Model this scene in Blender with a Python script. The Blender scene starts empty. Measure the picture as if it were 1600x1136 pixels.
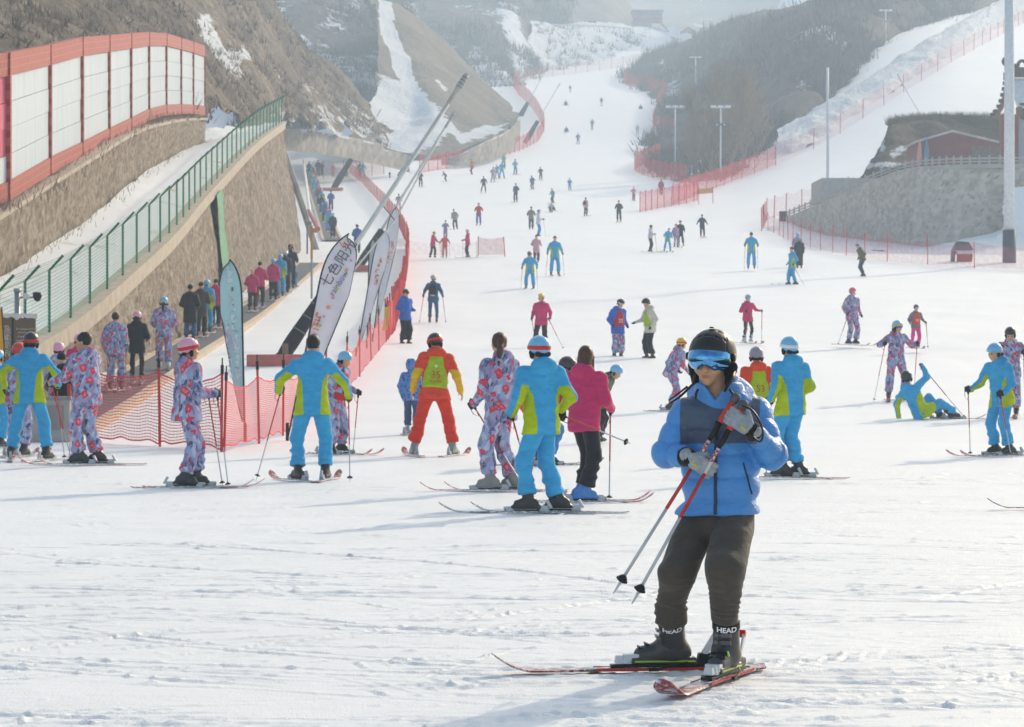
import bpy, bmesh, math, random
import numpy as np
from mathutils import Vector, Matrix, Quaternion
R = math.radians
sc = bpy.context.scene
C = sc.collection

# ------------------------------------------------------------------ camera, sky, sun, exposure
FPX = 4500.0      # focal length in photograph pixels (1600 wide)
HOR = 530.0       # horizon row in the photograph
CAMZ = 1.7
cam_d = bpy.data.cameras.new('camera'); cam = bpy.data.objects.new('camera', cam_d); C.objects.link(cam)
cam.location = (0, 0, CAMZ); cam.rotation_euler = (R(90), 0, 0)
cam_d.sensor_width = 36.0; cam_d.lens = 36.0*FPX/1600.0
cam_d.shift_y = -(568.0-HOR)/1600.0
cam_d.clip_start = 0.5; cam_d.clip_end = 6000
cam_d.dof.use_dof = True; cam_d.dof.focus_distance = 14.5; cam_d.dof.aperture_fstop = 16
sc.camera = cam
SUN_EL, SUN_X, SUN_Y = R(25.5), 0.54, 0.84      # the sun stands behind the slope, to the right
world = bpy.data.worlds.new('World'); sc.world = world; world.use_nodes = True
wn = world.node_tree; bg = wn.nodes['Background']
sky = wn.nodes.new('ShaderNodeTexSky'); sky.sky_type = 'NISHITA'; sky.sun_disc = False
sky.sun_elevation = SUN_EL; sky.sun_rotation = math.atan2(SUN_X, SUN_Y)
sky.air_density = 1.0; sky.dust_density = 8.0; sky.ozone_density = 1.0; sky.altitude = 1800
wn.links.new(sky.outputs[0], bg.inputs[0]); bg.inputs[1].default_value = 0.15
sun_d = bpy.data.lights.new('sun', 'SUN'); sun = bpy.data.objects.new('sun', sun_d); C.objects.link(sun)
sun_d.energy = 2.6; sun_d.angle = R(1.2); sun_d.color = (1.0, 0.95, 0.87)
_sd = Vector((SUN_X*math.cos(SUN_EL), SUN_Y*math.cos(SUN_EL), math.sin(SUN_EL))).normalized()
sun.rotation_euler = (-_sd).to_track_quat('-Z', 'Y').to_euler(); sun.location = _sd*60
sc.view_settings.view_transform = 'Standard'; sc.view_settings.look = 'None'
sc.view_settings.exposure = 0.91; sc.view_settings.gamma = 1.0; sc.view_settings.use_white_balance = True; sc.view_settings.white_balance_temperature = 8350; sc.view_settings.white_balance_tint = 8
sc.view_settings.use_curve_mapping = False
sc.cycles.max_bounces = 6; sc.cycles.diffuse_bounces = 3; sc.cycles.transparent_max_bounces = 24
sc.cycles.volume_bounces = 1; sc.cycles.use_denoising = True
sc.cycles.caustics_reflective = False; sc.cycles.caustics_refractive = False

rng = np.random.default_rng(7); random.seed(7)

# ------------------------------------------------------------------ numeric helpers
def smooth(a, b, t):
    t = np.clip((np.asarray(t, float)-a)/(b-a), 0, 1); return t*t*(3-2*t)
def _hash(ix, iy, iz, seed):
    n = (ix.astype(np.int64)*374761393 + iy.astype(np.int64)*668265263 + iz.astype(np.int64)*2147483647 + seed*974634777) & 0xffffffff
    n = ((n ^ (n >> 13))*1274126177) & 0xffffffff
    n = ((n ^ (n >> 16))*2246822519) & 0xffffffff
    return ((n ^ (n >> 15)) & 0xffffff)/float(0xffffff)*2-1
def noise3(x, y, z, seed=0):
    x, y, z = np.broadcast_arrays(np.asarray(x, float), np.asarray(y, float), np.asarray(z, float))
    ix, iy, iz = np.floor(x), np.floor(y), np.floor(z)
    fx, fy, fz = x-ix, y-iy, z-iz
    fx, fy, fz = fx*fx*(3-2*fx), fy*fy*(3-2*fy), fz*fz*(3-2*fz)
    r = 0
    for a in (0, 1):
        for b in (0, 1):
            for c in (0, 1):
                w = (fx if a else 1-fx)*(fy if b else 1-fy)*(fz if c else 1-fz)
                r = r + w*_hash(ix+a, iy+b, iz+c, seed)
    return r
def fbm(x, y, z=0.0, octv=4, seed=0, gain=.5):
    r = 0; a = 1.0; f = 1.0
    for k in range(octv):
        r = r + a*noise3(np.asarray(x)*f, np.asarray(y)*f, np.asarray(z)*f, seed+k*17); a *= gain; f *= 2.03
    return r

# height of the ski run along the line of sight: read off the size of the skiers standing on it
_PD = np.array([0, 30, 46, 60, 83, 105, 135, 171, 239, 306, 450, 548, 800, 900, 1100, 1600], float)
_PZ = np.array([0, 0, 0, .28, 1.25, 2.3, 4.15, 6.6, 11.4, 17.3, 32.2, 46, 78, 97, 140, 250], float)
def _pchip(xs, ys):
    h = np.diff(xs); dl = np.diff(ys)/h; m = np.zeros_like(ys)
    for i in range(1, len(xs)-1):
        if dl[i-1]*dl[i] > 0:
            w1 = 2*h[i]+h[i-1]; w2 = h[i]+2*h[i-1]; m[i] = (w1+w2)/(w1/dl[i-1]+w2/dl[i])
    m[0] = dl[0]; m[-1] = dl[-1]
    def f(x):
        x = np.clip(np.asarray(x, float), xs[0], xs[-1]); i = np.clip(np.searchsorted(xs, x, 'right')-1, 0, len(xs)-2)
        t = (x-xs[i])/h[i]
        return ((1+2*t)*(1-t)**2)*ys[i] + t*(1-t)**2*h[i]*m[i] + t*t*(3-2*t)*ys[i+1] + t*t*(t-1)*h[i]*m[i+1]
    return f
_prof = _pchip(_PD, _PZ)
def ground_z(x, y):
    x = np.asarray(x, float); y = np.asarray(y, float)
    u = 800+FPX*x/np.maximum(y, 1)
    k = .25*smooth(1000, 1500, u)*smooth(200, 380, y); w = smooth(1120, 1300, u); ye = y*(1+k)
    return _prof(np.minimum(ye, 850)*(1-w)+ye*w)      # the run ends at the bank, the side run goes on
def pix(px, py, d):
    """point seen at (px, py) of the photograph at d metres from the camera"""
    return Vector(((px-800)/FPX*d, d, CAMZ-(py-HOR)/FPX*d))
def on_ground(px, py, lift=0.0):
    """where the sight line through a photograph pixel meets the snow"""
    ds = np.concatenate([np.linspace(9, 60, 800), np.linspace(60, 1100, 6000)])
    zz = CAMZ-(py-HOR)/FPX*ds; gz = ground_z((px-800)/FPX*ds, ds)+lift
    k = np.argmax(gz >= zz)
    if not (gz >= zz).any(): k = len(ds)-1
    d = float(ds[k]); x = (px-800)/FPX*d
    return Vector((x, d, float(ground_z(x, d))))
def gpt(x, y, dz=0): return Vector((x, y, float(ground_z(x, y))+dz))

# ------------------------------------------------------------------ objects
def props(o, label=None, cat=None, group=None, kind=None):
    if label: o['label'] = label
    if cat: o['category'] = cat
    if group: o['group'] = group
    if kind: o['kind'] = kind
    return o
def empty(name, loc=(0, 0, 0), rz=0.0):
    o = bpy.data.objects.new(name, None); C.objects.link(o); o.location = loc; o.rotation_euler = (0, 0, rz)
    o.empty_display_size = .2; return o
def link(name, me, mats=None, parent=None):
    o = bpy.data.objects.new(name, me); C.objects.link(o)
    if mats is not None:
        for m in (mats if isinstance(mats, (list, tuple)) else [mats]): me.materials.append(m)
    if parent is not None: o.parent = parent
    return o
def mesh_np(name, V, F, mats=None, parent=None, smooth_=True, attrs=None, uv=None):
    """V (n,3); F (m,3|4) or a list of faces"""
    me = bpy.data.meshes.new(name)
    V = np.asarray(V, np.float32)
    if isinstance(F, np.ndarray):
        k = F.shape[1]; me.vertices.add(len(V)); me.vertices.foreach_set('co', V.ravel())
        me.loops.add(F.size); me.loops.foreach_set('vertex_index', F.astype(np.int32).ravel())
        me.polygons.add(len(F)); me.polygons.foreach_set('loop_start', np.arange(0, F.size, k, dtype=np.int32))
        me.update(calc_edges=True)
    else:
        me.from_pydata([tuple(map(float, v)) for v in V], [], F); me.update()
    if smooth_: me.polygons.foreach_set('use_smooth', np.ones(len(me.polygons), bool))
    for k, a in (attrs or {}).items():
        at = me.attributes.new(k, 'FLOAT', 'POINT'); at.data.foreach_set('value', np.asarray(a, np.float32))
    if uv is not None:
        l = me.uv_layers.new(name='UVMap'); vi = np.empty(len(me.loops), np.int32); me.loops.foreach_get('vertex_index', vi)
        l.data.foreach_set('uv', np.asarray(uv, np.float32)[vi].ravel())
    return link(name, me, mats, parent)
class MB:
    """collects primitive shapes into one mesh"""
    def __init__(s): s.v = []; s.f = []; s.m = []
    def add(s, vs, fs, mi=0):
        n = len(s.v); s.v += [tuple(v) for v in vs]; s.f += [tuple(i+n for i in f) for f in fs]; s.m += [mi]*len(fs); return s
    def box(s, c, size, M=None, mi=0, taper=1.0):
        a, b, h = size[0]/2, size[1]/2, size[2]/2; vs = []
        for z, t in ((-h, 1), (h, taper)):
            for x, y in ((-a, -b), (a, -b), (a, b), (-a, b)): vs.append(Vector((x*t, y*t, z)))
        if M is not None: vs = [M @ v for v in vs]
        vs = [v+Vector(c) for v in vs]
        return s.add(vs, [(3, 2, 1, 0), (4, 5, 6, 7), (0, 1, 5, 4), (1, 2, 6, 5), (2, 3, 7, 6), (3, 0, 4, 7)], mi)
    def tube(s, pts, r, n=8, mi=0, cap=True):
        pts = [Vector(p) for p in pts]; rs = r if isinstance(r, (list, tuple)) else [r]*len(pts); vs = []; fs = []
        up = None
        for i, p in enumerate(pts):
            t = (pts[min(i+1, len(pts)-1)]-pts[max(i-1, 0)]).normalized()
            if up is None: up = Vector((0, 0, 1)) if abs(t.z) < .9 else Vector((1, 0, 0))
            a = t.cross(up).normalized(); b = a.cross(t).normalized(); up = b
            for k in range(n):
                w = 2*math.pi*k/n; vs.append(p+(a*math.cos(w)+b*math.sin(w))*rs[i])
        for i in range(len(pts)-1):
            for k in range(n): fs.append((i*n+k, i*n+(k+1) % n, (i+1)*n+(k+1) % n, (i+1)*n+k))
        if cap: fs.append(tuple(range(n-1, -1, -1))); fs.append(tuple((len(pts)-1)*n+k for k in range(n)))
        return s.add(vs, fs, mi)
    def quad(s, a, b, c, d, mi=0): return s.add([a, b, c, d], [(0, 1, 2, 3)], mi)
    def prism(s, poly, h, M=None, mi=0):
        """poly in local xz, thickness h along local y"""
        n = len(poly); vs = [Vector((p[0], -h/2, p[1])) for p in poly]+[Vector((p[0], h/2, p[1])) for p in poly]
        if M is not None: vs = [M @ v for v in vs]
        fs = [tuple(range(n)), tuple(range(2*n-1, n-1, -1))]+[(i, i+n, (i+1) % n+n, (i+1) % n) for i in range(n)]
        return s.add(vs, fs, mi)
    def build(s, name, mats, parent=None, smooth_=False, bevel=0):
        me = bpy.data.meshes.new(name); me.from_pydata(s.v, [], s.f); me.update()
        if len(set(s.m)) > 1: me.polygons.foreach_set('material_index', np.array(s.m, np.int32))
        o = link(name, me, mats, parent)
        bm = bmesh.new(); bm.from_mesh(me); bmesh.ops.recalc_face_normals(bm, faces=bm.faces)
        if bevel: bmesh.ops.bevel(bm, geom=list(bm.edges), offset=bevel, segments=2, affect='EDGES', profile=.6, clamp_overlap=True)
        bm.to_mesh(me); bm.free()
        if smooth_: me.polygons.foreach_set('use_smooth', np.ones(len(me.polygons), bool))
        return o

# ------------------------------------------------------------------ materials
def srgb(h):
    h = h.lstrip('#'); v = [int(h[i:i+2], 16)/255 for i in (0, 2, 4)]
    return tuple(((c+.055)/1.055)**2.4 if c > .04045 else c/12.92 for c in v)+(1,)
class NT:
    def __init__(s, name, rough=.6, spec=.3):
        s.m = bpy.data.materials.new(name); s.m.use_nodes = True; s.t = s.m.node_tree
        s.p = s.t.nodes['Principled BSDF']; s.out = s.t.nodes['Material Output']
        s.p.inputs['Roughness'].default_value = rough; s.p.inputs['Specular IOR Level'].default_value = spec
    def n(s, typ, **kw):
        nd = s.t.nodes.new('ShaderNode'+typ)
        for k, v in kw.items(): setattr(nd, k, v)
        return nd
    def set(s, nd, **kw):
        for k, v in kw.items():
            i = nd.inputs[int(k[1:])] if k[0] == '_' else nd.inputs[k]
            if isinstance(v, bpy.types.NodeSocket): s.t.links.new(v, i)
            else: i.default_value = v
        return nd
    def l(s, a, b): s.t.links.new(a, b)
    def co(s, kind='Object'): return s.n('TexCoord').outputs[kind]
    def map(s, v, scale=(1, 1, 1), rot=(0, 0, 0), loc=(0, 0, 0)):
        m = s.n('Mapping'); s.set(m, Vector=v, Scale=scale, Rotation=rot, Location=loc); return m.outputs[0]
    def noise(s, v, scale=5, detail=4, rough=.55, dist=0):
        n = s.n('TexNoise'); s.set(n, Vector=v, Scale=scale, Detail=detail, Roughness=rough, Distortion=dist); return n.outputs[0]
    def vor(s, v, scale=5, feat='F1', rnd=1.0):
        n = s.n('TexVoronoi', feature=feat); s.set(n, Vector=v, Scale=scale, Randomness=rnd); return n
    def math(s, op, a, b=None, c=None, clamp=False):
        n = s.n('Math', operation=op, use_clamp=clamp); s.set(n, _0=a)
        if b is not None: s.set(n, _1=b)
        if c is not None: s.set(n, _2=c)
        return n.outputs[0]
    def ramp(s, f, stops, interp='LINEAR'):
        n = s.n('ValToRGB'); s.set(n, Fac=f); r = n.color_ramp; r.interpolation = interp
        while len(r.elements) < len(stops): r.elements.new(.5)
        for e, (p, c) in zip(r.elements, stops): e.position = p; e.color = c if not isinstance(c, (int, float)) else (c, c, c, 1)
        return n.outputs[0]
    def mix(s, f, a, b, blend='MIX'):
        n = s.n('Mix', data_type='RGBA', blend_type=blend)
        for i, v in ((0, f), (6, a), (7, b)):
            if isinstance(v, bpy.types.NodeSocket): s.l(v, n.inputs[i])
            else: n.inputs[i].default_value = v
        return n.outputs[2]
    def sstep(s, v, lo, hi):
        n = s.n('MapRange', interpolation_type='SMOOTHSTEP'); s.set(n, Value=v, _1=lo, _2=hi, _3=0.0, _4=1.0); return n.outputs[0]
    def attr(s, name): return s.n('Attribute', attribute_name=name).outputs['Fac']
    def bump(s, h, strength=.3, dist=.02, normal=None):
        b = s.n('Bump'); s.set(b, Height=h, Strength=strength, Distance=dist)
        if normal is not None: s.l(normal, b.inputs['Normal'])
        s.l(b.outputs[0], s.p.inputs['Normal']); return b.outputs[0]
    def color(s, c):
        if isinstance(c, bpy.types.NodeSocket): s.l(c, s.p.inputs['Base Color'])
        else: s.p.inputs['Base Color'].default_value = c
        return s.m
_MC = {}
def plain(name, hexc, rough=.55, spec=.3, metal=0.0, var=.12, scale=6.0, bump=0.0, coat=0.0):
    """a plain surface with slight colour variation and fine relief"""
    key = (name, hexc, rough, metal, var)
    if key in _MC: return _MC[key]
    t = NT(name, rough, spec); c = srgb(hexc) if isinstance(hexc, str) else hexc
    n = t.noise(t.co(), scale, 5, .6)
    d = tuple(x*(1-var) for x in c[:3])+(1,); b = tuple(min(1, x*(1+var)) for x in c[:3])+(1,)
    t.color(t.ramp(n, [(.3, d), (.7, b)]))
    t.p.inputs['Metallic'].default_value = metal; t.p.inputs['Coat Weight'].default_value = coat
    if bump: t.bump(t.noise(t.co(), scale*4, 4), bump, .01)
    _MC[key] = t.m; return t.m

# ================================================================== THE SETTING
def snow_material():
    t = NT('snow', .55, .25); v = t.co()
    big = t.noise(v, .35, 5, .6); mid = t.noise(t.map(v, (1, .6, 1)), 3.0, 6, .65); fine = t.noise(v, 26.0, 5, .7)
    c = t.ramp(big, [(.3, (.80, .815, .835, 1)), (.7, (.88, .885, .89, 1))])
    cc = t.mix(t.sstep(mid, .35, .75), c, (.85, .86, .87, 1))
    t.color(cc)
    h = t.math('ADD', t.math('MULTIPLY', mid, .6), t.math('MULTIPLY', fine, .35))
    b1 = t.n('Bump'); t.set(b1, Height=h, Strength=.30, Distance=.035)
    t.bump(t.noise(v, 70.0, 4, .7), .45, .014, b1.outputs[0])
    return t.m
SNOW = snow_material()
def hill_material(name, c0, c1, c2, scale=.06, streak=None, sn=.5):
    """bare ground or dry scrub with snow lying where the attribute 'snow' allows"""
    t = NT(name, .9, .1); v = t.co()
    a = t.noise(v, scale, 8, .65); b = t.noise(t.map(v, streak or (1, 1, 1)), scale*6, 7, .7)
    g = t.noise(v, scale*22, 5, .75)
    k = t.math('ADD', t.math('MULTIPLY', a, .35), t.math('ADD', t.math('MULTIPLY', b, .35), t.math('MULTIPLY', g, .3)))
    col = t.ramp(k, [(.40, c0), (.5, c1), (.60, c2)])
    sm = t.math('ADD', t.math('ADD', t.math('MULTIPLY', t.noise(v, scale*sn*9, 9, .72), .9), t.math('MULTIPLY', g, .5)), t.math('SUBTRACT', t.attr('snow'), 1.2))
    f = t.sstep(sm, -.04, .05)
    t.color(t.mix(f, col, (.80, .82, .85, 1)))
    t.bump(t.math('ADD', b, g), .6, 1.2)
    return t.m
M_BROWN = hill_material('dry_brown_hillside', (.085, .064, .05, 1), (.215, .16, .118, 1), (.38, .295, .22, 1), .06, (1.6, 1.6, .35))
M_SCRUB = hill_material('scrub_hillside', (.035, .028, .026, 1), (.09, .07, .058, 1), (.17, .13, .105, 1), .05)
M_GREY = hill_material('grey_far_hillside', (.05, .047, .045, 1), (.11, .10, .092, 1), (.19, .165, .14, 1), .022)
M_BARE = hill_material('bare_clay_slope', (.17, .135, .10, 1), (.25, .205, .16, 1), (.31, .26, .205, 1), .05, (1.2, 1.2, .3))
M_CLIFF = hill_material('earth_cliff', (.05, .037, .025, 1), (.11, .08, .055, 1), (.18, .135, .095, 1), .25, (1.5, 1.5, .4))

def crm(P, n):
    """resample a polyline (k,3) to n points with a Catmull-Rom curve, evenly by chord"""
    P = np.asarray(P, float); k = len(P)
    if k == 2:
        t = np.linspace(0, 1, n)[:, None]; return P[0]*(1-t)+P[1]*t
    s = np.linspace(0, k-1, n); i = np.clip(s.astype(int), 0, k-2); t = (s-i)[:, None]
    p0 = P[np.maximum(i-1, 0)]; p1 = P[i]; p2 = P[i+1]; p3 = P[np.minimum(i+2, k-1)]
    m1 = (p2-p0)*.5; m2 = (p3-p1)*.5
    return (2*t**3-3*t**2+1)*p1 + (t**3-2*t**2+t)*m1 + (-2*t**3+3*t**2)*p2 + (t**3-t**2)*m2
def grid_faces(nu, nv):
    i = np.arange(nu-1)[None, :]; j = np.arange(nv-1)[:, None]; a = (j*nu+i).ravel()
    return np.stack([a, a+1, a+nu+1, a+nu], 1)
def rumple(V, amp, freq, seed, ridge=0):
    V = V.copy(); f = fbm(V[:, 0]*freq, V[:, 1]*freq, V[:, 2]*freq, 5, seed); V[:, 2] += amp*f
    V[:, 0] += amp*.5*fbm(V[:, 0]*freq, V[:, 1]*freq, V[:, 2]*freq, 4, seed+50)
    if ridge:     # gullies running down the slope
        g = 1-np.abs(noise3(V[:, 0]*ridge, V[:, 1]*ridge*.3, V[:, 2]*ridge*.15, seed+90)); V[:, 2] += amp*.8*g
    return V
def loft(name, lines, nu, nv, mat, amp=0.0, freq=.1, seed=1, snow=None, kind='structure', straight=False, ridge=0):
    """terrain sheet through curves of (photo x, photo y, distance)"""
    A = np.array([crm(L, nu) for L in [np.array(l, float) for l in lines]])      # (k,nu,3)
    G = np.array([crm(A[:, i, :], nv) for i in range(nu)]).transpose(1, 0, 2).reshape(-1, 3)
    px, py, d = G[:, 0], G[:, 1], G[:, 2]
    V = np.stack([(px-800)/FPX*d, d, CAMZ-(py-HOR)/FPX*d], 1)
    if amp: V = rumple(V, amp, freq, seed, ridge)
    s = np.full(len(V), -2.0) if snow is None else snow(px, py)
    return props(mesh_np(name, V, grid_faces(nu, nv), mat, attrs={'snow': s}), kind=kind)
def seg_d(px, py, pts):
    """distance in photograph pixels from a polyline"""
    r = np.full(px.shape, 1e9)
    for (x0, y0), (x1, y1) in zip(pts[:-1], pts[1:]):
        t = np.clip(((px-x0)*(x1-x0)+(py-y0)*(y1-y0))/((x1-x0)**2+(y1-y0)**2+1e-9), 0, 1)
        r = np.minimum(r, np.hypot(px-x0-t*(x1-x0), py-y0-t*(y1-y0)))
    return r

# ---- the snow of the run: one sheet from under the camera to the top of the run
def build_ground():
    def sheet(name, us, ds, relief):
        U, D = np.meshgrid(us, ds); X = (U-800)/FPX*D; Y = D; Z = ground_z(X, Y).copy()
        if relief: Z = Z+relief(X, Y)
        return X, Y, Z, mesh_np(name, np.stack([X, Y, Z], -1).reshape(-1, 3), grid_faces(len(us), len(ds)), SNOW)
    TR = []
    r = np.random.default_rng(21)
    for k in range(600):        # ski marks
        y0 = 11.5+35*r.random()**1.5; x0 = (r.random()-.5)*y0*.42; a = r.uniform(-.6, .6) if r.random() < .85 else r.uniform(-1.5, 1.5)
        if r.random() < .5: a += math.pi
        L = r.uniform(.4, 2.2) if r.random() < .8 else r.uniform(2, 6); cur = r.normal(0, .08); n = int(L/.02)+2; s = np.linspace(0, L, n); an = a+cur*s
        xs = x0+np.cumsum(np.cos(an))*.02; ys = y0+np.cumsum(np.sin(an))*.02
        TR.append((xs, ys, r.uniform(.2, .9)**1.3, r.uniform(.012, .026)))
        if r.random() < .5: TR.append((xs+.02, ys+r.uniform(.12, .3), r.uniform(.2, .7), r.uniform(.012, .022)))
    for k in range(26):          # herringbone scuffs
        y0 = 12.5+16*r.random(); x0 = (r.random()-.5)*y0*.36; a = r.uniform(.5, 2.4)
        for q in range(r.integers(3, 7)):
            s = np.linspace(0, r.uniform(.3, .7), 22); TR.append((x0+q*.12+s*math.cos(a), y0+q*.1+s*math.sin(a), r.uniform(.4, .9), .035))
    cell = .02; gx0, gy0, gw, gh = -8.5, 11.0, 850, 1400
    H = np.zeros((gh, gw), np.float32)
    for xs, ys, st, w in TR:     # groove with a thrown-up lip on the downhill side
        ix = ((xs-gx0)/cell).astype(int); iy = ((ys-gy0)/cell).astype(int)
        fade = np.minimum(1, np.minimum(np.arange(len(xs)), np.arange(len(xs))[::-1])/12.0)*(.75+.25*np.sin(np.arange(len(xs))*.13+st*40))
        crumb = .5+.7*np.clip(noise3(np.arange(len(xs))*.55, st*50, 0, 5)+.3, 0, 1.2)
        for oy in range(-5, 6):
            dy = oy*cell; pr = -.7*math.exp(-(dy/w)**2)+1.0*math.exp(-((dy-w*1.8)/(w*.8))**2)
            jj = iy+oy; ok = (ix >= 0) & (ix < gw) & (jj >= 0) & (jj < gh)
            np.add.at(H, (jj[ok], ix[ok]), (pr*st*.024*fade*crumb)[ok])
    H = np.clip(H, -.035, .04)
    lumps = np.zeros_like(H)
    for k in range(1500):
        x = r.uniform(-8, 8); y = 11.6+26*r.random()**1.5; s = r.uniform(.006, .017)*(1 if r.random() < .94 else 1.9)
        i = int((x-gx0)/cell); j = int((y-gy0)/cell)
        for a in range(-3, 4):
            for b in range(-3, 4):
                if 0 <= i+a < gw and 0 <= j+b < gh: lumps[j+b, i+a] = max(lumps[j+b, i+a], s*.75*math.exp(-((a*cell)**2+(b*cell)**2)/(s*1.5)**2))
    H += lumps
    def relief(X, Y):
        fx = np.clip((X-gx0)/cell, 0, gw-2); fy = np.clip((Y-gy0)/cell, 0, gh-2); i = fx.astype(int); j = fy.astype(int); a = fx-i; b = fy-j
        h = H[j, i]*(1-a)*(1-b)+H[j, i+1]*a*(1-b)+H[j+1, i]*(1-a)*b+H[j+1, i+1]*a*b
        inside = (X > gx0) & (X < gx0+gw*cell) & (Y > gy0) & (Y < gy0+gh*cell-.2)
        h = np.where(inside, h, 0)
        lane = np.maximum(0, noise3(X*.5, Y*4.5, 3, 8))*smooth(-.1, .4, noise3(X*.7, Y*.5, 9, 5))
        rough = smooth(.0, .5, noise3(X*.8, Y*.5, 2, 41))
        h = h+.005*fbm(X*.9, Y*1.2, 0, 4, 3)+.0012*lane+(.0012+.0022*rough)*fbm(X*7, Y*17, 0, 3, 4)+.002*rough*np.abs(noise3(X*20, Y*26, 0, 44))
        return h*smooth(9, 12, Y)
    dn = np.concatenate([np.linspace(9, 12.3, 16), np.arange(12.4, 24, .023), np.arange(24, 36, .048), np.linspace(36.05, 62, 150)])
    us = np.linspace(-160, 1760, 385)
    df = np.concatenate([1/np.linspace(1/61.7, 1/330.0, 200), np.linspace(333, 1150, 160)])
    uf = np.linspace(-420, 2300, 220)
    X, Y, Z, near = sheet('x', us, dn, relief); bpy.data.objects.remove(near)
    n1 = len(us)*len(dn); V1 = np.stack([X, Y, Z], -1).reshape(-1, 3)
    def far_relief(X, Y): return (.03*fbm(X*.5, Y*.25, 0, 4, 31)+.10*fbm(X*.08, Y*.05, 0, 3, 33))*smooth(58, 90, Y)
    X, Y, Z, far = sheet('x', uf, df, far_relief); bpy.data.objects.remove(far)
    Z[0] -= .01
    V2 = np.stack([X, Y, Z], -1).reshape(-1, 3)
    # an apron around and behind the camera
    V3 = np.array([[-40, -60, 0], [40, -60, 0], [40, 9.05, -.02], [-40, 9.05, -.02], [-9, 60, -.1], [9, 60, -.1]], float)
    F = np.concatenate([grid_faces(len(us), len(dn)), grid_faces(len(uf), len(df))+n1, np.array([[0, 1, 2, 3]])+n1+len(V2)])
    return props(mesh_np('snow_ground', np.concatenate([V1, V2, V3]), F, SNOW), kind='structure')
build_ground()

# ---- hills
def sn_left(px, py):
    s = .10+.20*smooth(300, 420, px)
    s = np.maximum(s, .46*smooth(100, 190, py)*smooth(400, 500, px))
    s = np.maximum(s, .55*np.exp(-(seg_d(px, py, [(430, 205), (520, 215), (600, 232)])/22)**2))
    s = np.maximum(s, .60*np.exp(-(seg_d(px, py, [(320, 50), (330, 75), (345, 100), (375, 120)])/22)**2))
    return np.maximum(s, .42*np.exp(-(seg_d(px, py, [(430, 120), (470, 140), (510, 170), (560, 200)])/26)**2))
LEFT_HILL = ([
    [(-150, 345, 92), (60, 290, 106), (200, 215, 136), (322, 192, 182), (440, 200, 260), (520, 212, 320), (612, 232, 372)],
    [(-150, 150, 120), (60, 120, 140), (200, 110, 180), (322, 100, 232), (440, 118, 310), (520, 150, 365), (600, 205, 396)],
    [(-150, -60, 190), (60, -60, 220), (200, -60, 260), (322, -30, 300), (405, 5, 350), (480, 85, 385), (572, 172, 408)],
    [(-150, -200, 300), (60, -200, 320), (200, -160, 350), (322, -40, 380), (420, 40, 410), (495, 120, 430), (590, 200, 440)]])
loft('hillside', LEFT_HILL, 190, 130, M_BROWN, 1.3, .12, 3, sn_left, ridge=.15)
def sn_face(px, py):
    s = .36+.10*np.sin(px*.06+py*.05)+.10*smooth(60, 130, py)
    s = np.maximum(s, .66*np.exp(-(seg_d(px, py, [(440, 35), (480, 75), (530, 105), (600, 140)])/18)**2))
    return s
FACE_HILL = ([
    [(370, 210, 470), (470, 200, 480), (560, 190, 500), (660, 180, 520)],
    [(370, 90, 540), (470, 90, 550), (560, 85, 570), (650, 80, 590)],
    [(370, -60, 650), (470, -60, 660), (560, -60, 680), (640, -60, 700)]])
loft('hillside', FACE_HILL, 90, 90, M_GREY, 2.2, .07, 5, sn_face)
def sn_spur(px, py):
    path = seg_d(px, py, [(602, 16), (606, 60), (622, 95), (640, 130), (644, 150)])
    s = np.where(path < 12, 1.1, -.2)
    fan = seg_d(px, py, [(600, 165), (640, 175), (675, 205), (640, 220), (590, 190)])
    s = np.maximum(s, 1.0-np.clip((fan-14)/34, 0, 1)*1.0)
    s = np.maximum(s, .55*np.exp(-(seg_d(px, py, [(685, 130), (700, 150)])/7)**2))
    s = np.maximum(s, .8*np.exp(-(seg_d(px, py, [(690, 200), (720, 225), (790, 200)])/12)**2))
    return s
loft('hillside', [
    [(545, 232, 392), (620, 250, 398), (690, 248, 402), (760, 225, 420), (812, 196, 452)],
    [(565, 190, 420), (632, 205, 430), (690, 205, 430), (750, 190, 455), (806, 186, 490)],
    [(590, 130, 455), (640, 140, 462), (678, 130, 470), (725, 130, 500), (785, 168, 530)],
    [(590, 60, 500), (610, 62, 505), (650, 60, 515), (690, 80, 540), (745, 128, 570)],
    [(585, 8, 545), (602, 12, 545), (625, 20, 550), (650, 35, 580), (700, 95, 610)],
    [(570, 10, 590), (600, 14, 590), (640, 22, 600), (670, 60, 640), (720, 130, 660)]], 140, 120, M_BARE, 1.2, .07, 7, sn_spur, ridge=.1)
def sn_far(px, py):
    s = .34+.08*np.sin(px*.045-py*.07)
    s = np.maximum(s, .95*np.exp(-(seg_d(px, py, [(745, 90), (775, 140), (815, 190)])/26)**2))
    s = np.maximum(s, .62*np.exp(-(seg_d(px, py, [(790, 20), (800, 60), (815, 100)])/30)**2))
    return s
FAR_HILL = ([
    [(620, 235, 560), (720, 225, 575), (790, 205, 590), (838, 130, 745), (870, 115, 790)],
    [(640, 120, 680), (720, 110, 690), (780, 105, 700), (840, 85, 790), (880, 80, 830)],
    [(650, 10, 800), (720, 10, 800), (790, 10, 820), (850, 10, 860), (890, 20, 880)],
    [(650, -80, 950), (720, -80, 950), (790, -80, 950), (850, -80, 960), (890, -60, 960)]])
loft('hillside', FAR_HILL, 130, 120, M_GREY, 2.8, .05, 9, sn_far)
def sn_bank(px, py):
    s = .66+.10*np.sin(px*.11+py*.13)
    return np.where(py < 44, .95, s)
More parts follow.
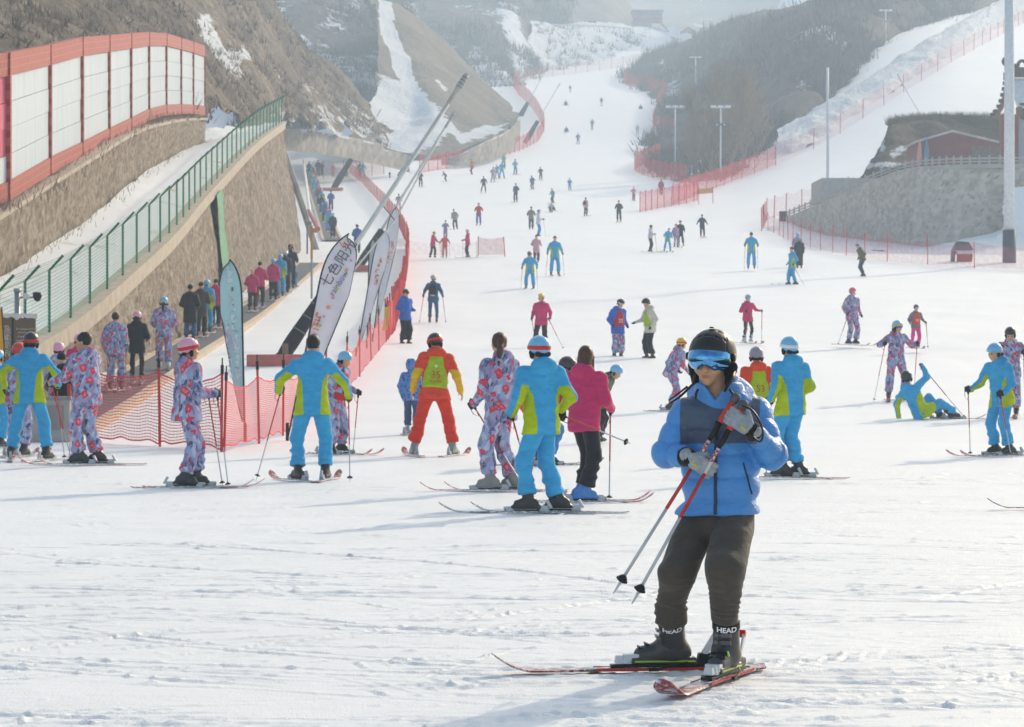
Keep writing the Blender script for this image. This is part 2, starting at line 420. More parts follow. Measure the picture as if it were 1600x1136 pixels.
BANK = ([
    [(815, 132, 735), (870, 120, 770), (930, 112, 800), (985, 104, 830), (1040, 100, 850), (1110, 95, 860)],
    [(822, 85, 765), (870, 85, 800), (930, 82, 830), (990, 78, 860), (1040, 76, 875), (1110, 75, 885)],
    [(830, 46, 795), (870, 48, 825), (930, 50, 860), (1000, 55, 890), (1060, 60, 900), (1110, 64, 905)],
    [(820, 40, 850), (870, 42, 880), (930, 43, 910), (1000, 46, 950), (1060, 50, 970), (1110, 52, 980)]])
loft('snow_bank', BANK, 150, 60, M_SCRUB, 1.3, .09, 11, sn_bank, ridge=.12)
loft('hillside', [
    [(835, 48, 905), (900, 50, 930), (960, 52, 960), (1000, 55, 990)],
    [(850, 10, 980), (900, 5, 1000), (950, 5, 1010), (990, 30, 1020)],
    [(865, -80, 1080), (900, -80, 1090), (950, -80, 1090), (980, 0, 1090)]], 70, 60, M_BARE, 1.8, .04, 13, lambda a, b: .1+0*a)
loft('hillside', [
    [(600, 90, 1150), (800, 80, 1150), (980, 75, 1150), (1100, 80, 1150), (1250, 80, 1150), (1500, 80, 1150), (1800, 80, 1150)],
    [(600, -20, 1400), (800, -20, 1400), (980, 0, 1400), (1100, 10, 1400), (1250, 0, 1400), (1500, -20, 1400), (1800, -20, 1400)],
    [(600, -200, 1800), (800, -200, 1800), (980, -160, 1800), (1100, -150, 1800), (1250, -160, 1800), (1500, -180, 1800), (1800, -200, 1800)]],
    140, 60, M_GREY, 7.0, .014, 15, lambda px, py: .34+.06*np.sin(px*.03))
def sn_right(px, py):
    s = .22+.06*np.sin(px*.05+py*.09)
    s = np.maximum(s, .60*np.exp(-(seg_d(px, py, [(1040, 275), (1080, 268), (1130, 275), (1180, 262)])/16)**2))
    s = np.maximum(s, .55*np.exp(-(seg_d(px, py, [(1040, 180), (1060, 120), (1035, 110)])/20)**2))
    s = np.maximum(s, .52*np.exp(-(seg_d(px, py, [(1240, 62), (1290, 50), (1310, 75), (1350, 75)])/18)**2))
    s = np.maximum(s, .48*np.exp(-(seg_d(px, py, [(1255, 130), (1275, 140)])/14)**2))
    return s
RIGHT_HILL = [
    [(965, 132, 720), (1022, 160, 575), (1040, 205, 478), (1012, 246, 404), (1055, 288, 330), (1135, 292, 322), (1218, 246, 372), (1300, 186, 420), (1400, 112, 490), (1500, 62, 570), (1640, -10, 700)],
    [(1000, 104, 740), (1060, 125, 625), (1085, 150, 545), (1095, 175, 485), (1135, 205, 430), (1190, 190, 400), (1268, 150, 408), (1340, 112, 448), (1430, 72, 510), (1530, 25, 590), (1660, -50, 715)],
    [(1035, 82, 780), (1080, 66, 735), (1125, 42, 690), (1165, 32, 650), (1205, 30, 560), (1260, 12, 520), (1320, -15, 530), (1400, -35, 580), (1500, -60, 650), (1600, -90, 720), (1700, -120, 790)],
    [(1050, 95, 880), (1095, 80, 860), (1150, 60, 840), (1195, 52, 820), (1240, 45, 800), (1300, 25, 800), (1360, -5, 820), (1440, -30, 850), (1540, -50, 900), (1640, -80, 950), (1740, -100, 1000)]]
loft('hillside', RIGHT_HILL, 220, 130, M_SCRUB, 1.4, .07, 17, sn_right)
# snowy verge between the scrub and the net of the side run
_vx = [(1215, 250), (1260, 230), (1310, 200), (1360, 168), (1410, 134), (1460, 104), (1510, 76), (1570, 42), (1640, 4)]
def _vl(up, k, lift):
    r = []
    for x, y in _vx:
        g = on_ground(x, y-up*k); p = g+Vector((0, 0, lift)); r.append((800+FPX*p.x/p.y, HOR-FPX*(p.z-CAMZ)/p.y, p.y))
    return r
loft('snow_verge', [_vl(0, 1, -.3), _vl(7, 1, .9), _vl(18, 1, 1.5), _vl(30, 1, 1.6), _vl(42, 1, .2)], 200, 36, M_SCRUB, .55, .30, 19,
    lambda px, py: .74+.08*np.sin(px*.2))
# cliff of bare earth behind the terrace
loft('earth_cliff', [
    [(1336, 300, 226), (1350, 290, 228), (1395, 262, 232), (1480, 262, 236), (1560, 262, 238), (1680, 262, 238)],
    [(1342, 288, 230), (1362, 262, 236), (1398, 230, 240), (1480, 228, 244), (1560, 228, 246), (1680, 228, 246)],
    [(1348, 279, 235), (1378, 228, 242), (1400, 196, 246), (1480, 190, 250), (1560, 192, 252), (1680, 192, 252)],
    [(1350, 278, 242), (1384, 226, 250), (1404, 198, 258), (1480, 194, 268), (1560, 196, 270), (1680, 196, 270)],
    [(1352, 310, 262), (1390, 300, 270), (1410, 300, 280), (1480, 300, 290), (1560, 300, 290), (1680, 300, 290)]], 130, 60, M_CLIFF, .35, .5, 23,
    lambda px, py: .1+.5*np.exp(-(seg_d(px, py, [(1395, 240), (1410, 234)])/9)**2)+.45*np.exp(-(seg_d(px, py, [(1380, 205), (1378, 232)])/7)**2)+.75*smooth(200, 192, py)*smooth(247, 256, 200+0*px)+.5*np.exp(-(seg_d(px, py, [(1360, 262), (1430, 258)])/9)**2))

# ================================================================== WALLS, ROADS, BUILDINGS
def stone_material(name, c0, c1, c2):
    """rubble masonry: tone of each stone and the joint come with the geometry"""
    t = NT(name, .88, .12); v = t.co(); n = t.noise(v, .45, 6, .65); n2 = t.noise(v, 7, 5, .7); n3 = t.noise(t.map(v, (1, 1, .12)), 1.1, 5, .6)
    col = t.ramp(t.math('ADD', t.math('MULTIPLY', t.attr('stone'), .75), t.math('MULTIPLY', n2, .3)), [(.2, c0), (.5, c1), (.9, c2)])
    col = t.mix(t.math('MULTIPLY', t.sstep(n, .42, .7), .45), col, c0); col = t.mix(t.math('MULTIPLY', t.sstep(n3, .55, .75), .35), col, tuple(min(1, x*1.25) for x in c2[:3])+(1,))
    col = t.mix(t.sstep(t.attr('joint'), .02, .14), tuple(x*.72 for x in c0[:3])+(1,), col)
    t.color(col); t.bump(n2, .5, .04); return t.m
M_STONE = stone_material('rubble_stone', (.17, .13, .10, 1), (.28, .225, .178, 1), (.39, .325, .265, 1))
M_STONE2 = stone_material('grey_rubble_stone', (.38, .345, .30, 1), (.48, .445, .395, 1), (.58, .54, .49, 1))
M_STONE3 = stone_material('dusty_stone', (.25, .215, .18, 1), (.33, .285, .245, 1), (.42, .37, .32, 1))
def worley(u, v, seed=0):
    iu, iv = np.floor(u), np.floor(v); f1 = np.full(u.shape, 9.0); f2 = f1.copy(); cid = np.zeros(u.shape)
    for a in (-1, 0, 1):
        for b in (-1, 0, 1):
            cx, cy = iu+a, iv+b; jx = cx+.5+.42*_hash(cx, cy, cx*0, seed); jy = cy+.5+.42*_hash(cx, cy, cx*0+1, seed); d = np.hypot(u-jx, v-jy); near = d < f1
            f2 = np.where(near, f1, np.minimum(f2, d)); cid = np.where(near, _hash(cx, cy, cx*0+2, seed), cid); f1 = np.where(near, d, f1)
    return f1, f2, cid*.5+.5
def stone_strip(name, A, B, mat, parent, step=.14, size=.42, depth=.06, seed=0, n_max=1100):
    """rubble face between a foot line and a top line; every stone stands proud of its joints"""
    A = np.array(A, float); B = np.array(B, float); L = np.concatenate([[0], np.cumsum(np.linalg.norm(np.diff(A, axis=0), axis=1))]); n = int(min(n_max, L[-1]/step)); ss = np.linspace(0, L[-1], n)
    A = np.stack([np.interp(ss, L, A[:, i]) for i in range(3)], 1); B = np.stack([np.interp(ss, L, B[:, i]) for i in range(3)], 1); hm = np.linalg.norm(B-A, axis=1).max(); rows = int(np.clip(hm/step, 4, 44))
    k = np.linspace(0, 1, rows)[:, None, None]; P = A[None]*(1-k)+B[None]*k; H = np.linalg.norm(P-A[None], axis=2); S = np.broadcast_to(ss[None], H.shape)
    f1, f2, cid = worley(S/size+.25*noise3(S*.7, H*.7, 0, 3), H/(size*.62)+.25*noise3(S*.7, H*.7, 5, 4), seed); jt = f2-f1
    t = np.gradient(A, axis=0); up = B-A; N = np.cross(t, up); N /= np.maximum(1e-9, np.linalg.norm(N, axis=1))[:, None]; N *= np.where(N[:, 1:2] > 0, -1, 1)
    d = depth*(smooth(.0, .28, jt)*(.55+.6*cid))+.10*fbm(S*.35, H*.35, 0, 3, seed+9); P = P+N[None]*d[..., None]
    return mesh_np(name, P.reshape(-1, 3), grid_faces(n, rows), mat, parent, True, attrs={'stone': cid.ravel(), 'joint': jt.ravel()})
M_CONC = plain('concrete_cap', (.46, .39, .32, 1), .85, .2, var=.18, scale=2.5, bump=.3)
M_CONC2 = plain('grey_concrete', (.40, .385, .365, 1), .85, .2, var=.15, scale=2.5, bump=.3)

def strip(name, A, B, mat, parent=None, sub=1, amp=0, uv=False, smooth_=False):
    """sheet between two polylines of equal length"""
    A = np.array(A, float); B = np.array(B, float); n = len(A); rows = sub+1
    V = np.concatenate([A*(1-k/sub)+B*(k/sub) for k in range(rows)])
    if amp: V = V+amp*np.stack([fbm(V[:, 0]*.9+7, V[:, 1]*.9, V[:, 2]*.9, 4, 60+i) for i in range(3)], 1)
    return mesh_np(name, V, grid_faces(n, rows), mat, parent, smooth_=smooth_)
def band(mb, P, Q, h):
    """solid band: P front-top edge line, Q back-top edge line, h depth downwards"""
    n = len(P)
    for i in range(n-1):
        a, b, c, d = Vector(P[i]), Vector(P[i+1]), Vector(Q[i+1]), Vector(Q[i]); z = Vector((0, 0, -h))
        mb.add([a, b, c, d, a+z, b+z, c+z, d+z], [(0, 1, 2, 3), (4, 7, 6, 5), (0, 4, 5, 1), (1, 5, 6, 2), (2, 6, 7, 3), (3, 7, 4, 0)])

# ---- lower retaining wall beside the conveyor
_capx = _pchip(np.array([40., 66.6, 89, 115, 153, 184]), -np.array([10.3, 10.6, 11.0, 12.2, 13.6, 14.6]))
CAPX = lambda y: -float(_pchip(np.array([40., 66.6, 89, 115, 153, 184]), np.array([10.3, 10.6, 11.0, 12.2, 13.6, 14.6]))(y))
CAPZ = lambda y: float(_pchip(np.array([40., 66.6, 89, 115, 153, 184]), np.array([-.2, 1.86, 4.5, 7.55, 12.2, 15.6]))(y))
def lower_wall():
    root = empty('retaining_wall', (CAPX(110), 110, 0)); O = root.location
    ys = np.linspace(44, 184, 70); top = []; bot = []
    for y in ys:
        x, z = CAPX(y), CAPZ(y)-.42; g = float(ground_z(x, y))-.4; h = max(.2, z-g)
        top.append(Vector((x+.02, y, z))-O); bot.append(Vector((x+.02+.16*h, y, g))-O)
    # end face turning away from the slope
    te, be = top[-1], bot[-1]
    top += [te+Vector((-.6, .9, 0)), te+Vector((-4, 2.0, -1))]; bot += [be+Vector((-.4, 1.2, 0)), be+Vector((-4, 2.4, -.3))]
    stone_strip('stone_face', [tuple(v) for v in bot], [tuple(v) for v in top], M_STONE, root, .115, .27, .055, 1, 1300)
    P = [Vector((CAPX(y)+.14, y, CAPZ(y)))-O for y in ys]; Q = [p+Vector((-.55, 0, .0)) for p in P]
    m = MB(); band(m, P, Q, .45); m.build('concrete_cap', M_CONC, root)
    m = MB()       # drain chute with a weathered edge at the far corner
    a = Vector((CAPX(184)+.35, 183.2, CAPZ(184)-2.0))-O; b = Vector((CAPX(184)+2.35, 184.6, float(ground_z(-13, 184))-.2))-O
    a = a-Vector((.25, 0, 0)); b = b-Vector((.25, 0, 0)); m.tube([a, a.lerp(b, .5)+Vector((0, 0, .1)), b], .22, 6); m.build('drain_chute', plain('rusted_concrete', (.36, .33, .31, 1), .8, var=.35, scale=.8), root)
    m = MB()       # strip of green netting hanging over the stone
    y0 = 118; A = [Vector((CAPX(y0+k*.45)+.22+.17*t*4.2, y0+k*.45-t*3.5, CAPZ(y0+k*.45)-.3-t*4.3))-O+Vector((.03*math.sin(t*9+k), 0, 0)) for t in np.linspace(0, 1, 12) for k in (0, 2.6, 5.2, 7.8)]
    for r in range(11):
        for k in range(3): m.quad(A[r*4+k], A[r*4+k+1], A[r*4+k+5], A[r*4+k+4])
    m.build('green_netting', plain('green_netting', '#5f9a78', .8, var=.3, scale=20), root)
    props(root, 'long tan rubble wall with concrete cap rising behind the conveyor queue', 'stone wall')
lower_wall()

# ---- green mesh fence along that cap
M_GREEN = plain('green_paint', '#1e6b50', .45, var=.1)
def wire_material(name, col, fill, sx, sy, lw):
    """wire mesh: gaps are open, wires are solid"""
    t = NT(name, .6, .2); u = t.n('TexCoord').outputs['UV']; s = t.n('SeparateXYZ'); t.l(u, s.inputs[0])
    def lines(c, n): return t.math('LESS_THAN', t.math('FRACT', t.math('MULTIPLY', c, n)), lw)
    k = t.math('MAXIMUM', lines(s.outputs[0], sx), lines(s.outputs[1], sy))
    k = t.math('MAXIMUM', k, fill) if fill else k
    t.color(col); tr = t.n('BsdfTransparent'); mx = t.n('MixShader'); t.l(k, mx.inputs[0]); t.l(tr.outputs[0], mx.inputs[1]); t.l(t.p.outputs[0], mx.inputs[2])
    t.l(mx.outputs[0], t.out.inputs[0]); return t.m
M_WIRE = wire_material('green_wire_mesh', srgb('#6fa08c'), 0.0, 12.0, 12.0, .17)
def green_fence():
    ys = [59.5, 63, 66.6]; y = 66.6
    while y < 182: y += 3.55; ys.append(min(y, 183.5))
    root = empty('mesh_fence', gpt(CAPX(66), 66, 2)); O = root.location
    m0 = None
    for y in ys:
        b = Vector((CAPX(y)-.1, y, CAPZ(y)-.02))-O
        m = MB(); m.tube([b, b+Vector((0, 0, 1.45)), b+Vector((.32, 0, 1.80))], .035, 6)
        m.build('post', M_GREEN, root)
    for (ya, yb) in zip(ys[:-1], ys[1:]):
        V = []; UV = []
        for y in (ya, yb):
            b = Vector((CAPX(y)-.1, y, CAPZ(y)))-O
            for dx, h in ((0, .05), (0, 1.45), (.3, 1.78)): V.append(tuple(b+Vector((dx, 0, h)))); UV.append((y-ya, h))
        mesh_np('wire_panel', V, np.array([[0, 3, 4, 1], [1, 4, 5, 2]]), M_WIRE, root, False, uv=UV)
    m = MB(); P = [Vector((CAPX(y)-.1, y, CAPZ(y)+1.45))-O for y in ys]; m.tube(P, .012, 4); m.build('rail_wire', M_GREEN, root)
    props(root, 'green wire mesh fence with angled posts on top of the tan retaining wall', 'fence')
green_fence()

# ---- snow-covered ramp behind the fence, upper wall, advertising hoarding
UP = [(-60, 470, 70, 375), (0, 434, 76.5, 335), (136, 343, 96, 250), (212, 280, 115, 205), (277, 240, 140, 187), (322, 222, 165, 184)]
def ramp():
    P = crm(np.array([(a, b, d) for a, b, d, t in UP]), 60); inner = [pix(*p) for p in P]
    tt = np.linspace(52, 184, 60); outer = [Vector((CAPX(y)-.35, y, CAPZ(y)-.06)) for y in tt]
    a = np.array(outer); b = np.array(inner)
    o = strip('snow_ramp', a, b, None, None, 14, .06, smooth_=True)
    # continues round the shoulder of the hill past the upper wall
    t = NT('ramp_snow', .7, .2); v = t.co(); n = t.noise(v, .35, 7, .7); n2 = t.noise(v, 2.5, 5, .7)
    k = t.sstep(t.math('ADD', n, t.math('MULTIPLY', n2, .3)), .72, .86)
    t.color(t.mix(k, (.80, .81, .83, 1), (.44, .37, .30, 1))); t.bump(n2, .5, .1); o.data.materials.append(t.m)
    props(o, kind='structure')
    e = pix(*P[-1]); s = loft('snow_ramp', [[(300, 232, 158), (335, 222, 172), (400, 222, 200), (446, 196, 186)], [(300, 205, 175), (335, 200, 185), (400, 198, 215), (446, 190, 220)]], 30, 10, M_SCRUB, .2, .3, 71, lambda a, b: .85+0*a)
ramp()
def upper_wall():
    root = empty('retaining_wall', pix(212, 280, 115)); O = root.location
    B = crm(np.array([(a, b, d) for a, b, d, t in UP]), 50); T = crm(np.array([(a, t, d*1.012) for a, b, d, t in UP]), 50)
    bot = [pix(*p)-O-Vector((0, 0, .3)) for p in B]; top = [pix(*p)-O for p in T]
    bot += [bot[-1]+Vector((-2.5, 3, 0))]; top += [top[-1]+Vector((-2.0, 3, -.4))]
    stone_strip('stone_face', [tuple(v) for v in bot], [tuple(v) for v in top], M_STONE, root, .12, .27, .05, 2)
    P = [p+Vector((.06, 0, .0)) for p in top[:-1]]; Q = [p+Vector((-.5, .1, .0)) for p in top[:-1]]
    m = MB(); band(m, P, Q, .13); m.build('concrete_cap', M_CONC, root)
    m = MB()     # earth shelf under the hoarding
    A = [tuple(p+Vector((-.3, .1, .02))) for p in top[:-1]]; B2 = [tuple(p+Vector((-4, 2, 1.0))) for p in top[:-1]]
    o = strip('earth_shelf', A, B2, plain('earth_shelf', (.16, .12, .09, 1), .9, var=.6, scale=1.5), root, 6, .15, smooth_=True)
    o = None
    props(root, 'low tan rubble wall under the red framed hoarding', 'stone wall')
upper_wall()
M_REDBRICK = None
def hoarding():
    t = NT('red_frame_tiles', .6, .3); v = t.n('TexCoord').outputs['UV']
    br = t.n('TexBrick'); t.set(br, Vector=v, Scale=1.0, _1=srgb('#a9483f'), _2=srgb('#9d4239'), _3=srgb('#b5665b'))
    br.inputs['Mortar Size'].default_value = .012; br.inputs['Brick Width'].default_value = .3; br.inputs['Row Height'].default_value = .22
    t.color(br.outputs[0]); red = t.m
    t = NT('white_sheeting', .35, .4); v = t.co(); n = t.noise(t.map(v, (1, 1, .08)), 5, 5, .6); n2 = t.noise(v, .7, 5, .6)
    c = t.ramp(n, [(.3, (.46, .55, .61, 1)), (.6, (.62, .68, .72, 1))]); c = t.mix(t.math('MULTIPLY', t.sstep(n2, .5, .8), .3), c, (.50, .58, .64, 1)); n4 = t.noise(t.map(v, (1.2, 1.2, .25)), 1.4, 6, .7); c = t.mix(t.math('MULTIPLY', t.sstep(n4, .58, .75), .30), c, (.42, .36, .27, 1)); t.color(c)
    t.bump(n, .5, .05); white = t.m
    posts = [(-40, 338, 93, 78), (16, 313, 82, 81), (80, 272, 70, 90.6), (130, 246, 58, 99.4), (172, 222, 55, 109), (206, 204, 52, 119), (234, 188, 50, 129), (261, 180, 52, 140), (284, 178, 59, 152), (303, 178, 65, 162), (321, 180, 72, 173)]
    b0 = pix(posts[5][0], posts[5][1], posts[5][3]); root = empty('hoarding', b0); O = root.location
    B = [pix(p[0], p[1], p[3])-O for p in posts]; T = [pix(p[0], p[2], p[3])-O for p in posts]
    def slab(name, a, b, c, d, th, mat):
        a, b, c, d = map(Vector, (a, b, c, d)); n = (b-a).cross(d-a).normalized()*th; m = MB()
        vs = [a, b, c, d, a-n, b-n, c-n, d-n]; fs = [(0, 1, 2, 3), (7, 6, 5, 4), (0, 4, 5, 1), (1, 5, 6, 2), (2, 6, 7, 3), (3, 7, 4, 0)]
        L = (b-a).length; H = (d-a).length; uv = [(0, 0), (L, 0), (L, H), (0, H)]*2
        return mesh_np(name, [tuple(v) for v in vs], [list(f) for f in fs], mat, root, False, uv=uv)
    for i in range(len(B)-1):
        a, b, c, d = B[i], B[i+1], T[i+1], T[i]; ha = (d-a); hb = (c-b)
        lo, hi = .13, .845
        if i > 0 or True:
            slab('bottom_frame', a, b, b+hb*lo, a+ha*lo, .22, red)
            slab('top_frame', a+ha*hi, b+hb*hi, c, d, .22, red)
            back = Vector((-.06, .05, 0))
            if i == 0: mt = plain('magenta_print', '#d65a76', .5, var=.2, scale=.8)
            for q in range(4):     # each face is four sheets high
                s0 = lo+(hi-lo)*q/4; s1 = lo+(hi-lo)*(q+1)/4-.004; off = back*(1+.25*(q % 2))
                slab('sheet', a+ha*s0+off, b+hb*s0+off, b+hb*s1+off, a+ha*s1+off, .03, (mt if q else white) if i == 0 else white)
    for i in range(len(B)):
        u = (B[min(i+1, len(B)-1)]-B[max(i-1, 0)]).normalized()*.11; f = Vector((.03, -.03, 0))
        slab('upright', B[i]-u+f, B[i]+u+f, T[i]+u+f, T[i]-u+f, .28, red)
    props(root, 'long hoarding of white sheet panels in a red frame above the ramp', 'hoarding')
hoarding()

# ---- low wall curving under the spur at the left edge of the run
def curved_wall(name, pts, h, label, mat=M_STONE3):
    P = crm(np.array(pts, float), 46); W = [pix(*p) for p in P]; root = empty(name, W[len(W)//2]); O = root.location
    bot = [w-O-Vector((0, 0, .6)) for w in W]; top = [pix(p[0], p[1]-h(p[0]), p[2]+1.0)-O for p in P]
    stone_strip('stone_face', [tuple(v) for v in bot], [tuple(v) for v in top], mat, root, .4, .9, .08, 3)
    Pf = [p+Vector((0, -.1, .05)) for p in top]; Q = [p+Vector((0, 1.1, .05)) for p in top]
    m = MB(); band(m, Pf, Q, .25); m.build('snow_topped_cap', plain('snowy_cap', (.62, .62, .62, 1), .8, var=.25, scale=.5), root)
    props(root, label, 'stone wall')
curved_wall('retaining_wall', [(430, 226, 300), (500, 232, 318), (560, 243, 335), (625, 258, 350), (640, 262, 352)], lambda x: 25 if x < 600 else 18, 'straight dusty stone wall below the brown hill, behind the far queue')
curved_wall('retaining_wall', [(690, 250, 372), (720, 252, 374), (760, 246, 385), (795, 230, 410), (812, 212, 440)], lambda x: 4+22*float(smooth(690, 770, x)), 'curved dusty stone wall at the foot of the bare clay spur')

# ---- big curved wall on the right with balustrade, terrace, shed and temple
RW = [(1228, 352, 234, 340), (1262, 364, 218, 326), (1305, 373, 205, 308), (1360, 381, 196, 283), (1417, 388, 190, 264), (1465, 392, 187, 259), (1520, 395, 186, 257), (1600, 398, 186, 256), (1720, 402, 188, 256)]
def right_wall():
    root = empty('retaining_wall', pix(1465, 392, 187)); O = root.location
    B = crm(np.array([(a, b, d) for a, b, d, t in RW]), 60); T = crm(np.array([(a, t, d+1.2) for a, b, d, t in RW]), 60)
    bot = [pix(*p)-O-Vector((0, 0, .8)) for p in B]; top = [pix(*p)-O for p in T]
    bot = [bot[0]+Vector((.3, 6, 0))]+bot; top = [top[0]+Vector((.3, 6, .3))]+top
    stone_strip('stone_face', [tuple(v) for v in bot], [tuple(v) for v in top], M_STONE2, root, .15, .36, .045, 4)
    P = [p+Vector((0, -.12, .02)) for p in top[1:]]; Q = [p+Vector((.1, .6, .02)) for p in top[1:]]
    m = MB(); band(m, P, Q, .28); m.build('coping', M_CONC2, root)
    # balustrade: slim posts with a low panel between
    pp = crm(np.array([tuple(p) for p in P]), 74); pp = [Vector(p)+Vector((.05, .25, 0)) for p in pp]
    pm = None
    for i, p in enumerate(pp):
        if i % 2 == 0:
            m = MB(); m.box(p+Vector((0, 0, .26)), (.13, .13, .52)); m.box(p+Vector((0, 0, .56)), (.09, .09, .10), taper=.5); m.build('baluster_post', M_CONC2, root)
    m = MB(); band(m, [p+Vector((0, -.05, .44)) for p in pp], [p+Vector((0, .05, .44)) for p in pp], .12); m.build('hand_rail', M_CONC2, root)
    m = MB(); band(m, [p+Vector((0, -.05, .22)) for p in pp], [p+Vector((0, .05, .22)) for p in pp], .10); m.build('lower_rail', M_CONC2, root)
    m = MB(); m.box(top[1]+Vector((-.3, -.2, -.1)), (.5, .6, 1.2)); m.build('end_panel', plain('dark_end_panel', '#454b55', .6), root)
    # low walls stepping up behind
    m = MB(); a = pix(1312, 300, 222)-O; m.box(a+Vector((1.6, 6, .3)), (5.5, 8, 1.8)); m.build('inner_wall', M_CONC2, root)
    m = MB()
    props(root, 'high curved grey stone wall with balustrade on the right of the run', 'stone wall')
    a = [tuple(pix(*p)+Vector((0, .3, -.12))) for p in T]; b = [tuple(pix(p[0]+30, p[1]+2, 262)) for p in T]
    props(strip('terrace', a, b, SNOW, None, 6, .05, smooth_=True), kind='structure')
    # snow blown against the foot of the wall
    loft('snow_drift', [[(1190, 362, 222), (1260, 376, 205), (1340, 392, 184), (1420, 402, 177), (1520, 412, 172), (1720, 420, 170)],
                        [(1200, 356, 228), (1262, 370, 210), (1340, 384, 190), (1420, 391, 184), (1520, 380, 181), (1720, 372, 182)],
                        [(1210, 352, 236), (1262, 364, 216), (1340, 378, 196), (1420, 386, 189), (1530, 366, 186), (1720, 340, 187)]], 90, 16, SNOW, .25, .4, 81)
    for k, (x, y, s) in enumerate([(1555, 300, 3.2), (1568, 330, 4.2), (1598, 320, 5.5), (1575, 360, 4.0)]): pass
right_wall()
def snow_patch():     # snow plastered over the right end of that wall
    P = []
    t = NT('wall_snow', .7, .2); v = t.co(); n = t.noise(v, .8, 6, .7); k = t.sstep(t.math('ADD', n, t.math('SUBTRACT', t.attr('snow'), .5)), .45, .5)
    t.color((.83, .84, .86, 1)); tr = t.n('BsdfTransparent'); mx = t.n('MixShader'); t.l(k, mx.inputs[0]); t.l(tr.outputs[0], mx.inputs[1]); t.l(t.p.outputs[0], mx.inputs[2]); t.l(mx.outputs[0], t.out.inputs[0])
    o = loft('wall_snow', [[(1535, 388, 183), (1600, 385, 183), (1720, 385, 184)], [(1530, 340, 184.4), (1600, 335, 184.4), (1720, 330, 185)], [(1535, 280, 186.2), (1600, 275, 186.2), (1720, 275, 187)]], 60, 40, t.m, .1, .5, 83,
         lambda px, py: -.3+1.2*smooth(1525, 1600, px)*smooth(278, 300, py)+.4*smooth(350, 380, py), kind='stuff')
snow_patch()

M_RED = plain('faded_red_boards', '#8a4f4c', .75, var=.18, scale=1.5)
def shed():
    D = 222; k = D/FPX; root = empty('shed', pix(1490, 262, D)); O = root.location
    W = lambda px, py, dd=0: pix(px, py, D)-O+Vector((0, dd, 0))
    m = MB(); poly = [(1437, 266), (1437, 221), (1487, 207), (1565, 224), (1565, 266)]
    f = [W(*p) for p in poly]; b = [W(*p, 7) for p in poly]; n = 5
    m.add(f+b, [tuple(range(n)), tuple(range(2*n-1, n-1, -1))]+[(i, i+n, (i+1) % n+n, (i+1) % n) for i in range(n)]); m.build('wall', M_RED, root)
    m = MB()
    for p, q in (((1432, 219.5), (1487.5, 203.5)), ((1487.5, 203.5), (1570, 223))):
        a, c = W(*p, -.35), W(*q, -.35); a2, c2 = W(*p, 7.3), W(*q, 7.3); u = Vector((0, 0, -.16))
        m.add([a, c, c2, a2, a+u, c+u, c2+u, a2+u], [(0, 1, 2, 3), (7, 6, 5, 4), (0, 4, 5, 1), (1, 5, 6, 2), (2, 6, 7, 3), (3, 7, 4, 0)])
    m.build('roof', plain('snow_dusted_roof', (.45, .43, .42, 1), .8, var=.35, scale=1.2), root)
    for px in np.linspace(1441, 1561, 22):
        top = 221-14*(px-1437)/50 if px < 1487 else 207+17*(px-1487)/78
        m = MB(); a = W(px, 265, -.03); c = W(px, top+3, -.03); m.box((a+c)/2, (.07, .05, (c-a).z)); m.build('batten', M_RED, root)
    m = MB(); m.box(W(1540, 246, -.05), (2.2, .08, 1.8)); m.build('mud_stained_panel', plain('stained_panel', (.17, .13, .11, 1), .9, var=.4), root)
    props(root, 'faded red boarded shed with a low gable on the terrace', 'shed')
    for px, col, lab in ((1447, '#3f8fb0', 'slim blue folded banner leaning on the red shed'), (1436, '#d8927c', 'slim salmon folded banner leaning on the red shed')):
        r = empty('folded_banner', pix(px, 262, D-.6)); m = MB(); m.tube([(0, 0, 0), (.05, 0, 2.3)], .02, 6); m.build('pole', plain('pole_grey', '#808488'), r)
        m = MB(); m.tube([(0, 0, .05), (.02, 0, .8), (.05, 0, 1.5), (.05, 0, 2.2)], [.10, .22, .15, .04], 8); m.build('cloth', plain('cloth_'+lab[5:9].strip(), col, .8), r, True); props(r, lab, 'banner')
shed()
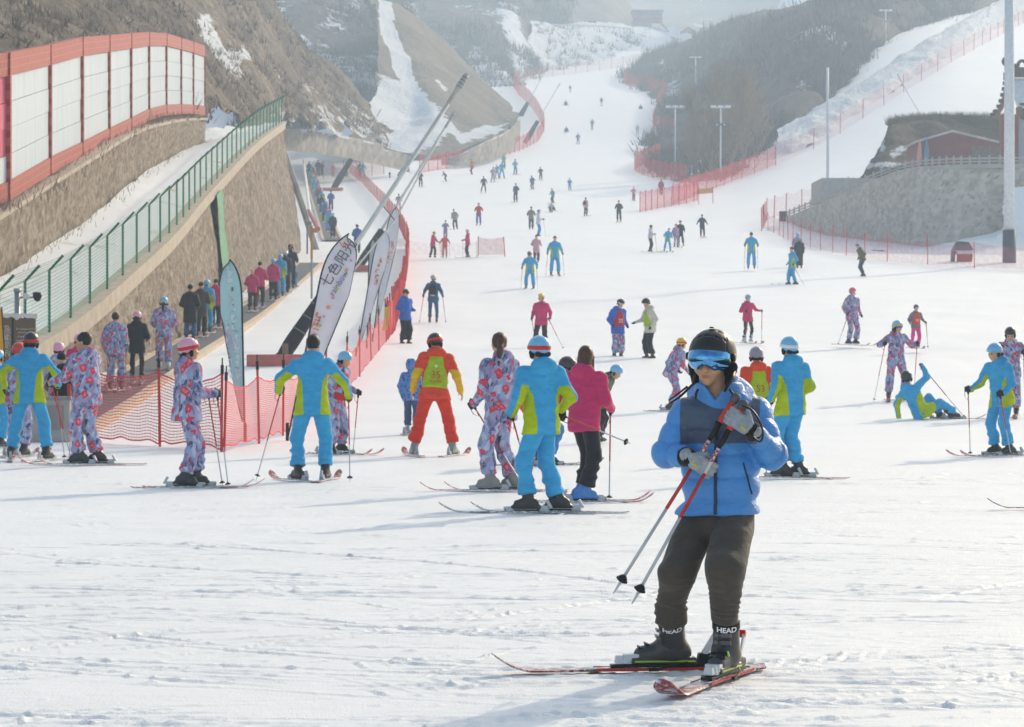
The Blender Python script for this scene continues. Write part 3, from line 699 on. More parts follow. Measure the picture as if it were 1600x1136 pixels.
def temple():
    D = 208; root = empty('temple', pix(1600, 262, D)); O = root.location
    W = lambda px, py, dd=0: pix(px, py, D)-O+Vector((0, dd, 0))
    M_T = plain('dark_roof_tile', '#54504f', .8, var=.3, scale=4); M_TR = plain('temple_red', '#8d4643', .7, var=.2); M_EV = plain('painted_eaves', '#55524a', .8, var=.5, scale=6)
    m = MB(); a = W(1567, 262); m.box(W(1580, 220, 1)+Vector((0, 0, 0)), (26*D/FPX, 1.2, 84*D/FPX)); m.build('red_pier', M_TR, root)
    m = MB(); m.box(W(1640, 225, 2), (96*D/FPX, 3, 74*D/FPX)); m.build('wall', plain('temple_plaster', '#9aa4ad', .8), root)
    # gabled roof seen from the end: a sweeping barge board, snow on the far slope
    prof = [(1572, 118), (1571, 132), (1567, 150), (1561, 168), (1551, 181)]
    m = MB(); vs = []
    for p in prof: vs.append(W(*p, -.3))
    for p in prof: vs.append(W(p[0]+5, p[1]+4, -.3))
    n = len(prof)
    for i in range(n-1):
        a, b, c, d = vs[i], vs[i+1], vs[n+i+1], vs[n+i]; y = Vector((0, .5, 0)); m.add([a, b, c, d, a+y, b+y, c+y, d+y], [(0, 1, 2, 3), (7, 6, 5, 4), (0, 4, 5, 1), (1, 5, 6, 2), (2, 6, 7, 3), (3, 7, 4, 0)])
    m.build('barge_board', plain('weathered_orange_board', '#a5695a', .8, var=.3), root)
    for i in range(9):       # tile ends stepping down the verge
        t = i/8; p = crm(np.array(prof, float), 9)[i]; m = MB(); m.box(W(p[0]-1.2, p[1]-1.5, -.2), (.28, .5, .24)); m.build('verge_tile', M_T, root)
    m = MB(); vs = [W(1574, 122, 0), W(1680, 122, 0), W(1690, 182, -2.2), W(1582, 170, -2.2), W(1574, 122, .4), W(1680, 122, .4), W(1690, 186, -2.2), W(1582, 174, -2.2)]
    m.add(vs, [(0, 1, 2, 3), (7, 6, 5, 4), (0, 4, 5, 1), (1, 5, 6, 2), (2, 6, 7, 3), (3, 7, 4, 0)]); m.build('snowy_roof', plain('snow_on_tiles', (.66, .69, .74, 1), .8, var=.15), root)
    m = MB(); m.box(W(1630, 113, 0), (106*D/FPX, .6, 15*D/FPX)); m.build('ridge', M_T, root)
    for (cx, cy, r, a0, a1) in ((1573, 96, 5.5, 20, 300), (1597, 101, 6, -20, 200), (1620, 101, 6, -20, 200)):      # curled ridge ornaments
        pts = [W(cx+r*math.cos(R(a)), cy-r*math.sin(R(a)), 0) for a in np.linspace(a0, a1, 14)]; m = MB(); m.tube(pts, [.13]*14, 6); m.build('ridge_scroll', M_T, root, True)
    m = MB(); m.tube([W(1585, 100, 0), W(1591, 108, 0)], [.1, .2], 6); m.build('ridge_finial', M_T, root)
    for i in range(7):
        m = MB(); m.box(W(1585+i*7, 178+(i % 2)*3, -1.9), (.30, .9, .7)); m.build('bracket', plain('painted_bracket', '#4f5550' if i % 2 else '#7a5a45', .8), root)
    m = MB(); m.box(W(1640, 172, -1.9), (110*D/FPX, .4, .7)); m.build('painted_beam', M_EV, root)
    props(root, 'temple hall with curled roof ridge behind the tall lamp post', 'temple')
temple()

# ---- buildings far up the valley
def far_buildings():
    D = 950; k = D/FPX; root = empty('viewing_house', pix(1012, 58, D)); O = root.location
    W = lambda px, py, dd=0: pix(px, py, D)-O+Vector((0, dd, 0))
    red = plain('red_paint', '#a83a3c', .6); 
    m = MB(); m.box(W(1012, 30, 4), (46*k, 8, 5*k)); m.build('red_base', red, root)
    m = MB(); m.box(W(1012, 17, 4), (50*k, 9, 3*k)); m.build('roof', red, root)
    m = MB(); m.box(W(1012, 23, 4.2), (45*k, 7, 9*k)); m.build('wall', plain('blue_grey_wall', '#8fa3b8', .5), root)
    for i in range(6):
        m = MB(); m.box(W(992+i*8, 23, .55), (5.5*k, .2, 6*k)); m.build('window', plain('blue_glass', '#4d78a8', .2, .6), root)
        m = MB(); m.box(W(988+i*8, 23, .6), (.3, .4, 9*k)); m.build('column', red, root)
    m = MB(); m.box(W(1005, 42, 5), (28*k, 6, 18*k)); m.build('stone_podium', M_CONC2, root)
    m = MB()
    for i in range(8):
        m = MB(); m.box(W(1031+i*2.6, 31+i*3.1, 3), (3*k, 3, 2*k)); m.build('step', M_CONC2, root)
    props(root, 'red pavilion with blue windows on stilts high above the run', 'pavilion')
    def hut(cx, y0, y1, w, col, D, roofc, label, gable):
        k = D/FPX; r = empty('hut', pix(cx, y1, D)); h = (y1-y0)*k; m = MB()
        if gable:
            m.prism([(-w*k/2, -1), (w*k/2, -1), (w*k/2, h*.6), (0, h), (-w*k/2, h*.6)], 5); m.build('wall', plain('hut_'+col[1:], col, .8), r)
            m = MB(); m.prism([(-w*k*.58, h*.55), (0, h*1.02), (w*k*.58, h*.55), (w*k*.58, h*.63), (0, h*1.13), (-w*k*.58, h*.63)], 5.6); m.build('roof', plain('hutroof_'+roofc[1:], roofc, .8), r)
        else:
            m.box((0, 0, h/2-.5), (w*k, 4, h+1)); m.build('wall', plain('hut_'+col[1:], col, .8), r); m = MB(); m.box((0, 0, h+.15), (w*k*1.08, 4.6, .3)); m.build('roof', plain('hutroof_'+roofc[1:], roofc, .8), r)
        m = MB(); m.box((w*k*.12, -2.55, h*.35), (w*k*.25, .15, h*.45)); m.build('window', plain('hut_window', '#4a5a6c', .3), r)
        props(r, label, 'hut')
    hut(921, 35, 49, 20, '#4b5055', 890, '#6a6a6a', 'dark flat roofed cabin on the snowy shelf above the run', False)
    hut(1075, 45, 61, 22, '#c08552', 905, '#8d6b4e', 'small orange gabled hut beyond the scrub hill', True)
    # pale balustrade on the shelf
    root = empty('shelf_railing', pix(900, 50, 850)); m = MB(); pts = [pix(x, y, d)-root.location for x, y, d in ((835, 46, 800), (870, 47, 830), (930, 48, 862), (985, 52, 888))]
    m.tube([p+Vector((0, 0, 1.5)) for p in pts], .18, 4); m.build('rail', M_CONC2, root)
    for p in crm(np.array([tuple(p) for p in pts]), 24): m = MB(); m.box(Vector(p)+Vector((0, 0, .7)), (.25, .25, 1.8)); m.build('post', M_CONC2, root)
    props(root, 'pale railing along the edge of the snowy shelf', 'railing')
far_buildings()

# ================================================================== NETS, BANNERS, LAMPS, LANCES, CONVEYOR
M_NETRED = plain('net_red_cord', '#dc3f44', .7, var=.15)
M_POSTRED = plain('net_post_red', '#cc2f33', .5, var=.12); M_BLACK = plain('black_plastic', '#1c1d20', .45, var=.2)
def alpha_net(name, hexc, cover):
    t = NT(name, .8, .1); u = t.n('TexCoord').outputs['UV']; n = t.noise(u, 3, 4, .6)
    k = t.math('ADD', t.math('MULTIPLY', t.math('SUBTRACT', n, .5), .5), cover, clamp=True)
    t.color(srgb(hexc)); tr = t.n('BsdfTransparent'); mx = t.n('MixShader'); t.l(k, mx.inputs[0]); t.l(tr.outputs[0], mx.inputs[1]); t.l(t.p.outputs[0], mx.inputs[2]); t.l(mx.outputs[0], t.out.inputs[0]); return t.m
M_NETFAR = alpha_net('far_net', '#d6444c', .50); M_NETPALE = alpha_net('pale_net', '#dc6a74', .17); M_NETSOLID = alpha_net('folded_net', '#d8404a', .78)
def resample(P, step):
    P = [Vector(p) for p in P]; out = [P[0]]; acc = 0
    for a, b in zip(P[:-1], P[1:]):
        L = (b-a).length; t = step-acc
        while t <= L: out.append(a.lerp(b, t/L)); t += step
        acc = (acc+L) % step if L >= step-acc else acc+L
    if (out[-1]-P[-1]).length > step*.4: out.append(P[-1])
    return out
def net_fence(label, pts, h=1.15, every=2.2, near=False, mat=None, post_r=.022, lean=.03, seed=0, cell=.055, group=None, posttop=.2):
    r = random.Random(seed); posts = resample(pts, every) if every else [Vector(p) for p in pts]
    for p in posts: p.z = float(ground_z(p.x, p.y))
    root = empty('net_fence', posts[0]); O = root.location; tops = []
    for i, p in enumerate(posts):
        ln = Vector((r.uniform(-lean, lean), r.uniform(-lean, lean)*.5, 1))*(h+posttop*r.uniform(.4, 1.1)); b = p-O
        m = MB(); m.tube([b-Vector((0, 0, .1)), b+ln*.86], post_r, 6); pst = m.build('post', M_POSTRED, root)
        if near:
            m = MB(); m.tube([b+ln*.86, b+ln*.96, b+ln*.965, b+ln*1.04], [post_r*1.25, post_r*1.25, post_r*.5, post_r*.5], 6); m.build('post_cap', M_BLACK, pst)
        tops.append((b+ln*(h/ln.z)*.98, b+Vector((0, 0, .06))))
    V = []; F = []; UV = []
    if near:
        ww = .0058
        for i in range(len(posts)-1):
            (t0, b0), (t1, b1) = tops[i], tops[i+1]; L = (b1-b0).length; n = max(4, int(L/cell)); rows = int(h/cell); sag = .10*L/2.2+r.uniform(-.02, .05)
            def P(s, q, dx=0, dz=0):
                lo = b0.lerp(b1, s); hi = t0.lerp(t1, s); w = 4*s*(1-s); hi = hi-Vector((0, 0, sag*w)); lo = lo+Vector((0, 0, .03*w+.02*math.sin(s*17+i)))
                v = lo.lerp(hi, q); v = v+Vector((0, .03*math.sin(s*9+q*4+i), .005*math.sin(s*31+q*3))); return v
            u = (b1-b0).normalized()
            for a in range(n+1):
                col = [P(a/n, q/6) for q in range(7)]; k = len(V)
                for v in col: V += [tuple(v-u*ww), tuple(v+u*ww)]
                F += [(k+2*q, k+2*q+1, k+2*q+3, k+2*q+2) for q in range(6)]
            for q in range(rows+1):
                w2 = ww*(2.2 if q in (0, rows) else 1); k = len(V)
                for a in range(n+1):
                    v = P(a/n, q/rows); V += [tuple(v-Vector((0, 0, w2))), tuple(v+Vector((0, 0, w2)))]
                F += [(k+2*a, k+2*a+2, k+2*a+3, k+2*a+1) for a in range(n)]
        mesh_np('net', V, np.array(F), M_NETRED, root, False)
    else:
        for i in range(len(posts)-1):
            (t0, b0), (t1, b1) = tops[i], tops[i+1]; L = (b1-b0).length; n = 5; k = len(V)
            for a in range(n+1):
                s = a/n; w = 4*s*(1-s); lo = b0.lerp(b1, s)+Vector((0, .12*math.sin(s*6+i*2), 0)); hi = t0.lerp(t1, s)-Vector((0, 0, min(.3, .06*L)*w)); V += [tuple(lo), tuple(hi)]; UV += [(s*L, 0), (s*L, h)]
            F += [(k+2*a, k+2*a+2, k+2*a+3, k+2*a+1) for a in range(n)]
        mesh_np('net', V, np.array(F), mat or M_NETFAR, root, False, uv=UV)
    return props(root, label, 'net fence', group)
G = on_ground
# the long net that divides the lift lane from the run
net_fence('pale red net stretched across the snow at the foot of the lift lane', [G(140, 690), G(250, 698), G(346, 706)], 1.2, None, True, seed=1, posttop=.35)
net_fence('near red net running back between the lift lane and the run', [G(350, 706), G(405, 693), G(442, 681), G(478, 664), G(510, 640), G(540, 615), G(562, 590), G(580, 567), G(592, 552), G(604, 536)], 1.12, None, True, seed=2, posttop=.3, cell=.043)
net_fence('dense red net bunched along the middle of the lift lane', [G(604, 536), G(617, 515), G(624, 490), G(630, 465), G(634, 440), G(637, 415), G(638, 388)], 1.25, 1.6, False, M_NETSOLID, .03, .06, seed=3, posttop=.55)
net_fence('far red net curving up beside the second lift', [G(637, 384), G(622, 352), G(604, 328), G(585, 308), G(565, 286), G(546, 270)], 1.5, 3.0, False, M_NETFAR, .03, seed=4)
net_fence('faint net closing off the lift lane beside the second snow lance', [G(596, 396), G(636, 396)], 1.0, 3.0, False, M_NETPALE, .03, seed=5)
net_fence('red net along the foot of the curved dusty wall', [G(655, 272), G(690, 266), G(730, 258), G(775, 247), G(815, 234), G(840, 222), G(850, 205)], 2.4, 5, False, alpha_net('far_net_b', '#d4343e', .42), .05, seed=6)
net_fence('bright red net bulging out at the bend of the upper run', [G(850, 203), G(842, 186), G(828, 166), G(812, 150), G(803, 138), G(808, 129)], 3.2, 7, False, M_NETFAR, .06, seed=7)
net_fence('faint red net below the snowy bank at the top of the run', [G(810, 128), G(845, 122), G(885, 117), G(930, 111), G(970, 105), G(1005, 98)], 3.0, 10, False, M_NETPALE, .06, seed=8)
net_fence('red net round the corner of the scrub hill high on the run', [G(975, 122), G(978, 134), G(1000, 140), G(1035, 146), G(1040, 151)], 3.2, 8, False, M_NETFAR, .06, seed=9)
net_fence('red net folded along the edge of the scrub hill', [G(1041, 152), G(1028, 168), G(1026, 185), G(1020, 204), G(1038, 210), G(1052, 211)], 3.0, 6, False, M_NETFAR, .06, seed=10)
net_fence('red net jutting onto the run below the scrub hill', [G(1032, 248), G(1008, 258), G(990, 266), G(1008, 276), G(1040, 282), G(1072, 288)], 2.4, 4, False, M_NETFAR, .05, seed=11)
net_fence('red net panels standing loose at the mouth of the side run', [G(1000, 332), G(1030, 326), G(1052, 322), G(1090, 314)], 2.0, 2.5, False, alpha_net('far_net_c', '#d4343e', .5), .04, seed=12)
net_fence('red net below the poplars joining the side run net', [G(1052, 320), G(1080, 309), G(1092, 302), G(1118, 294), G(1150, 281), G(1212, 258)], 2.2, 4, False, M_NETFAR, .04, seed=13)
net_fence('long faint net with red posts climbing beside the side run', [G(1212, 258), G(1260, 238), G(1310, 210), G(1360, 178), G(1410, 146), G(1460, 115), G(1510, 86), G(1560, 58), G(1620, 25)], 2.6, 12, False, M_NETPALE, .04, seed=14)
net_fence('pink net with red posts in front of the curved stone wall', [G(1192, 358), G(1216, 368), G(1240, 380), G(1285, 392), G(1320, 400), G(1380, 410), G(1430, 414), G(1500, 420), G(1560, 422), G(1640, 424)], 1.5, 4.6, False, alpha_net('pale_net_d', '#dc6a74', .24), .024, seed=15, posttop=.5)
net_fence('small pink net leaning outward beside the end of the stone wall', [G(1190, 362), G(1198, 345), G(1216, 338), G(1250, 330), G(1290, 318), G(1330, 306)], 2.0, 5.0, False, M_NETPALE, .04, seed=16)
net_fence('small pink net panel between two leaning poles on the open run', [G(747, 400), G(789, 400)], 1.15, None, False, alpha_net('pale_net_b', '#e07078', .4), .03, .16, seed=17)
net_fence('faint net behind the pink skiers on the open run', [G(640, 400), G(690, 401), G(745, 402)], .95, None, False, alpha_net('pale_net_c', '#e08890', .10), .012, seed=18)
net_fence('pink net at the top of the far queue', [G(505, 278), G(530, 279), G(560, 276), G(600, 273)], 2.2, 4, False, M_NETPALE, .04, seed=19)

# ---- lettering
def text_mesh(name, s, size, M, mat, parent, extrude=.002, align='CENTER', shear=0, bold=0):
    cu = bpy.data.curves.new(name, 'FONT'); cu.body = s; cu.size = size; cu.extrude = extrude; cu.align_x = align; cu.align_y = 'CENTER'; cu.shear = shear; cu.offset = bold; cu.resolution_u = 3
    ob = bpy.data.objects.new(name, cu); C.objects.link(ob); bpy.context.view_layer.update()
    me = bpy.data.meshes.new_from_object(ob.evaluated_get(bpy.context.evaluated_depsgraph_get())); bpy.data.objects.remove(ob); bpy.data.curves.remove(cu)
    me.transform(M); me.materials.clear(); return props(link(name, me, mat, parent), kind='stuff')
def frame(o, xa, za):
    """matrix: text x along xa, text y along za"""
    x = Vector(xa).normalized(); y = Vector(za).normalized(); z = x.cross(y).normalized(); y = z.cross(x)
    return Matrix(((x.x, y.x, z.x, o[0]), (x.y, y.y, z.y, o[1]), (x.z, y.z, z.z, o[2]), (0, 0, 0, 1)))

# ---- feather banners
def feather(label, base, H, W, yaw, lean, cloth, texts, side=1, bend=.5):
    """pole with a sail-shaped cloth; cloth hangs on one side, the pole bends over the top"""
    root = empty('feather_banner', base, yaw); n = 26
    def pole(s):
        z = s*H; x = lean*z/H*H*.0 + lean*z
        k = max(0, (s-.72)/.28); return Vector((x+side*bend*k**2.2*W, 0, z-.12*k**2*H*.6))
    m = MB(); m.tube([pole(i/n) for i in range(n+1)], [.016-.010*i/n for i in range(n+1)], 6); m.build('pole', plain('banner_pole', '#26282c', .4), root)
    lo = .10; L = []; Rr = []
    for i in range(n+1):
        s = lo+(1-lo)*i/n; p = pole(s); t = i/n
        w = W*(.10+.90*min(1, t/.62)**.85) if t < .8 else W*math.sqrt(max(0, 1-((t-.8)/.2)**2))
        tip = pole(1.0); 
        if t >= .8: e = Vector((max(p.x+.01, 0), 0, p.z)); wx = max(.012, w)
        else: wx = w
        L.append(p+Vector((side*.012, 0, 0))); Rr.append(Vector((lean*p.z+side*wx if t < .8 else max(p.x+.01, lean*p.z+side*wx) if side > 0 else min(p.x-.01, lean*p.z+side*wx), 0, p.z)))
    V = []; F = []; cols = 5
    for y in (-.003, .003):
        for i in range(n+1):
            for c in range(cols): s = c/(cols-1); v = L[i].lerp(Rr[i], s); V.append((v.x, v.y+y+.03*math.sin(i*.5+s*2)*s, v.z))
    g = grid_faces(cols, n+1); k = (n+1)*cols
    F = np.concatenate([g, g[:, ::-1]+k]); mesh_np('cloth', V, F, cloth, root)
    m = MB(); m.tube([tuple(v) for v in Rr], .010, 5); m.tube([tuple(v) for v in L], .012, 5); m.build('hem', plain('banner_pole', '#26282c', .4), root)
    for (s, x, z, size, ang, mat, sh) in texts:
        M = frame((x, -.012-.03, z), (math.cos(R(ang)), 0, math.sin(R(ang))), (-math.sin(R(ang)), 0, math.cos(R(ang)))); text_mesh('lettering', s, size, M, mat, root, .001, shear=sh)
    m = MB(); m.tube([(0, 0, -.15), (0, 0, .3)], .03, 6); m.build('ground_spike', M_BLACK, root)
    return props(root, label, 'banner'), root
def teal_cloth():
    t = NT('teal_cloth', .7, .2); v = t.co(); n = t.noise(t.map(v, (1.5, 1, .7)), 1.6, 4, .6, 1.0)
    t.color(t.ramp(n, [(.3, srgb('#b3d2da')), (.5, srgb('#a4d4d4')), (.66, srgb('#b9b7d4'))])); return t.m
def white_cloth():
    t = NT('white_cloth', .7, .2); v = t.co(); n = t.noise(v, 2.0, 3, .5); t.color(t.ramp(n, [(.35, srgb('#d9d6de')), (.7, srgb('#ebe9ee'))])); return t.m
M_INK = plain('dark_ink', '#5d5664', .7); M_WINK = plain('white_ink', '#e6eef0', .7); M_ORINK = plain('orange_ink', '#e8824e', .7); M_YINK = plain('olive_ink', '#b9a93a', .7)

# ---- the banners
def scribble(parent, o, xa, za, n, size, mat, seed, gap=1.1):
    """rows of tiny illegible characters, printed strokes"""
    r = random.Random(seed); xa = Vector(xa).normalized(); za = Vector(za).normalized(); m = MB(); nn = xa.cross(za)*.0008
    for i in range(n):
        c = Vector(o)+xa*(i*size*gap)
        for k in range(r.randint(4, 6)):
            a = c+xa*size*r.uniform(-.42, .2)+za*size*r.uniform(-.42, .42); horiz = r.random() < .6; L = size*r.uniform(.3, .75); t = size*.07; u, v = (xa, za) if horiz else (za, xa)
            if not horiz: a = c+za*size*r.uniform(-.45, 0)+xa*size*r.uniform(-.4, .4)
            m.quad(a-v*t+nn, a+u*L-v*t+nn, a+u*L+v*t+nn, a+v*t+nn)
    return props(m.build('lettering', mat, parent), kind='stuff')
tb, troot = feather('teal feather banner with white print and dark edge in the lift lane', on_ground(383, 690), 3.25, .36, 0, -.02, teal_cloth(), [], side=-1)
for k, (x, z, n, sz) in enumerate(((-.27, 2.90, 4, .100), (-.22, 2.50, 14, .100), (-.30, 1.95, 11, .080))): scribble(troot, (x, -.045, z), (.075, 0, -1), (1, 0, .075), n, sz, M_WINK, k+3)
wb, wroot = feather('big white feather banner with dark Chinese lettering leaning right', on_ground(449, 689), 3.72, .54, 0, .20, white_cloth(), [
    ('七色阳光', .86, 2.95, .225, 57, M_INK, 0), ('rainbow', .86, 2.62, .14, 57, M_INK, 0)], side=1)
for k, (x, z) in enumerate(((.98, 3.22), (1.02, 3.28), (.95, 3.30))): 
    m = MB(); a = Vector((.93, -.046, 3.22)); u = Vector((math.cos(k*.8+.5), 0, math.sin(k*.8+.5))); m.tube([a+u*.03, a+u*.10], .009, 5); m.build('sun_ray', M_ORINK, wroot)
for k in range(9):       # a trail of coloured dots under the name
    m = MB(); c = Vector((1.06-.075*k, -.046, 3.0-.155*k)); m.tube([c, c-Vector((0, .001, 0))], .022+.008*(k % 3), 8); m.build('dot', plain('dot_ink_%d' % (k % 4), ('#d98ab0', '#e6a27c', '#a9a2d6', '#b7c47a')[k % 4], .7), wroot)
scribble(wroot, (.42, -.046, 1.75), (.3, 0, 1), (1, 0, -.3), 3, .14, M_ORINK, 31); scribble(wroot, (.28, -.046, 1.25), (.3, 0, 1), (1, 0, -.3), 3, .10, plain('mauve_ink', '#a58fa8', .7), 32)
for (px, py, H, W, ln, lab, mt) in ((556, 560, 3.9, .40, .17, 'white feather banner nearest the second snow lance, seen side on', None), (573, 548, 3.6, .22, .02, 'narrow grey feather banner turned edge on beside the net', 'g'), (582, 536, 4.6, .38, .12, 'tall white feather banner behind the others by the net', None)):
    b, r_ = feather(lab, on_ground(px, py), H, W, R(0), ln, white_cloth() if not mt else plain('grey_cloth', '#aab4b8', .7), [], side=1)
    if not mt: scribble(r_, (ln*H*.55+.18, -.045, H*.55), (.25, 0, 1), (1, 0, -.25), 5, .14, M_ORINK, int(px))

# ---- snow lances
M_LANCE = plain('aluminium', '#cfcfca', .4, .5, metal=.1, var=.12, scale=3); M_PAD = plain('black_pad', '#26272a', .75, var=.25, scale=5, bump=.4)
M_PADRED = plain('red_kerb_pad', '#d07468', .7, var=.12)
def lance(label, base, tip, r=.07, pad=2.6, kerb=3.0, two=True, padr=.26, big=True):
    root = empty('snow_lance', base); u = Vector(tip)-Vector(base); L = u.length; u.normalize(); T = u*L
    m = MB(); m.tube([u*.2, u*(L-.9)], [r, r*.82], 12); m.build('tube', M_LANCE, root, True)
    m = MB(); m.tube([u*(L-.95), u*(L-.5), u*(L-.45), u*L], [r*.9, r*.9, r*1.2, r*1.1], 12); nz = m.build('nozzle_head', plain('nozzle_metal', '#b9b9b5', .45, metal=.1), root, True)
    if big:
        for k in range(4): m = MB(); m.tube([u*(L-.42+.1*k), u*(L-.39+.1*k)], r*1.32, 12); m.build('nozzle_ring', plain('nozzle_ring_metal', '#8f9090', .45, metal=.1), nz, True)
    if two:     # thinner feed pipe slung under the tube, with its stay wires
        o = Vector((.35, .1, -.42)); m = MB(); m.tube([u*1.2+o*.2, u*(L*.55)+o, u*(L*.80)+o*.6], r*.33, 8); m.build('feed_pipe', M_LANCE, root, True)
        m = MB(); m.tube([u*(L*.28)+o*.8, u*(L*.28)], .015, 5); m.tube([u*(L*.55)+o, u*(L*.55)], .015, 5); m.build('clamps', M_BLACK, root)
    n = 12; m = MB(); m.tube([u*(pad*i/n) for i in range(n+1)], [padr*(.75+.5*math.sin(min(1, i/4)*1.57)-.62*max(0, i/n-.3)) for i in range(n+1)], 12); m.build('padding', M_PAD, root, True)
    if big:
        for t in (.45, .62, .78): m = MB(); rr = padr*(.75+.5-.62*max(0, t-.3))+.012; m.tube([u*(pad*t-.02), u*(pad*t+.02)], rr, 12); m.build('pad_strap', plain('pad_strap', '#6f706e', .6), root)
        m = MB(); m.tube([(-.35, 0, 0), u*.7], .05, 6); m.tube([(.35, -.2, 0), u*.9], .05, 6); m.tube([(-.2, .3, 0), u*.8], .05, 6); m.build('stand_legs', plain('stand_steel', '#4c4b4a', .5, metal=.5), root)
        m = MB(); m.box((.25, -.15, .35), (.16, .14, .5)); m.build('valve_box', plain('valve_box', '#8a7d6a', .6), root, bevel=.01)
    if kerb: m = MB(); m.box((.1, -.5, .14), (kerb, .28, .34)); m.build('kerb_pad', M_PADRED, root, bevel=.04)
    return props(root, label, 'snow lance')
b1 = on_ground(432, 572); lance('large silver snow lance with black padding at the near end of the lane', b1, pix(730, 116, b1.y+.8), .072, 2.5, 1.7, padr=.165)
b2 = on_ground(556, 424); lance('second silver snow lance standing behind the white banners', b2, pix(710, 176, b2.y+1), .075, 2.6, 2.0, False, .2)
b3 = on_ground(519, 298); lance('thin snow lance beside the far queue', b3, pix(596, 170, b3.y), .05, 4.0, 2.2, False, .3, False)
b4 = on_ground(640, 292); lance('slim dark lance by the gap in the dusty wall', pix(622, 276, 345), pix(648, 240, 345), .05, 1.5, 0, False, .2, False)
lance('thin snow lance at the bend of the upper run', pix(820, 224, 445), pix(875, 130, 445), .06, 4.0, 0, False, .35, False)
lance('thin snow lance beside the clay spur', pix(808, 190, 520), pix(853, 110, 520), .07, 4.0, 0, False, .4, False)
lance('pale snow lance leaning left above the earth cliff', pix(1445, 192, 300), pix(1402, 116, 300), .06, 1.0, 0, False, .1, False)

# ---- conveyor lift
def conveyor(label, pts, wd=1.1):
    P = [Vector(p) for p in resample(pts, 2.0)]
    for p in P: p.z = float(ground_z(p.x, p.y))
    root = empty('conveyor_lift', P[0]); O = root.location; L_, R_ = [], []
    for i, p in enumerate(P):
        t = (P[min(i+1, len(P)-1)]-P[max(i-1, 0)]); t.z = 0; t.normalize(); sd = Vector((t.y, -t.x, 0)); L_.append(p-O-sd*wd/2); R_.append(p-O+sd*wd/2)
    up = Vector((0, 0, .12)); strip('belt', [tuple(v+up) for v in L_], [tuple(v+up) for v in R_], plain('belt_rubber', '#54575c', .75, var=.2, scale=3), root)
    m = MB(); band(m, [r+Vector((0, 0, .16)) for r in R_], [r+Vector((.17, 0, .13)) for r in R_], .42); m.build('side_deck', plain('tan_deck', '#c6b19d', .8, var=.12, scale=1.5), root)
    m = MB(); band(m, [l+Vector((0, 0, .15)) for l in L_], [l+Vector((-.2, 0, .15)) for l in L_], .40); m.build('side_deck', plain('tan_deck', '#c6b19d', .8, var=.12, scale=1.5), root)
    return props(root, label, 'conveyor')
def bx(d): return float(np.interp(d, [44, 52, 67, 72, 90, 117, 145, 160], [-7.6, -8.15, -8.95, -9.15, -9.75, -10.25, -10.85, -11.2]))
conveyor('grey belt conveyor lift carrying the near queue past the stone wall', [(bx(d), d, 0) for d in (50, 58, 67, 80, 95, 117, 145, 160)])
fq = [on_ground(x, y) for x, y in ((522, 378), (512, 350), (503, 325), (494, 300), (488, 280), (484, 266))]
conveyor('conveyor lift carrying the far queue up the hill', [(p.x-.1, p.y, 0) for p in fq])
def barrier():      # red and white guard at the foot of the far conveyor
    root = empty('lift_guard', on_ground(497, 372)); m = MB(); a = pix(482, 330, 205)-root.location; b = pix(497, 358, 195)-root.location; m.tube([a, b], .16, 6); m.build('red_pad', plain('guard_red', '#b03a42', .6), root)
    m = MB(); m.tube([pix(474, 250, 330)-root.location, pix(484, 332, 206)-root.location], .12, 6); m.build('white_rail', plain('guard_white', '#d5d2d0', .6), root); props(root, 'red and white padded rail beside the far conveyor', 'guard rail')
    for (px, y0, y1, col, lab) in ((480, 397, 345, '#7a7e84', 'grey signal post with dark base by the wall corner'), (487, 470, 352, '#c08a4a', 'thin post with orange top beside the near conveyor')):
        g = on_ground(px, y0); r_ = empty('signal_post', g); H = (y0-y1)*g.y/FPX; m = MB(); m.tube([(0, 0, 0), (0, 0, H*.55)], .05, 6); m.build('lower_pole', plain('post_dark' if px == 480 else 'post_grey', '#33363c' if px == 480 else '#9a9da0', .6), r_)
        m = MB(); m.tube([(0, 0, H*.55), (0, 0, H)], .055, 6); m.build('upper_pole', plain('post_'+col[1:], col, .6), r_); m = MB(); m.box((.12, 0, H*.93), (.3, .1, .2)); m.build('signal_box', plain('post_'+col[1:], col, .6), r_); props(r_, lab, 'post')
barrier()
def lift_gate():     # red posts and bin at the conveyor entrance
    g = on_ground(108, 690); r_ = empty('entry_gate', g); m = MB(); m.box((0, 0, .45), (.06, .06, 1.0)); m.build('post', M_POSTRED, r_, bevel=.01); m = MB(); m.box((.06, .2, .40), (.05, .30, .7), Matrix.Rotation(.25, 3, 'X')); m.build('brace', M_POSTRED, r_, bevel=.01); props(r_, 'short red gate post beside the floral boy', 'gate')
    g = on_ground(70, 690); r_ = empty('control_cabinet', g); m = MB(); m.box((0, 0, .35), (.9, .5, .7)); m.build('body', plain('cabinet_grey', '#a8a49e', .6), r_, bevel=.02); m = MB(); m.box((0, 0, .72), (.95, .55, .05)); m.build('lid', plain('cabinet_lid', '#8d8a86', .6), r_, bevel=.01); m = MB(); m.box((.2, -.26, .4), (.3, .01, .4)); m.build('door', plain('cabinet_door', '#8f8b86', .6), r_); props(r_, 'low grey cabinet at the conveyor entrance behind the skiers', 'cabinet')
lift_gate()

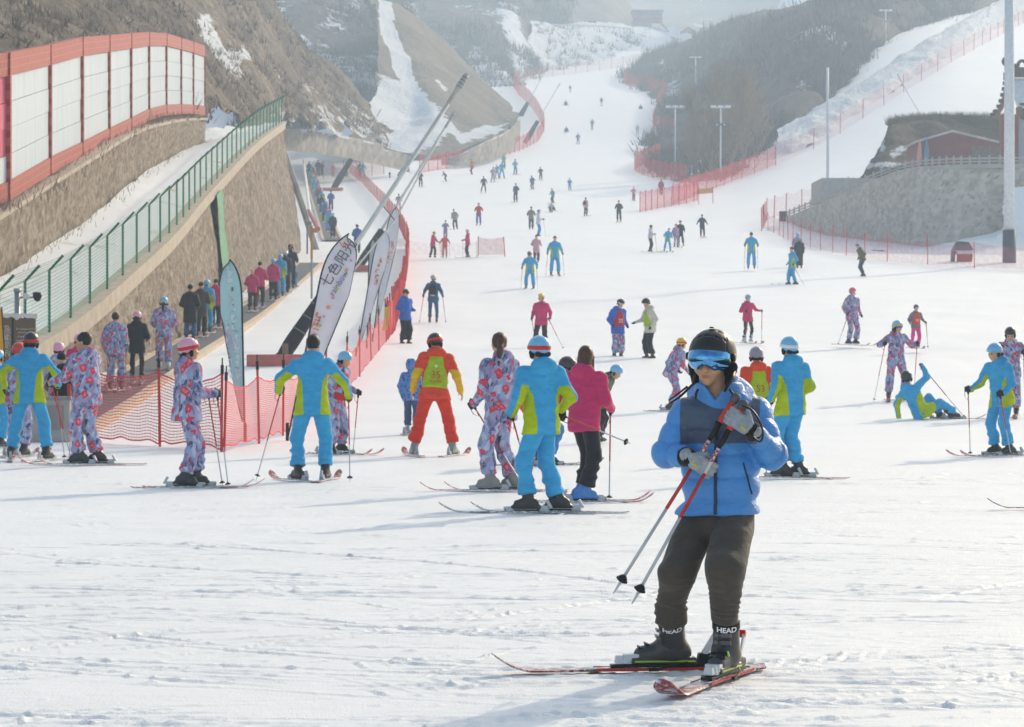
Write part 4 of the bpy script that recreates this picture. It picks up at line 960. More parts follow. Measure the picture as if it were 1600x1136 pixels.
# ---- sign board, camera pole
def signboard():
    g = on_ground(30, 655); d = g.y; r_ = empty('notice_board', g); k = d/FPX; W = lambda px, py, dy=0: Vector(((px-30)*k, dy, CAMZ-(py-HOR)*k-g.z))
    br = plain('brown_board', '#75604f', .75, var=.12, scale=3); wh = plain('snowy_edge', '#d9d4d0', .8); ink = plain('board_ink', '#cfc6bd', .7)
    m = MB(); a, b = W(3, 495), W(19, 600); m.box((a+b)/2, ((19-3)*k, .05, (600-495)*k)); m.build('title_panel', br, r_, bevel=.01)
    m = MB(); a, b = W(21.5, 497), W(56, 600); m.box((a+b)/2, ((56-21.5)*k, .05, (600-497)*k)); m.build('text_panel', br, r_, bevel=.01)
    m = MB(); m.box(W(20.2, 552), (.03, .07, 112*k)); m.build('centre_post', plain('board_post', '#2f2b2a', .6), r_)
    xs = np.linspace(2, 59, 40); top = [(W(x, 491+1.2*math.sin(x*.3)).x, W(0, 490).z) for x in xs]; low = [(W(x, 0).x, W(0, 499-3.5*abs(math.sin(x*.12))-1.5*math.sin(x*.4)).z) for x in xs]
    m = MB(); m.prism(top+low[::-1], .10); m.build('snow_roof', wh, r_)
    for i, ch in enumerate('温馨提示'): text_mesh('lettering', ch, .155, frame(W(9.5, 515+12.5*i, -.03), (1, 0, 0), (0, 0, 1)), ink, r_, .001)
    scribble(r_, W(16, 512, -.03), (0, 0, -1), (1, 0, 0), 22, .035, ink, 41)
    for i in range(6): scribble(r_, W(27+(i % 3), 514+6*i, -.03), (1, 0, 0), (0, 0, 1), 10-(i % 4), .038, ink, 50+i)
    for px in (4, 55): m = MB(); a = W(px, 600); m.tube([(a.x, 0, 0), (a.x, 0, a.z+.05)], .035, 8); m.build('leg', plain('board_post', '#2f2b2a', .6), r_)
    props(r_, 'brown notice board with white Chinese lettering and snowy top edge', 'notice board')
    g = on_ground(1, 668); r_ = empty('feather_banner', g); m = MB(); H = 2.3; m.prism([(-.12, .4), (.05, .4), (.06, 1.4), (.02, 2.15), (-.08, 2.3), (-.12, 2.2)], .012); m.build('cloth', plain('amber_cloth', '#e0a02c', .7), r_); m = MB(); m.tube([(.06, 0, 0), (.07, 0, 1.4), (.02, 0, 2.2)], .014, 6); m.build('pole', plain('banner_pole', '#26282c', .4), r_); props(r_, 'amber banner cut by the left edge beside the notice board', 'banner')
    b = pix(27, 560, 56); g = gpt(b.x, 56); r_ = empty('camera_pole', g); H = (CAMZ-(455-HOR)/FPX*56)-g.z; gm = plain('galvanised', '#9a9ba0', .4, metal=.4)
    m = MB(); m.tube([(0, 0, 0), (0, 0, H)], .055, 10); m.build('pole', gm, r_, True); m = MB(); m.tube([(0, 0, H-.02), (0, 0, H+.05), (0, 0, H+.06)], [.07, .07, .02], 10); m.build('cap', gm, r_, True)
    m = MB(); m.tube([(0, 0, H-.12), (.40, 0, H-.12)], .022, 6); m.build('arm', gm, r_)
    m = MB(); m.box((.19, -.06, H-.10), (.11, .2, .11)); m.build('bullet_camera', plain('camera_white', '#d2d2d2', .5), r_, bevel=.02)
    m = MB(); m.tube([(.39, 0, H-.02), (.39, 0, H-.10), (.39, 0, H-.17), (.39, 0, H-.20)], [.09, .09, .06, .02], 12); m.build('dome_camera', M_BLACK, r_, True)
    props(r_, 'grey pole carrying two security cameras above the notice board', 'camera pole')
signboard()

# ---- lamp posts
def lamp(label, base, H, w=.22, heads=1, dark=2.0):
    r_ = empty('lamp_post', base); wm = plain('lamp_white', '#d9dee2', .45, metal=.1); dm = plain('lamp_dark', '#4c5661', .6)
    m = MB(); m.tube([(0, 0, dark), (0, 0, H)], [w*.5, w*.40], 10); m.build('pole', wm, r_, True)
    m = MB(); m.tube([(0, 0, -1.0), (0, 0, dark)], [w*.62, w*.60], 10); m.build('padded_base', dm, r_, True)
    for i in range(heads):
        z = H-i*1.9; m = MB(); m.box((0, 0, z), (2.2, .12, .12)); arm = m.build('cross_arm', wm, r_)
        for x in (-.8, 0, .8): m = MB(); m.box((x, -.1, z+.08), (.6, .5, .14), Matrix.Rotation(.5, 3, 'X')); m.build('floodlight', wm if i % 2 == 0 else dm, arm, bevel=.03)
    return props(r_, label, 'lamp post')
g = on_ground(1577, 413); lamp('thick pale lamp post with dark base standing on the right edge', g, 19, .62, 1, 1.9)
g = on_ground(1293, 309); lamp('slim lamp post rising behind the end of the stone wall', g, (309-106)*g.y/FPX, .28, 0, .4)
lamp('twin arm floodlight post in front of the poplars', pix(1126, 290, 316), (290-168)*316/FPX, .20, 2, 1.7)
lamp('floodlight post at the left of the poplars', pix(1055, 274, 335), (274-168)*335/FPX, .18, 1, 1.6)
lamp('distant floodlight post among the scrub', pix(1087, 148, 545), 7, .22, 2, .3)
lamp('floodlight post on the snowy verge above the side run', pix(1384, 130, 492), (130-17)*492/FPX, .26, 2, 2.0)
lamp('thin pole on the snow above the dusty wall', pix(481, 206, 330), 2.6, .12, 0, .3)
def snow_gun():
    g = on_ground(1503, 412); r_ = empty('covered_snow_gun', g); k = g.y/FPX; m = MB(); m.prism([(-.55, .75), (.6, .75), (.35, 1.2), (-.30, 1.25)], .8); m.build('hood', plain('gun_hood', '#45525c', .7), r_, bevel=.05)
    m = MB(); m.prism([(-.6, .0), (-.45, .0), (-.42, .8), (-.55, .78)], .8); m.build('side_sheet', plain('gun_dark', '#5a5560', .7), r_); m = MB(); m.box((.1, 0, .62), (.9, .7, .2)); m.build('snow_cap', plain('cap_snow', '#d4d3d6', .8), r_, bevel=.05)
    m = MB(); m.box((.12, 0, .28), (.75, .6, .5)); m.build('red_body', plain('gun_red', '#b4453f', .6), r_, bevel=.04); m = MB(); m.tube([(.5, -.1, .1), (.52, -.3, .5)], .05, 6); m.build('strut', M_BLACK, r_); props(r_, 'small covered snow gun with dark hood behind the pink net', 'snow gun')
snow_gun()
def tape(px, y0, y1, col, lab, d=None):
    g = on_ground(px, y1) if d is None else pix(px, y1, d); r_ = empty('warning_strip', g); H = (y1-y0)*g.y/FPX; w = H*.14; m = MB(); m.prism([(-w, .0), (w*.6, .05*H), (w, H*.5), (w*1.2, H), (-w*.2, H*.97), (-w*.4, H*.4)], .02); m.build('cloth', plain('strip_'+col[1:], col, .7), r_); props(r_, lab, 'warning strip')
gg = on_ground(604, 536); tape(602, 479, 517, '#dfc648', 'yellow warning strip hanging on the near red net', gg.y-.4)
gg = on_ground(1090, 318); r_ = empty('warning_banner', pix(1102, 318, gg.y-2)); m = MB(); m.prism([(-.6, .9), (.7, 1.0), (.7, 1.5), (-.6, 1.4)], .02); m.build('cloth', plain('orange_cloth', '#e39a5c', .7), r_)
for x in (-.62, .72): m = MB(); m.tube([(x, 0, -1), (x, 0, 1.6)], .03, 6); m.build('pole', M_POSTRED, r_)
props(r_, 'pale orange warning banner strung at the mouth of the side run', 'banner')
tape(1555, 45, 54, '#d8c040', 'small yellow strip on the side run net', 610)

# ---- leafless trees below the scrub hill and the scrub itself
def bare_tree(label, base, H, lean, seed, spread=.30, group='leafless poplars'):
    r = random.Random(seed); root = empty('leafless_tree', base); V = []; F = []; tm = MB(); tw = []
    trunk = [Vector((lean[0]*t*H+.15*math.sin(t*5+seed), lean[1]*t*H, t*H)) for t in np.linspace(0, 1, 9)]
    tm.tube(trunk, [max(.02, .16*(1-t)**.9) for t in np.linspace(0, 1, 9)], 6)
    def grow(p, d, L, rad, lev):
        q = p+d*L; tw.append((p, q, rad))
        if lev == 0: return
        for k in range(r.randint(3, 5)):
            t = r.uniform(.25, 1); a = Vector((r.gauss(0, .35), r.gauss(0, .35), r.uniform(.1, .5))); grow(p.lerp(q, t), (d+a).normalized(), L*r.uniform(.45, .75), rad*.55, lev-1)
    for k in range(85):
        t = r.uniform(.12, .98); i = min(7, int(t*8)); p = trunk[i].lerp(trunk[i+1], t*8-i); a = r.uniform(0, 6.28); grow(p, Vector((math.cos(a)*spread*2, math.sin(a)*spread*2, r.uniform(.7, 1.3))).normalized(), H*.24*(1.15-t*.7), .05, 2)
    bk = plain('pale_bark', '#85725f', .9, var=.3); tm.build('trunk', bk, root, True)
    for p, q, rad in tw:
        n = len(V); s_ = (q-p).cross(Vector((0, 1, .2))); s_ = s_.normalized()*max(.024, rad); s2 = Vector((0, max(.024, rad), 0)); V += [p-s_, p+s_+s2*.3, p-s2, q]; F += [(n, n+1, n+3), (n+1, n+2, n+3), (n+2, n, n+3)]
    mesh_np('crown', [tuple(v) for v in V], np.array(F), plain('twig_bark', '#8a7763', .9, var=.3), root, False)
    return props(root, label, 'tree', group)
for i, (px, py, d, H, ln, lab) in enumerate((
    (1114, 288, 322, 10.5, (-.01, 0), 'straight leafless poplar just left of the floodlight post'), (1138, 286, 322, 12.0, (.16, 0), 'leafless poplar leaning right beside the floodlight post'),
    (1090, 280, 332, 9.5, (-.06, 0), 'bushy leafless tree at the left of the poplar group'), (1160, 276, 334, 11.5, (.08, .02), 'leafless tree at the right of the poplar group'),
    (1180, 266, 345, 9.0, (.06, 0), 'shorter leafless tree closest to the side run'), (1128, 270, 350, 12.5, (.0, 0), 'tallest leafless poplar behind the group'))):
    bare_tree(lab, pix(px, py, d), H, ln, 60+i, .32)
def scrub(name, label, lines, u0, u1, n, tw, size, mat, seed, rum, vmax=2.0, gate=-.25, sink=-.15):
    """dry brush over a hillside, a mass nobody could count"""
    r = np.random.default_rng(seed); A = np.array([crm(np.array(l, float), 200) for l in lines]); G_ = np.array([crm(A[:, i], 121) for i in range(200)])
    us = r.integers(u0, u1, n); vs_ = (r.random(n)*vmax/(len(lines)-1)*120).astype(int); Q = G_[us, np.minimum(vs_, 120)]; Q = Q+np.stack([r.normal(0, 1.2, n), 0*us, 0*us], 1)
    P = np.stack([(Q[:, 0]-800)/FPX*Q[:, 2], Q[:, 2], CAMZ-(Q[:, 1]-HOR)/FPX*Q[:, 2]], 1); P = rumple(P, *rum)
    P = P[noise3(P[:, 0]*.06, P[:, 1]*.04, P[:, 2]*.06, seed) > gate]; k = len(P); m = tw; sz = (r.uniform(.5, 1.5, k)*size)[:, None]; a = r.uniform(0, 6.28, (k, m)); el = r.uniform(.3, 1.4, (k, m)); L = sz*r.uniform(.6, 1.5, (k, m))
    o = P[:, None, :]+np.stack([r.normal(0, .35, (k, m))*sz, r.normal(0, .35, (k, m))*sz, np.full((k, m), sink)], -1); d = np.stack([np.cos(a)*np.cos(el), np.sin(a)*np.cos(el), np.sin(el)], -1); tip = o+d*L[..., None]; w = np.stack([-np.sin(a), np.cos(a), 0*a], -1)*(.05*sz+.02)[..., None]
    V = np.stack([o-w, o+w, tip], 2).reshape(-1, 3); props(mesh_np(name, V, np.arange(len(V)).reshape(-1, 3), mat, None, False), label, 'scrub', kind='stuff')
DRY = plain('dry_scrub', (.10, .08, .068, 1), .95, .05, var=.75, scale=.12); STRAW = plain('straw_scrub', (.27, .195, .135, 1), .95, .05, var=.65, scale=.2)
scrub('scrub', 'dry brown scrub covering the right hillside', RIGHT_HILL, 0, 175, 6000, 13, 1.7, DRY, 5, (1.4, .07, 17))
scrub('scrub', 'straw coloured tufts on the brown left hillside', LEFT_HILL, 0, 195, 4200, 7, .62, STRAW, 6, (1.3, .12, 3, .15), 2.2, -.3, -.1)
scrub('scrub', 'dark brush on the snowy face behind the left hillside', FACE_HILL, 0, 200, 2600, 7, 1.5, DRY, 7, (2.2, .07, 5), 2.0, -.2)
scrub('scrub', 'dark brush on the far hillside above the bend', FAR_HILL, 0, 200, 2400, 7, 2.3, DRY, 8, (2.8, .05, 9), 2.6, -.15)
scrub('scrub', 'brush on the snowy bank at the top of the run', BANK, 0, 200, 420, 7, 1.6, DRY, 9, (1.3, .09, 11, .12), 1.9, -.2)
def dry_grass(name, pts, n, h, col, seed, lab):
    r = np.random.default_rng(seed); P = crm(np.array([tuple(p) for p in pts]), 400); I = r.integers(0, 400, n); o = P[I]+r.normal(0, 1, (n, 3))*np.array([.25, .35, .05]); a = r.uniform(0, 6.28, n); L = h*r.uniform(.4, 1.2, n); tip = o+np.stack([np.cos(a)*L*.45, np.sin(a)*L*.45, L], 1); w = np.stack([np.full(n, .018), 0*a, 0*a], 1)*(h/.5)
    V = np.stack([o-w, o+w, tip], 1).reshape(-1, 3); props(mesh_np(name, V, np.arange(n*3).reshape(-1, 3), plain('dry_grass_'+name, col, .95, .05, var=.4, scale=.5), None, False), lab, 'dry grass', kind='stuff')
dry_grass('dry_grass', [pix(*p) for p in ((1392, 196, 247), (1440, 190, 249), (1500, 189, 251), (1570, 190, 252))], 2600, .8, (.20, .16, .12, 1), 3, 'dry grass along the top of the earth cliff')
dry_grass('dry_grass', [pix(*p) for p in ((-20, 447, 75), (60, 393, 85), (136, 344, 96), (212, 281, 115), (277, 241, 140), (325, 223, 166))], 420, .30, (.40, .30, .21, 1), 4, 'dry grass tufts along the foot of the upper wall')
dry_grass('dry_grass', [pix(*p) for p in ((0, 331, 78), (80, 292, 89), (160, 236, 104), (230, 196, 124), (262, 186, 138), (300, 184, 155))], 420, .40, (.34, .25, .18, 1), 5, 'dry grass tufts under the hoarding')

# ================================================================== PEOPLE: smooth-blended solid shapes meshed with surface nets
def _v(a): return np.array(a, float)
def nrm(a): a = np.asarray(a, float); return a/max(1e-9, np.linalg.norm(a))
def smin(a, b, k):
    if k <= 0: return np.minimum(a, b)
    h = np.clip(.5+.5*(b-a)/k, 0, 1); return b*(1-h)+a*h-k*h*(1-h)
def smax(a, b, k): return -smin(-a, -b, k)
def rcone(P, a, b, ra, rb, f=None, k=1.0):
    a = _v(a); b = _v(b); ab = b-a; q = P-a; t = np.clip(q@ab/max(1e-9, ab@ab), 0, 1); q = q-t[:, None]*ab
    if f is not None:
        w = q@f; q = q+np.outer(w*(1/k-1), f)
    return np.sqrt((q*q).sum(1))-(ra+(rb-ra)*t)
def ellip(P, c, r, ax=None):
    q = P-_v(c)
    if ax is not None: q = q@ax.T
    r = _v(r); k0 = np.sqrt(((q/r)**2).sum(1)); k1 = np.sqrt(((q/r**2)**2).sum(1)); return k0*(k0-1)/np.maximum(k1, 1e-6)
def rbox(P, c, half, ax, r):
    q = np.abs((P-_v(c))@ax.T)-(_v(half)-r); return np.sqrt((np.maximum(q, 0)**2).sum(1))+np.minimum(q.max(1), 0)-r
def chain(P, pts, rs):
    d = None
    for i in range(len(pts)-1):
        e = rcone(P, pts[i], pts[i+1], rs[i], rs[i+1]); d = e if d is None else np.minimum(d, e)
    return d
_ED = [(0, 1), (2, 3), (4, 5), (6, 7), (0, 2), (1, 3), (4, 6), (5, 7), (0, 4), (1, 5), (2, 6), (3, 7)]
_CO = np.array([(c & 1, (c >> 1) & 1, (c >> 2) & 1) for c in range(8)])
def surfnet(fn, lo, hi, h):
    """mesh of fn(P) < 0 inside the box lo..hi with cell h"""
    lo = _v(lo)-2*h; hi = _v(hi)+2*h; n = np.maximum(4, np.ceil((hi-lo)/h).astype(int)+1)
    ax = [lo[i]+h*np.arange(n[i]) for i in range(3)]
    # coarse pass finds the cells near the surface, the fine pass looks only there
    if n.prod() > 60000:
        c = 4; nc = np.ceil(n/c).astype(int)+1; cx = [lo[i]+h*c*np.arange(nc[i]) for i in range(3)]
        Gc = np.stack(np.meshgrid(*cx, indexing='ij'), -1).reshape(-1, 3); fc = fn(Gc).reshape(nc)
        near = np.abs(fc) < h*c*2.2; sg = np.where(fc < 0, -1.0, 1.0)*h*c
        f = np.repeat(np.repeat(np.repeat(sg, c, 0), c, 1), c, 2)[:n[0]+2, :n[1]+2, :n[2]+2]; m = np.repeat(np.repeat(np.repeat(near, c, 0), c, 1), c, 2)
        off = c//2; f = np.pad(f, ((off, 0),)*3, mode='edge')[:n[0], :n[1], :n[2]]; m = np.pad(m, ((off, 0),)*3, mode='edge')[:n[0], :n[1], :n[2]]
        I = np.argwhere(m); f[tuple(I.T)] = fn(lo+I*h)
    else:
        Gd = np.stack(np.meshgrid(*ax, indexing='ij'), -1).reshape(-1, 3); f = fn(Gd).reshape(n)
    f[0], f[-1] = 1, 1; f[:, 0], f[:, -1] = 1, 1; f[:, :, 0], f[:, :, -1] = 1, 1
    s = f < 0; cs = np.zeros(tuple(n-1), np.int8)
    for c in _CO: cs += s[c[0]:n[0]-1+c[0], c[1]:n[1]-1+c[1], c[2]:n[2]-1+c[2]]
    I = np.argwhere((cs > 0) & (cs < 8))
    if len(I) == 0: return np.zeros((0, 3)), np.zeros((0, 4), int)
    vid = np.full(tuple(n-1), -1, np.int64); vid[tuple(I.T)] = np.arange(len(I))
    cv = np.stack([f[I[:, 0]+c[0], I[:, 1]+c[1], I[:, 2]+c[2]] for c in _CO], 1)
    acc = np.zeros((len(I), 3)); cnt = np.zeros(len(I))
    for a, b in _ED:
        fa, fb = cv[:, a], cv[:, b]; m = (fa < 0) != (fb < 0); t = fa[m]/(fa[m]-fb[m]); acc[m] += _CO[a]+t[:, None]*(_CO[b]-_CO[a]); cnt[m] += 1
    V = lo+(I+acc/cnt[:, None])*h; Q = []
    for d in range(3):
        e1, e2 = (d+1) % 3, (d+2) % 3; sl0 = [slice(None)]*3; sl1 = [slice(None)]*3; sl0[d] = slice(0, -1); sl1[d] = slice(1, None)
        a, b = s[tuple(sl0)], s[tuple(sl1)]; E = np.argwhere(a != b); E = E[(E[:, e1] > 0) & (E[:, e2] > 0) & (E[:, e1] < n[e1]-1) & (E[:, e2] < n[e2]-1)]
        if len(E) == 0: continue
        q = []
        for o1, o2 in ((1, 1), (0, 1), (0, 0), (1, 0)):
            c = E.copy(); c[:, e1] -= o1; c[:, e2] -= o2; q.append(vid[tuple(c.T)])
        q = np.stack(q, 1); fl = ~a[tuple(E.T)]; q[fl] = q[fl][:, ::-1]; Q.append(q)
    F = np.concatenate(Q); return V, F[(F >= 0).all(1)]
def vnormals(V, F):
    n = np.cross(V[F[:, 2]]-V[F[:, 0]], V[F[:, 3]]-V[F[:, 1]]); N = np.zeros_like(V)
    for k in range(4): np.add.at(N, F[:, k], n)
    return N/np.maximum(1e-12, np.linalg.norm(N, axis=1))[:, None]

# ---- cloth and skin
def cloth(hexc, rough=.8, fold=.35, spec=.2, name=None):
    key = ('cloth', hexc, rough)
    if key in _MC: return _MC[key]
    t = NT(name or 'cloth_'+hexc[1:], rough, spec); c = srgb(hexc); v = t.co(); n = t.noise(t.map(v, (1, 1, 2.2)), 7, 5, .6, .6); f = t.noise(v, 60, 3, .6)
    t.color(t.ramp(n, [(.3, tuple(x*.80 for x in c[:3])+(1,)), (.7, tuple(min(1, x*1.08) for x in c[:3])+(1,))])); t.p.inputs['Sheen Weight'].default_value = .15
    b = t.n('Bump'); t.set(b, Height=n, Strength=fold, Distance=.03); t.bump(f, .08, .004, b.outputs[0]); _MC[key] = t.m; return t.m
def floral(tone=0):
    key = ('floral', tone)
    if key in _MC: return _MC[key]
    t = NT('floral_print', .8, .2); v = t.map(t.co(), (1, 1, 1), rot=(.2, .35, .3), loc=(tone*3.1, tone*1.7, tone*.9))
    nz = t.n('TexNoise'); t.set(nz, Vector=v, Scale=9.0, Detail=2.0); sc_ = t.n('VectorMath', operation='SCALE'); t.l(nz.outputs['Color'], sc_.inputs[0]); sc_.inputs['Scale'].default_value = .07
    vv = t.n('VectorMath', operation='ADD'); t.l(v, vv.inputs[0]); t.l(sc_.outputs[0], vv.inputs[1]); w = vv.outputs[0]
    pat = t.vor(t.map(w, (1.5, 1.5, .8)), 16); pc = t.n('SeparateColor'); t.l(pat.outputs['Color'], pc.inputs[0])
    base = t.ramp(pc.outputs[0], [(.0, srgb('#4a4a70')), (.16, srgb('#77739c')), (.36, srgb('#9c98bc')), (.56, srgb('#bcc2d8')), (.72, srgb('#86a8cc')), (.88, srgb('#9a86a8'))], 'CONSTANT')
    n = t.noise(t.map(v, (2, 2, .7)), 22, 3, .6); base = t.mix(t.math('MULTIPLY', t.sstep(n, .42, .62), .55), base, srgb('#a9a8c4'))
    vo = t.vor(w, 9.0); vo.distance = 'MANHATTAN'; sep = t.n('SeparateColor'); t.l(vo.outputs['Color'], sep.inputs[0])
    thr = t.math('MULTIPLY', t.sstep(sep.outputs[0], .38, .66), .66); k = t.sstep(t.math('SUBTRACT', thr, vo.outputs['Distance']), 0, .05)
    k2 = t.sstep(t.math('SUBTRACT', t.math('MULTIPLY', thr, .5), vo.outputs['Distance']), 0, .05)
    t.color(t.mix(k, base, t.mix(k2, srgb('#d8465a'), srgb('#e88088'))))
    f = t.noise(t.co(), 8, 4, .6); t.bump(f, .35, .03); _MC[key] = t.m; return t.m
def two_tone(a, b, name='panelled_cloth'):
    key = ('two', a, b)
    if key in _MC: return _MC[key]
    t = NT(name, .75, .25); v = t.co(); n = t.noise(t.map(v, (1, 1, 2.2)), 7, 5, .6, .6)
    def tn(h): c = srgb(h); return t.ramp(n, [(.3, tuple(x*.80 for x in c[:3])+(1,)), (.7, tuple(min(1, x*1.08) for x in c[:3])+(1,))])
    t.color(t.mix(t.sstep(t.attr('panel'), -.004, .004), tn(a), tn(b))); t.bump(n, .4, .03); _MC[key] = t.m; return t.m
def camo(a, b, c):
    key = ('camo', a)
    if key in _MC: return _MC[key]
    t = NT('mottled_cloth', .8, .2); n = t.noise(t.co(), 14, 4, .6, 1.0); t.color(t.ramp(n, [(.35, srgb(a)), (.5, srgb(b)), (.62, srgb(c))])); _MC[key] = t.m; return t.m
def skin_mat(hexc='#d6a684'):
    key = ('skin', hexc)
    if key in _MC: return _MC[key]
    t = NT('skin', .5, .35); c = srgb(hexc); n = t.noise(t.co(), 25, 4, .6); base = t.ramp(n, [(.3, tuple(x*.9 for x in c[:3])+(1,)), (.7, c)])
    t.color(t.mix(t.sstep(t.attr('lip'), -.003, .003), base, srgb('#a5705f'))); t.p.inputs['Subsurface Weight'].default_value = .08; t.p.inputs['Subsurface Radius'].default_value = (.02, .008, .004)
    t.bump(t.noise(t.co(), 120, 3, .6), .1, .002); _MC[key] = t.m; return t.m
HAIR = plain('dark_hair', '#1d1715', .55, .4, var=.4, scale=60); HAIRB = plain('brown_hair', '#4d2f20', .5, .4, var=.4, scale=60)
def gloss(hexc, rough=.3):
    return plain('shell_'+hexc[1:], hexc, rough, .5, var=.05, scale=8, coat=.2)
BLUE, LIME = '#18a4d8', '#b3c61a'
TOPS = {
 'bg': lambda: two_tone(BLUE, LIME), 'floral': lambda: floral(0), 'floral2': lambda: floral(1), 'floral3': lambda: floral(2),
 'pink': lambda: cloth('#d2336a'), 'black': lambda: cloth('#202227'), 'orange': lambda: two_tone('#e8492c', '#e6b32a', 'coach_cloth'), 'brown': lambda: cloth('#514641')}
def mat_of(k): return TOPS[k]() if k in TOPS else (cloth(k) if isinstance(k, str) else k)

def two_bone(a, t, l1, l2, pole):
    a = _v(a); t = _v(t); d = t-a; L = np.linalg.norm(d); L2 = min(L, (l1+l2)*.995); u = d/max(L, 1e-6); t = a+u*L2
    c = np.clip((l1*l1+L2*L2-l2*l2)/(2*l1*L2), -1, 1); p = _v(pole); p = p-u*(p@u); p = nrm(p)
    return a+u*l1*c+p*l1*math.sqrt(max(0, 1-c*c)), t
def rot(ax, deg): return np.array(Matrix.Rotation(R(deg), 3, ax))
class Rig: pass
def make_rig(H, pose):
    """joints in the person's own frame: faces -Y, left hand on +X"""
    g = Rig(); s = H/1.7; g.s = s; g.H = H; p = dict(pose); lift = p.get('sole', .045)
    hips = _v(p.get('hips', (0, 0, 0)))*s; g.pelvis = _v((0, 0, .905*s+lift))+hips
    if 'pelvis' in p: g.pelvis = _v(p['pelvis'])*s
    f, sd, tw = p.get('lean', (3, 0, 0))
    Rt = rot('Z', tw)@rot('Y', sd)@rot('X', f); g.Rt = Rt      # columns: left, back, up of the torso
    g.left, g.fwd, g.up = Rt[:, 0], -Rt[:, 1], Rt[:, 2]
    g.neck = g.pelvis+g.up*.53*s+g.fwd*.0; g.chest = g.pelvis+g.up*.46*s
    hy, hp, hr = p.get('head', (0, 0, 0)); Rh = rot('Z', tw+hy)@rot('Y', sd*.5+hr)@rot('X', f*.45+hp); g.Rh = Rh
    kid = 1.0 if H > 1.45 else 1.0+.25*(1.45-H)
    g.hs = s*kid*1.0; g.head = g.neck+g.up*.055*s+Rh[:, 2]*.125*g.hs-Rh[:, 1]*.018*s
    g.sh = {}; g.el = {}; g.wr = {}; g.hip = {}; g.kn = {}; g.an = {}; g.fyaw = {}
    for k, sg in (('L', 1), ('R', -1)):
        g.sh[k] = g.pelvis+g.up*.475*s+g.left*sg*.182*s
        o = p.get('hand'+k, (.06, .04, -.46)); tgt = g.sh[k]+(g.left*sg*o[0]+g.fwd*o[1]+g.up*o[2])*s
        if 'hw'+k in p: tgt = _v(p['hw'+k])*s
        e = p.get('elbow'+k, (.32, -.8, -.5)); pole = g.left*sg*e[0]+g.fwd*e[1]+g.up*e[2]
        g.el[k], g.wr[k] = two_bone(g.sh[k], tgt, .285*s, .255*s, pole)
        pl = nrm(np.array([g.Rt[0, 0], g.Rt[1, 0], 0])*.7+_v((1, 0, 0))*.3); pl = rot('Z', p.get('hipyaw', 0))@_v((1, 0, 0))
        g.hip[k] = g.pelvis+pl*sg*.092*s-_v((0, 0, .02*s))
        fo = p.get('foot'+k, (.11, 0, 0)); fx = fo[0]*sg if not p.get('absfeet') else fo[0]
        g.fyaw[k] = p.get('fyaw'+k, 0.0); fz = fo[2] if len(fo) > 2 else 0
        an = _v((fx*s, -fo[1]*s, .095*s+lift+fz*s))
        kf = rot('Z', g.fyaw[k])@_v((0, -1, 0)); kp = kf+_v((sg*p.get('kneeout', .15), 0, 0)); kp = _v(p['knee'+k]) if 'knee'+k in p else kp
        g.kn[k], g.an[k] = two_bone(g.hip[k], an, .415*s, .40*s, kp)
    return g
def hand_axes(g, k, pole_dir=None):
    x = nrm(g.wr[k]-g.el[k]); med = g.left*(-1 if k == 'L' else 1)
    if pole_dir is not None:
        y = nrm(pole_dir); x2 = nrm(x-y*(x@y)) if abs(x@y) < .97 else nrm(g.fwd-y*(g.fwd@y)); z = np.cross(x2, y)
        z = z if z@med > 0 else -z; return x2, y, z
    y = nrm(g.fwd*.8+g.up*.3-x*((g.fwd*.8+g.up*.3)@x)); z = np.cross(x, y); z = z if z@med > 0 else -z; return x, y, z
def hand_sdf(P, w, ax, s, grip=False, fat=1.0):
    """palm, four curled fingers of unequal length and a thumb that leaves the side of the palm"""
    x, y, z = ax; A = np.stack([x, y, z]); q = (P-w)@A.T/s
    d = rbox(q, (.048, 0, 0), (.044, .040, .017*fat), np.eye(3), .014); d = smin(d, rcone(q, (-.03, 0, 0), (.02, 0, 0), .030*fat, .028*fat), .02)
    for fy, L, rr in ((.034, .92, .0100), (.0115, 1.0, .0105), (-.011, .95, .0100), (-.0325, .80, .0092)):
        rr *= fat
        if grip: pts = [(.084, fy, .003), (.084+.036*L, fy, .020), (.084+.016*L, fy*.97, .053), (.084-.022*L, fy*.95, .047)]
        else: pts = [(.084, fy, .0), (.084+.040*L, fy*1.08, .008), (.084+.066*L, fy*1.08, .026), (.084+.078*L, fy*1.06, .046)]
        d = smin(d, chain(q, pts, [rr*1.1, rr*1.05, rr, rr*.9]), .003)
    th = [(.018, .034, .006), (.045, .056, .022), (.072, .050 if not grip else .040, .040), (.090 if not grip else .088, .042 if not grip else .022, .052)]
    d = smin(d, chain(q, th, [.014*fat, .0135*fat, .012*fat, .011*fat]), .008); return d*s
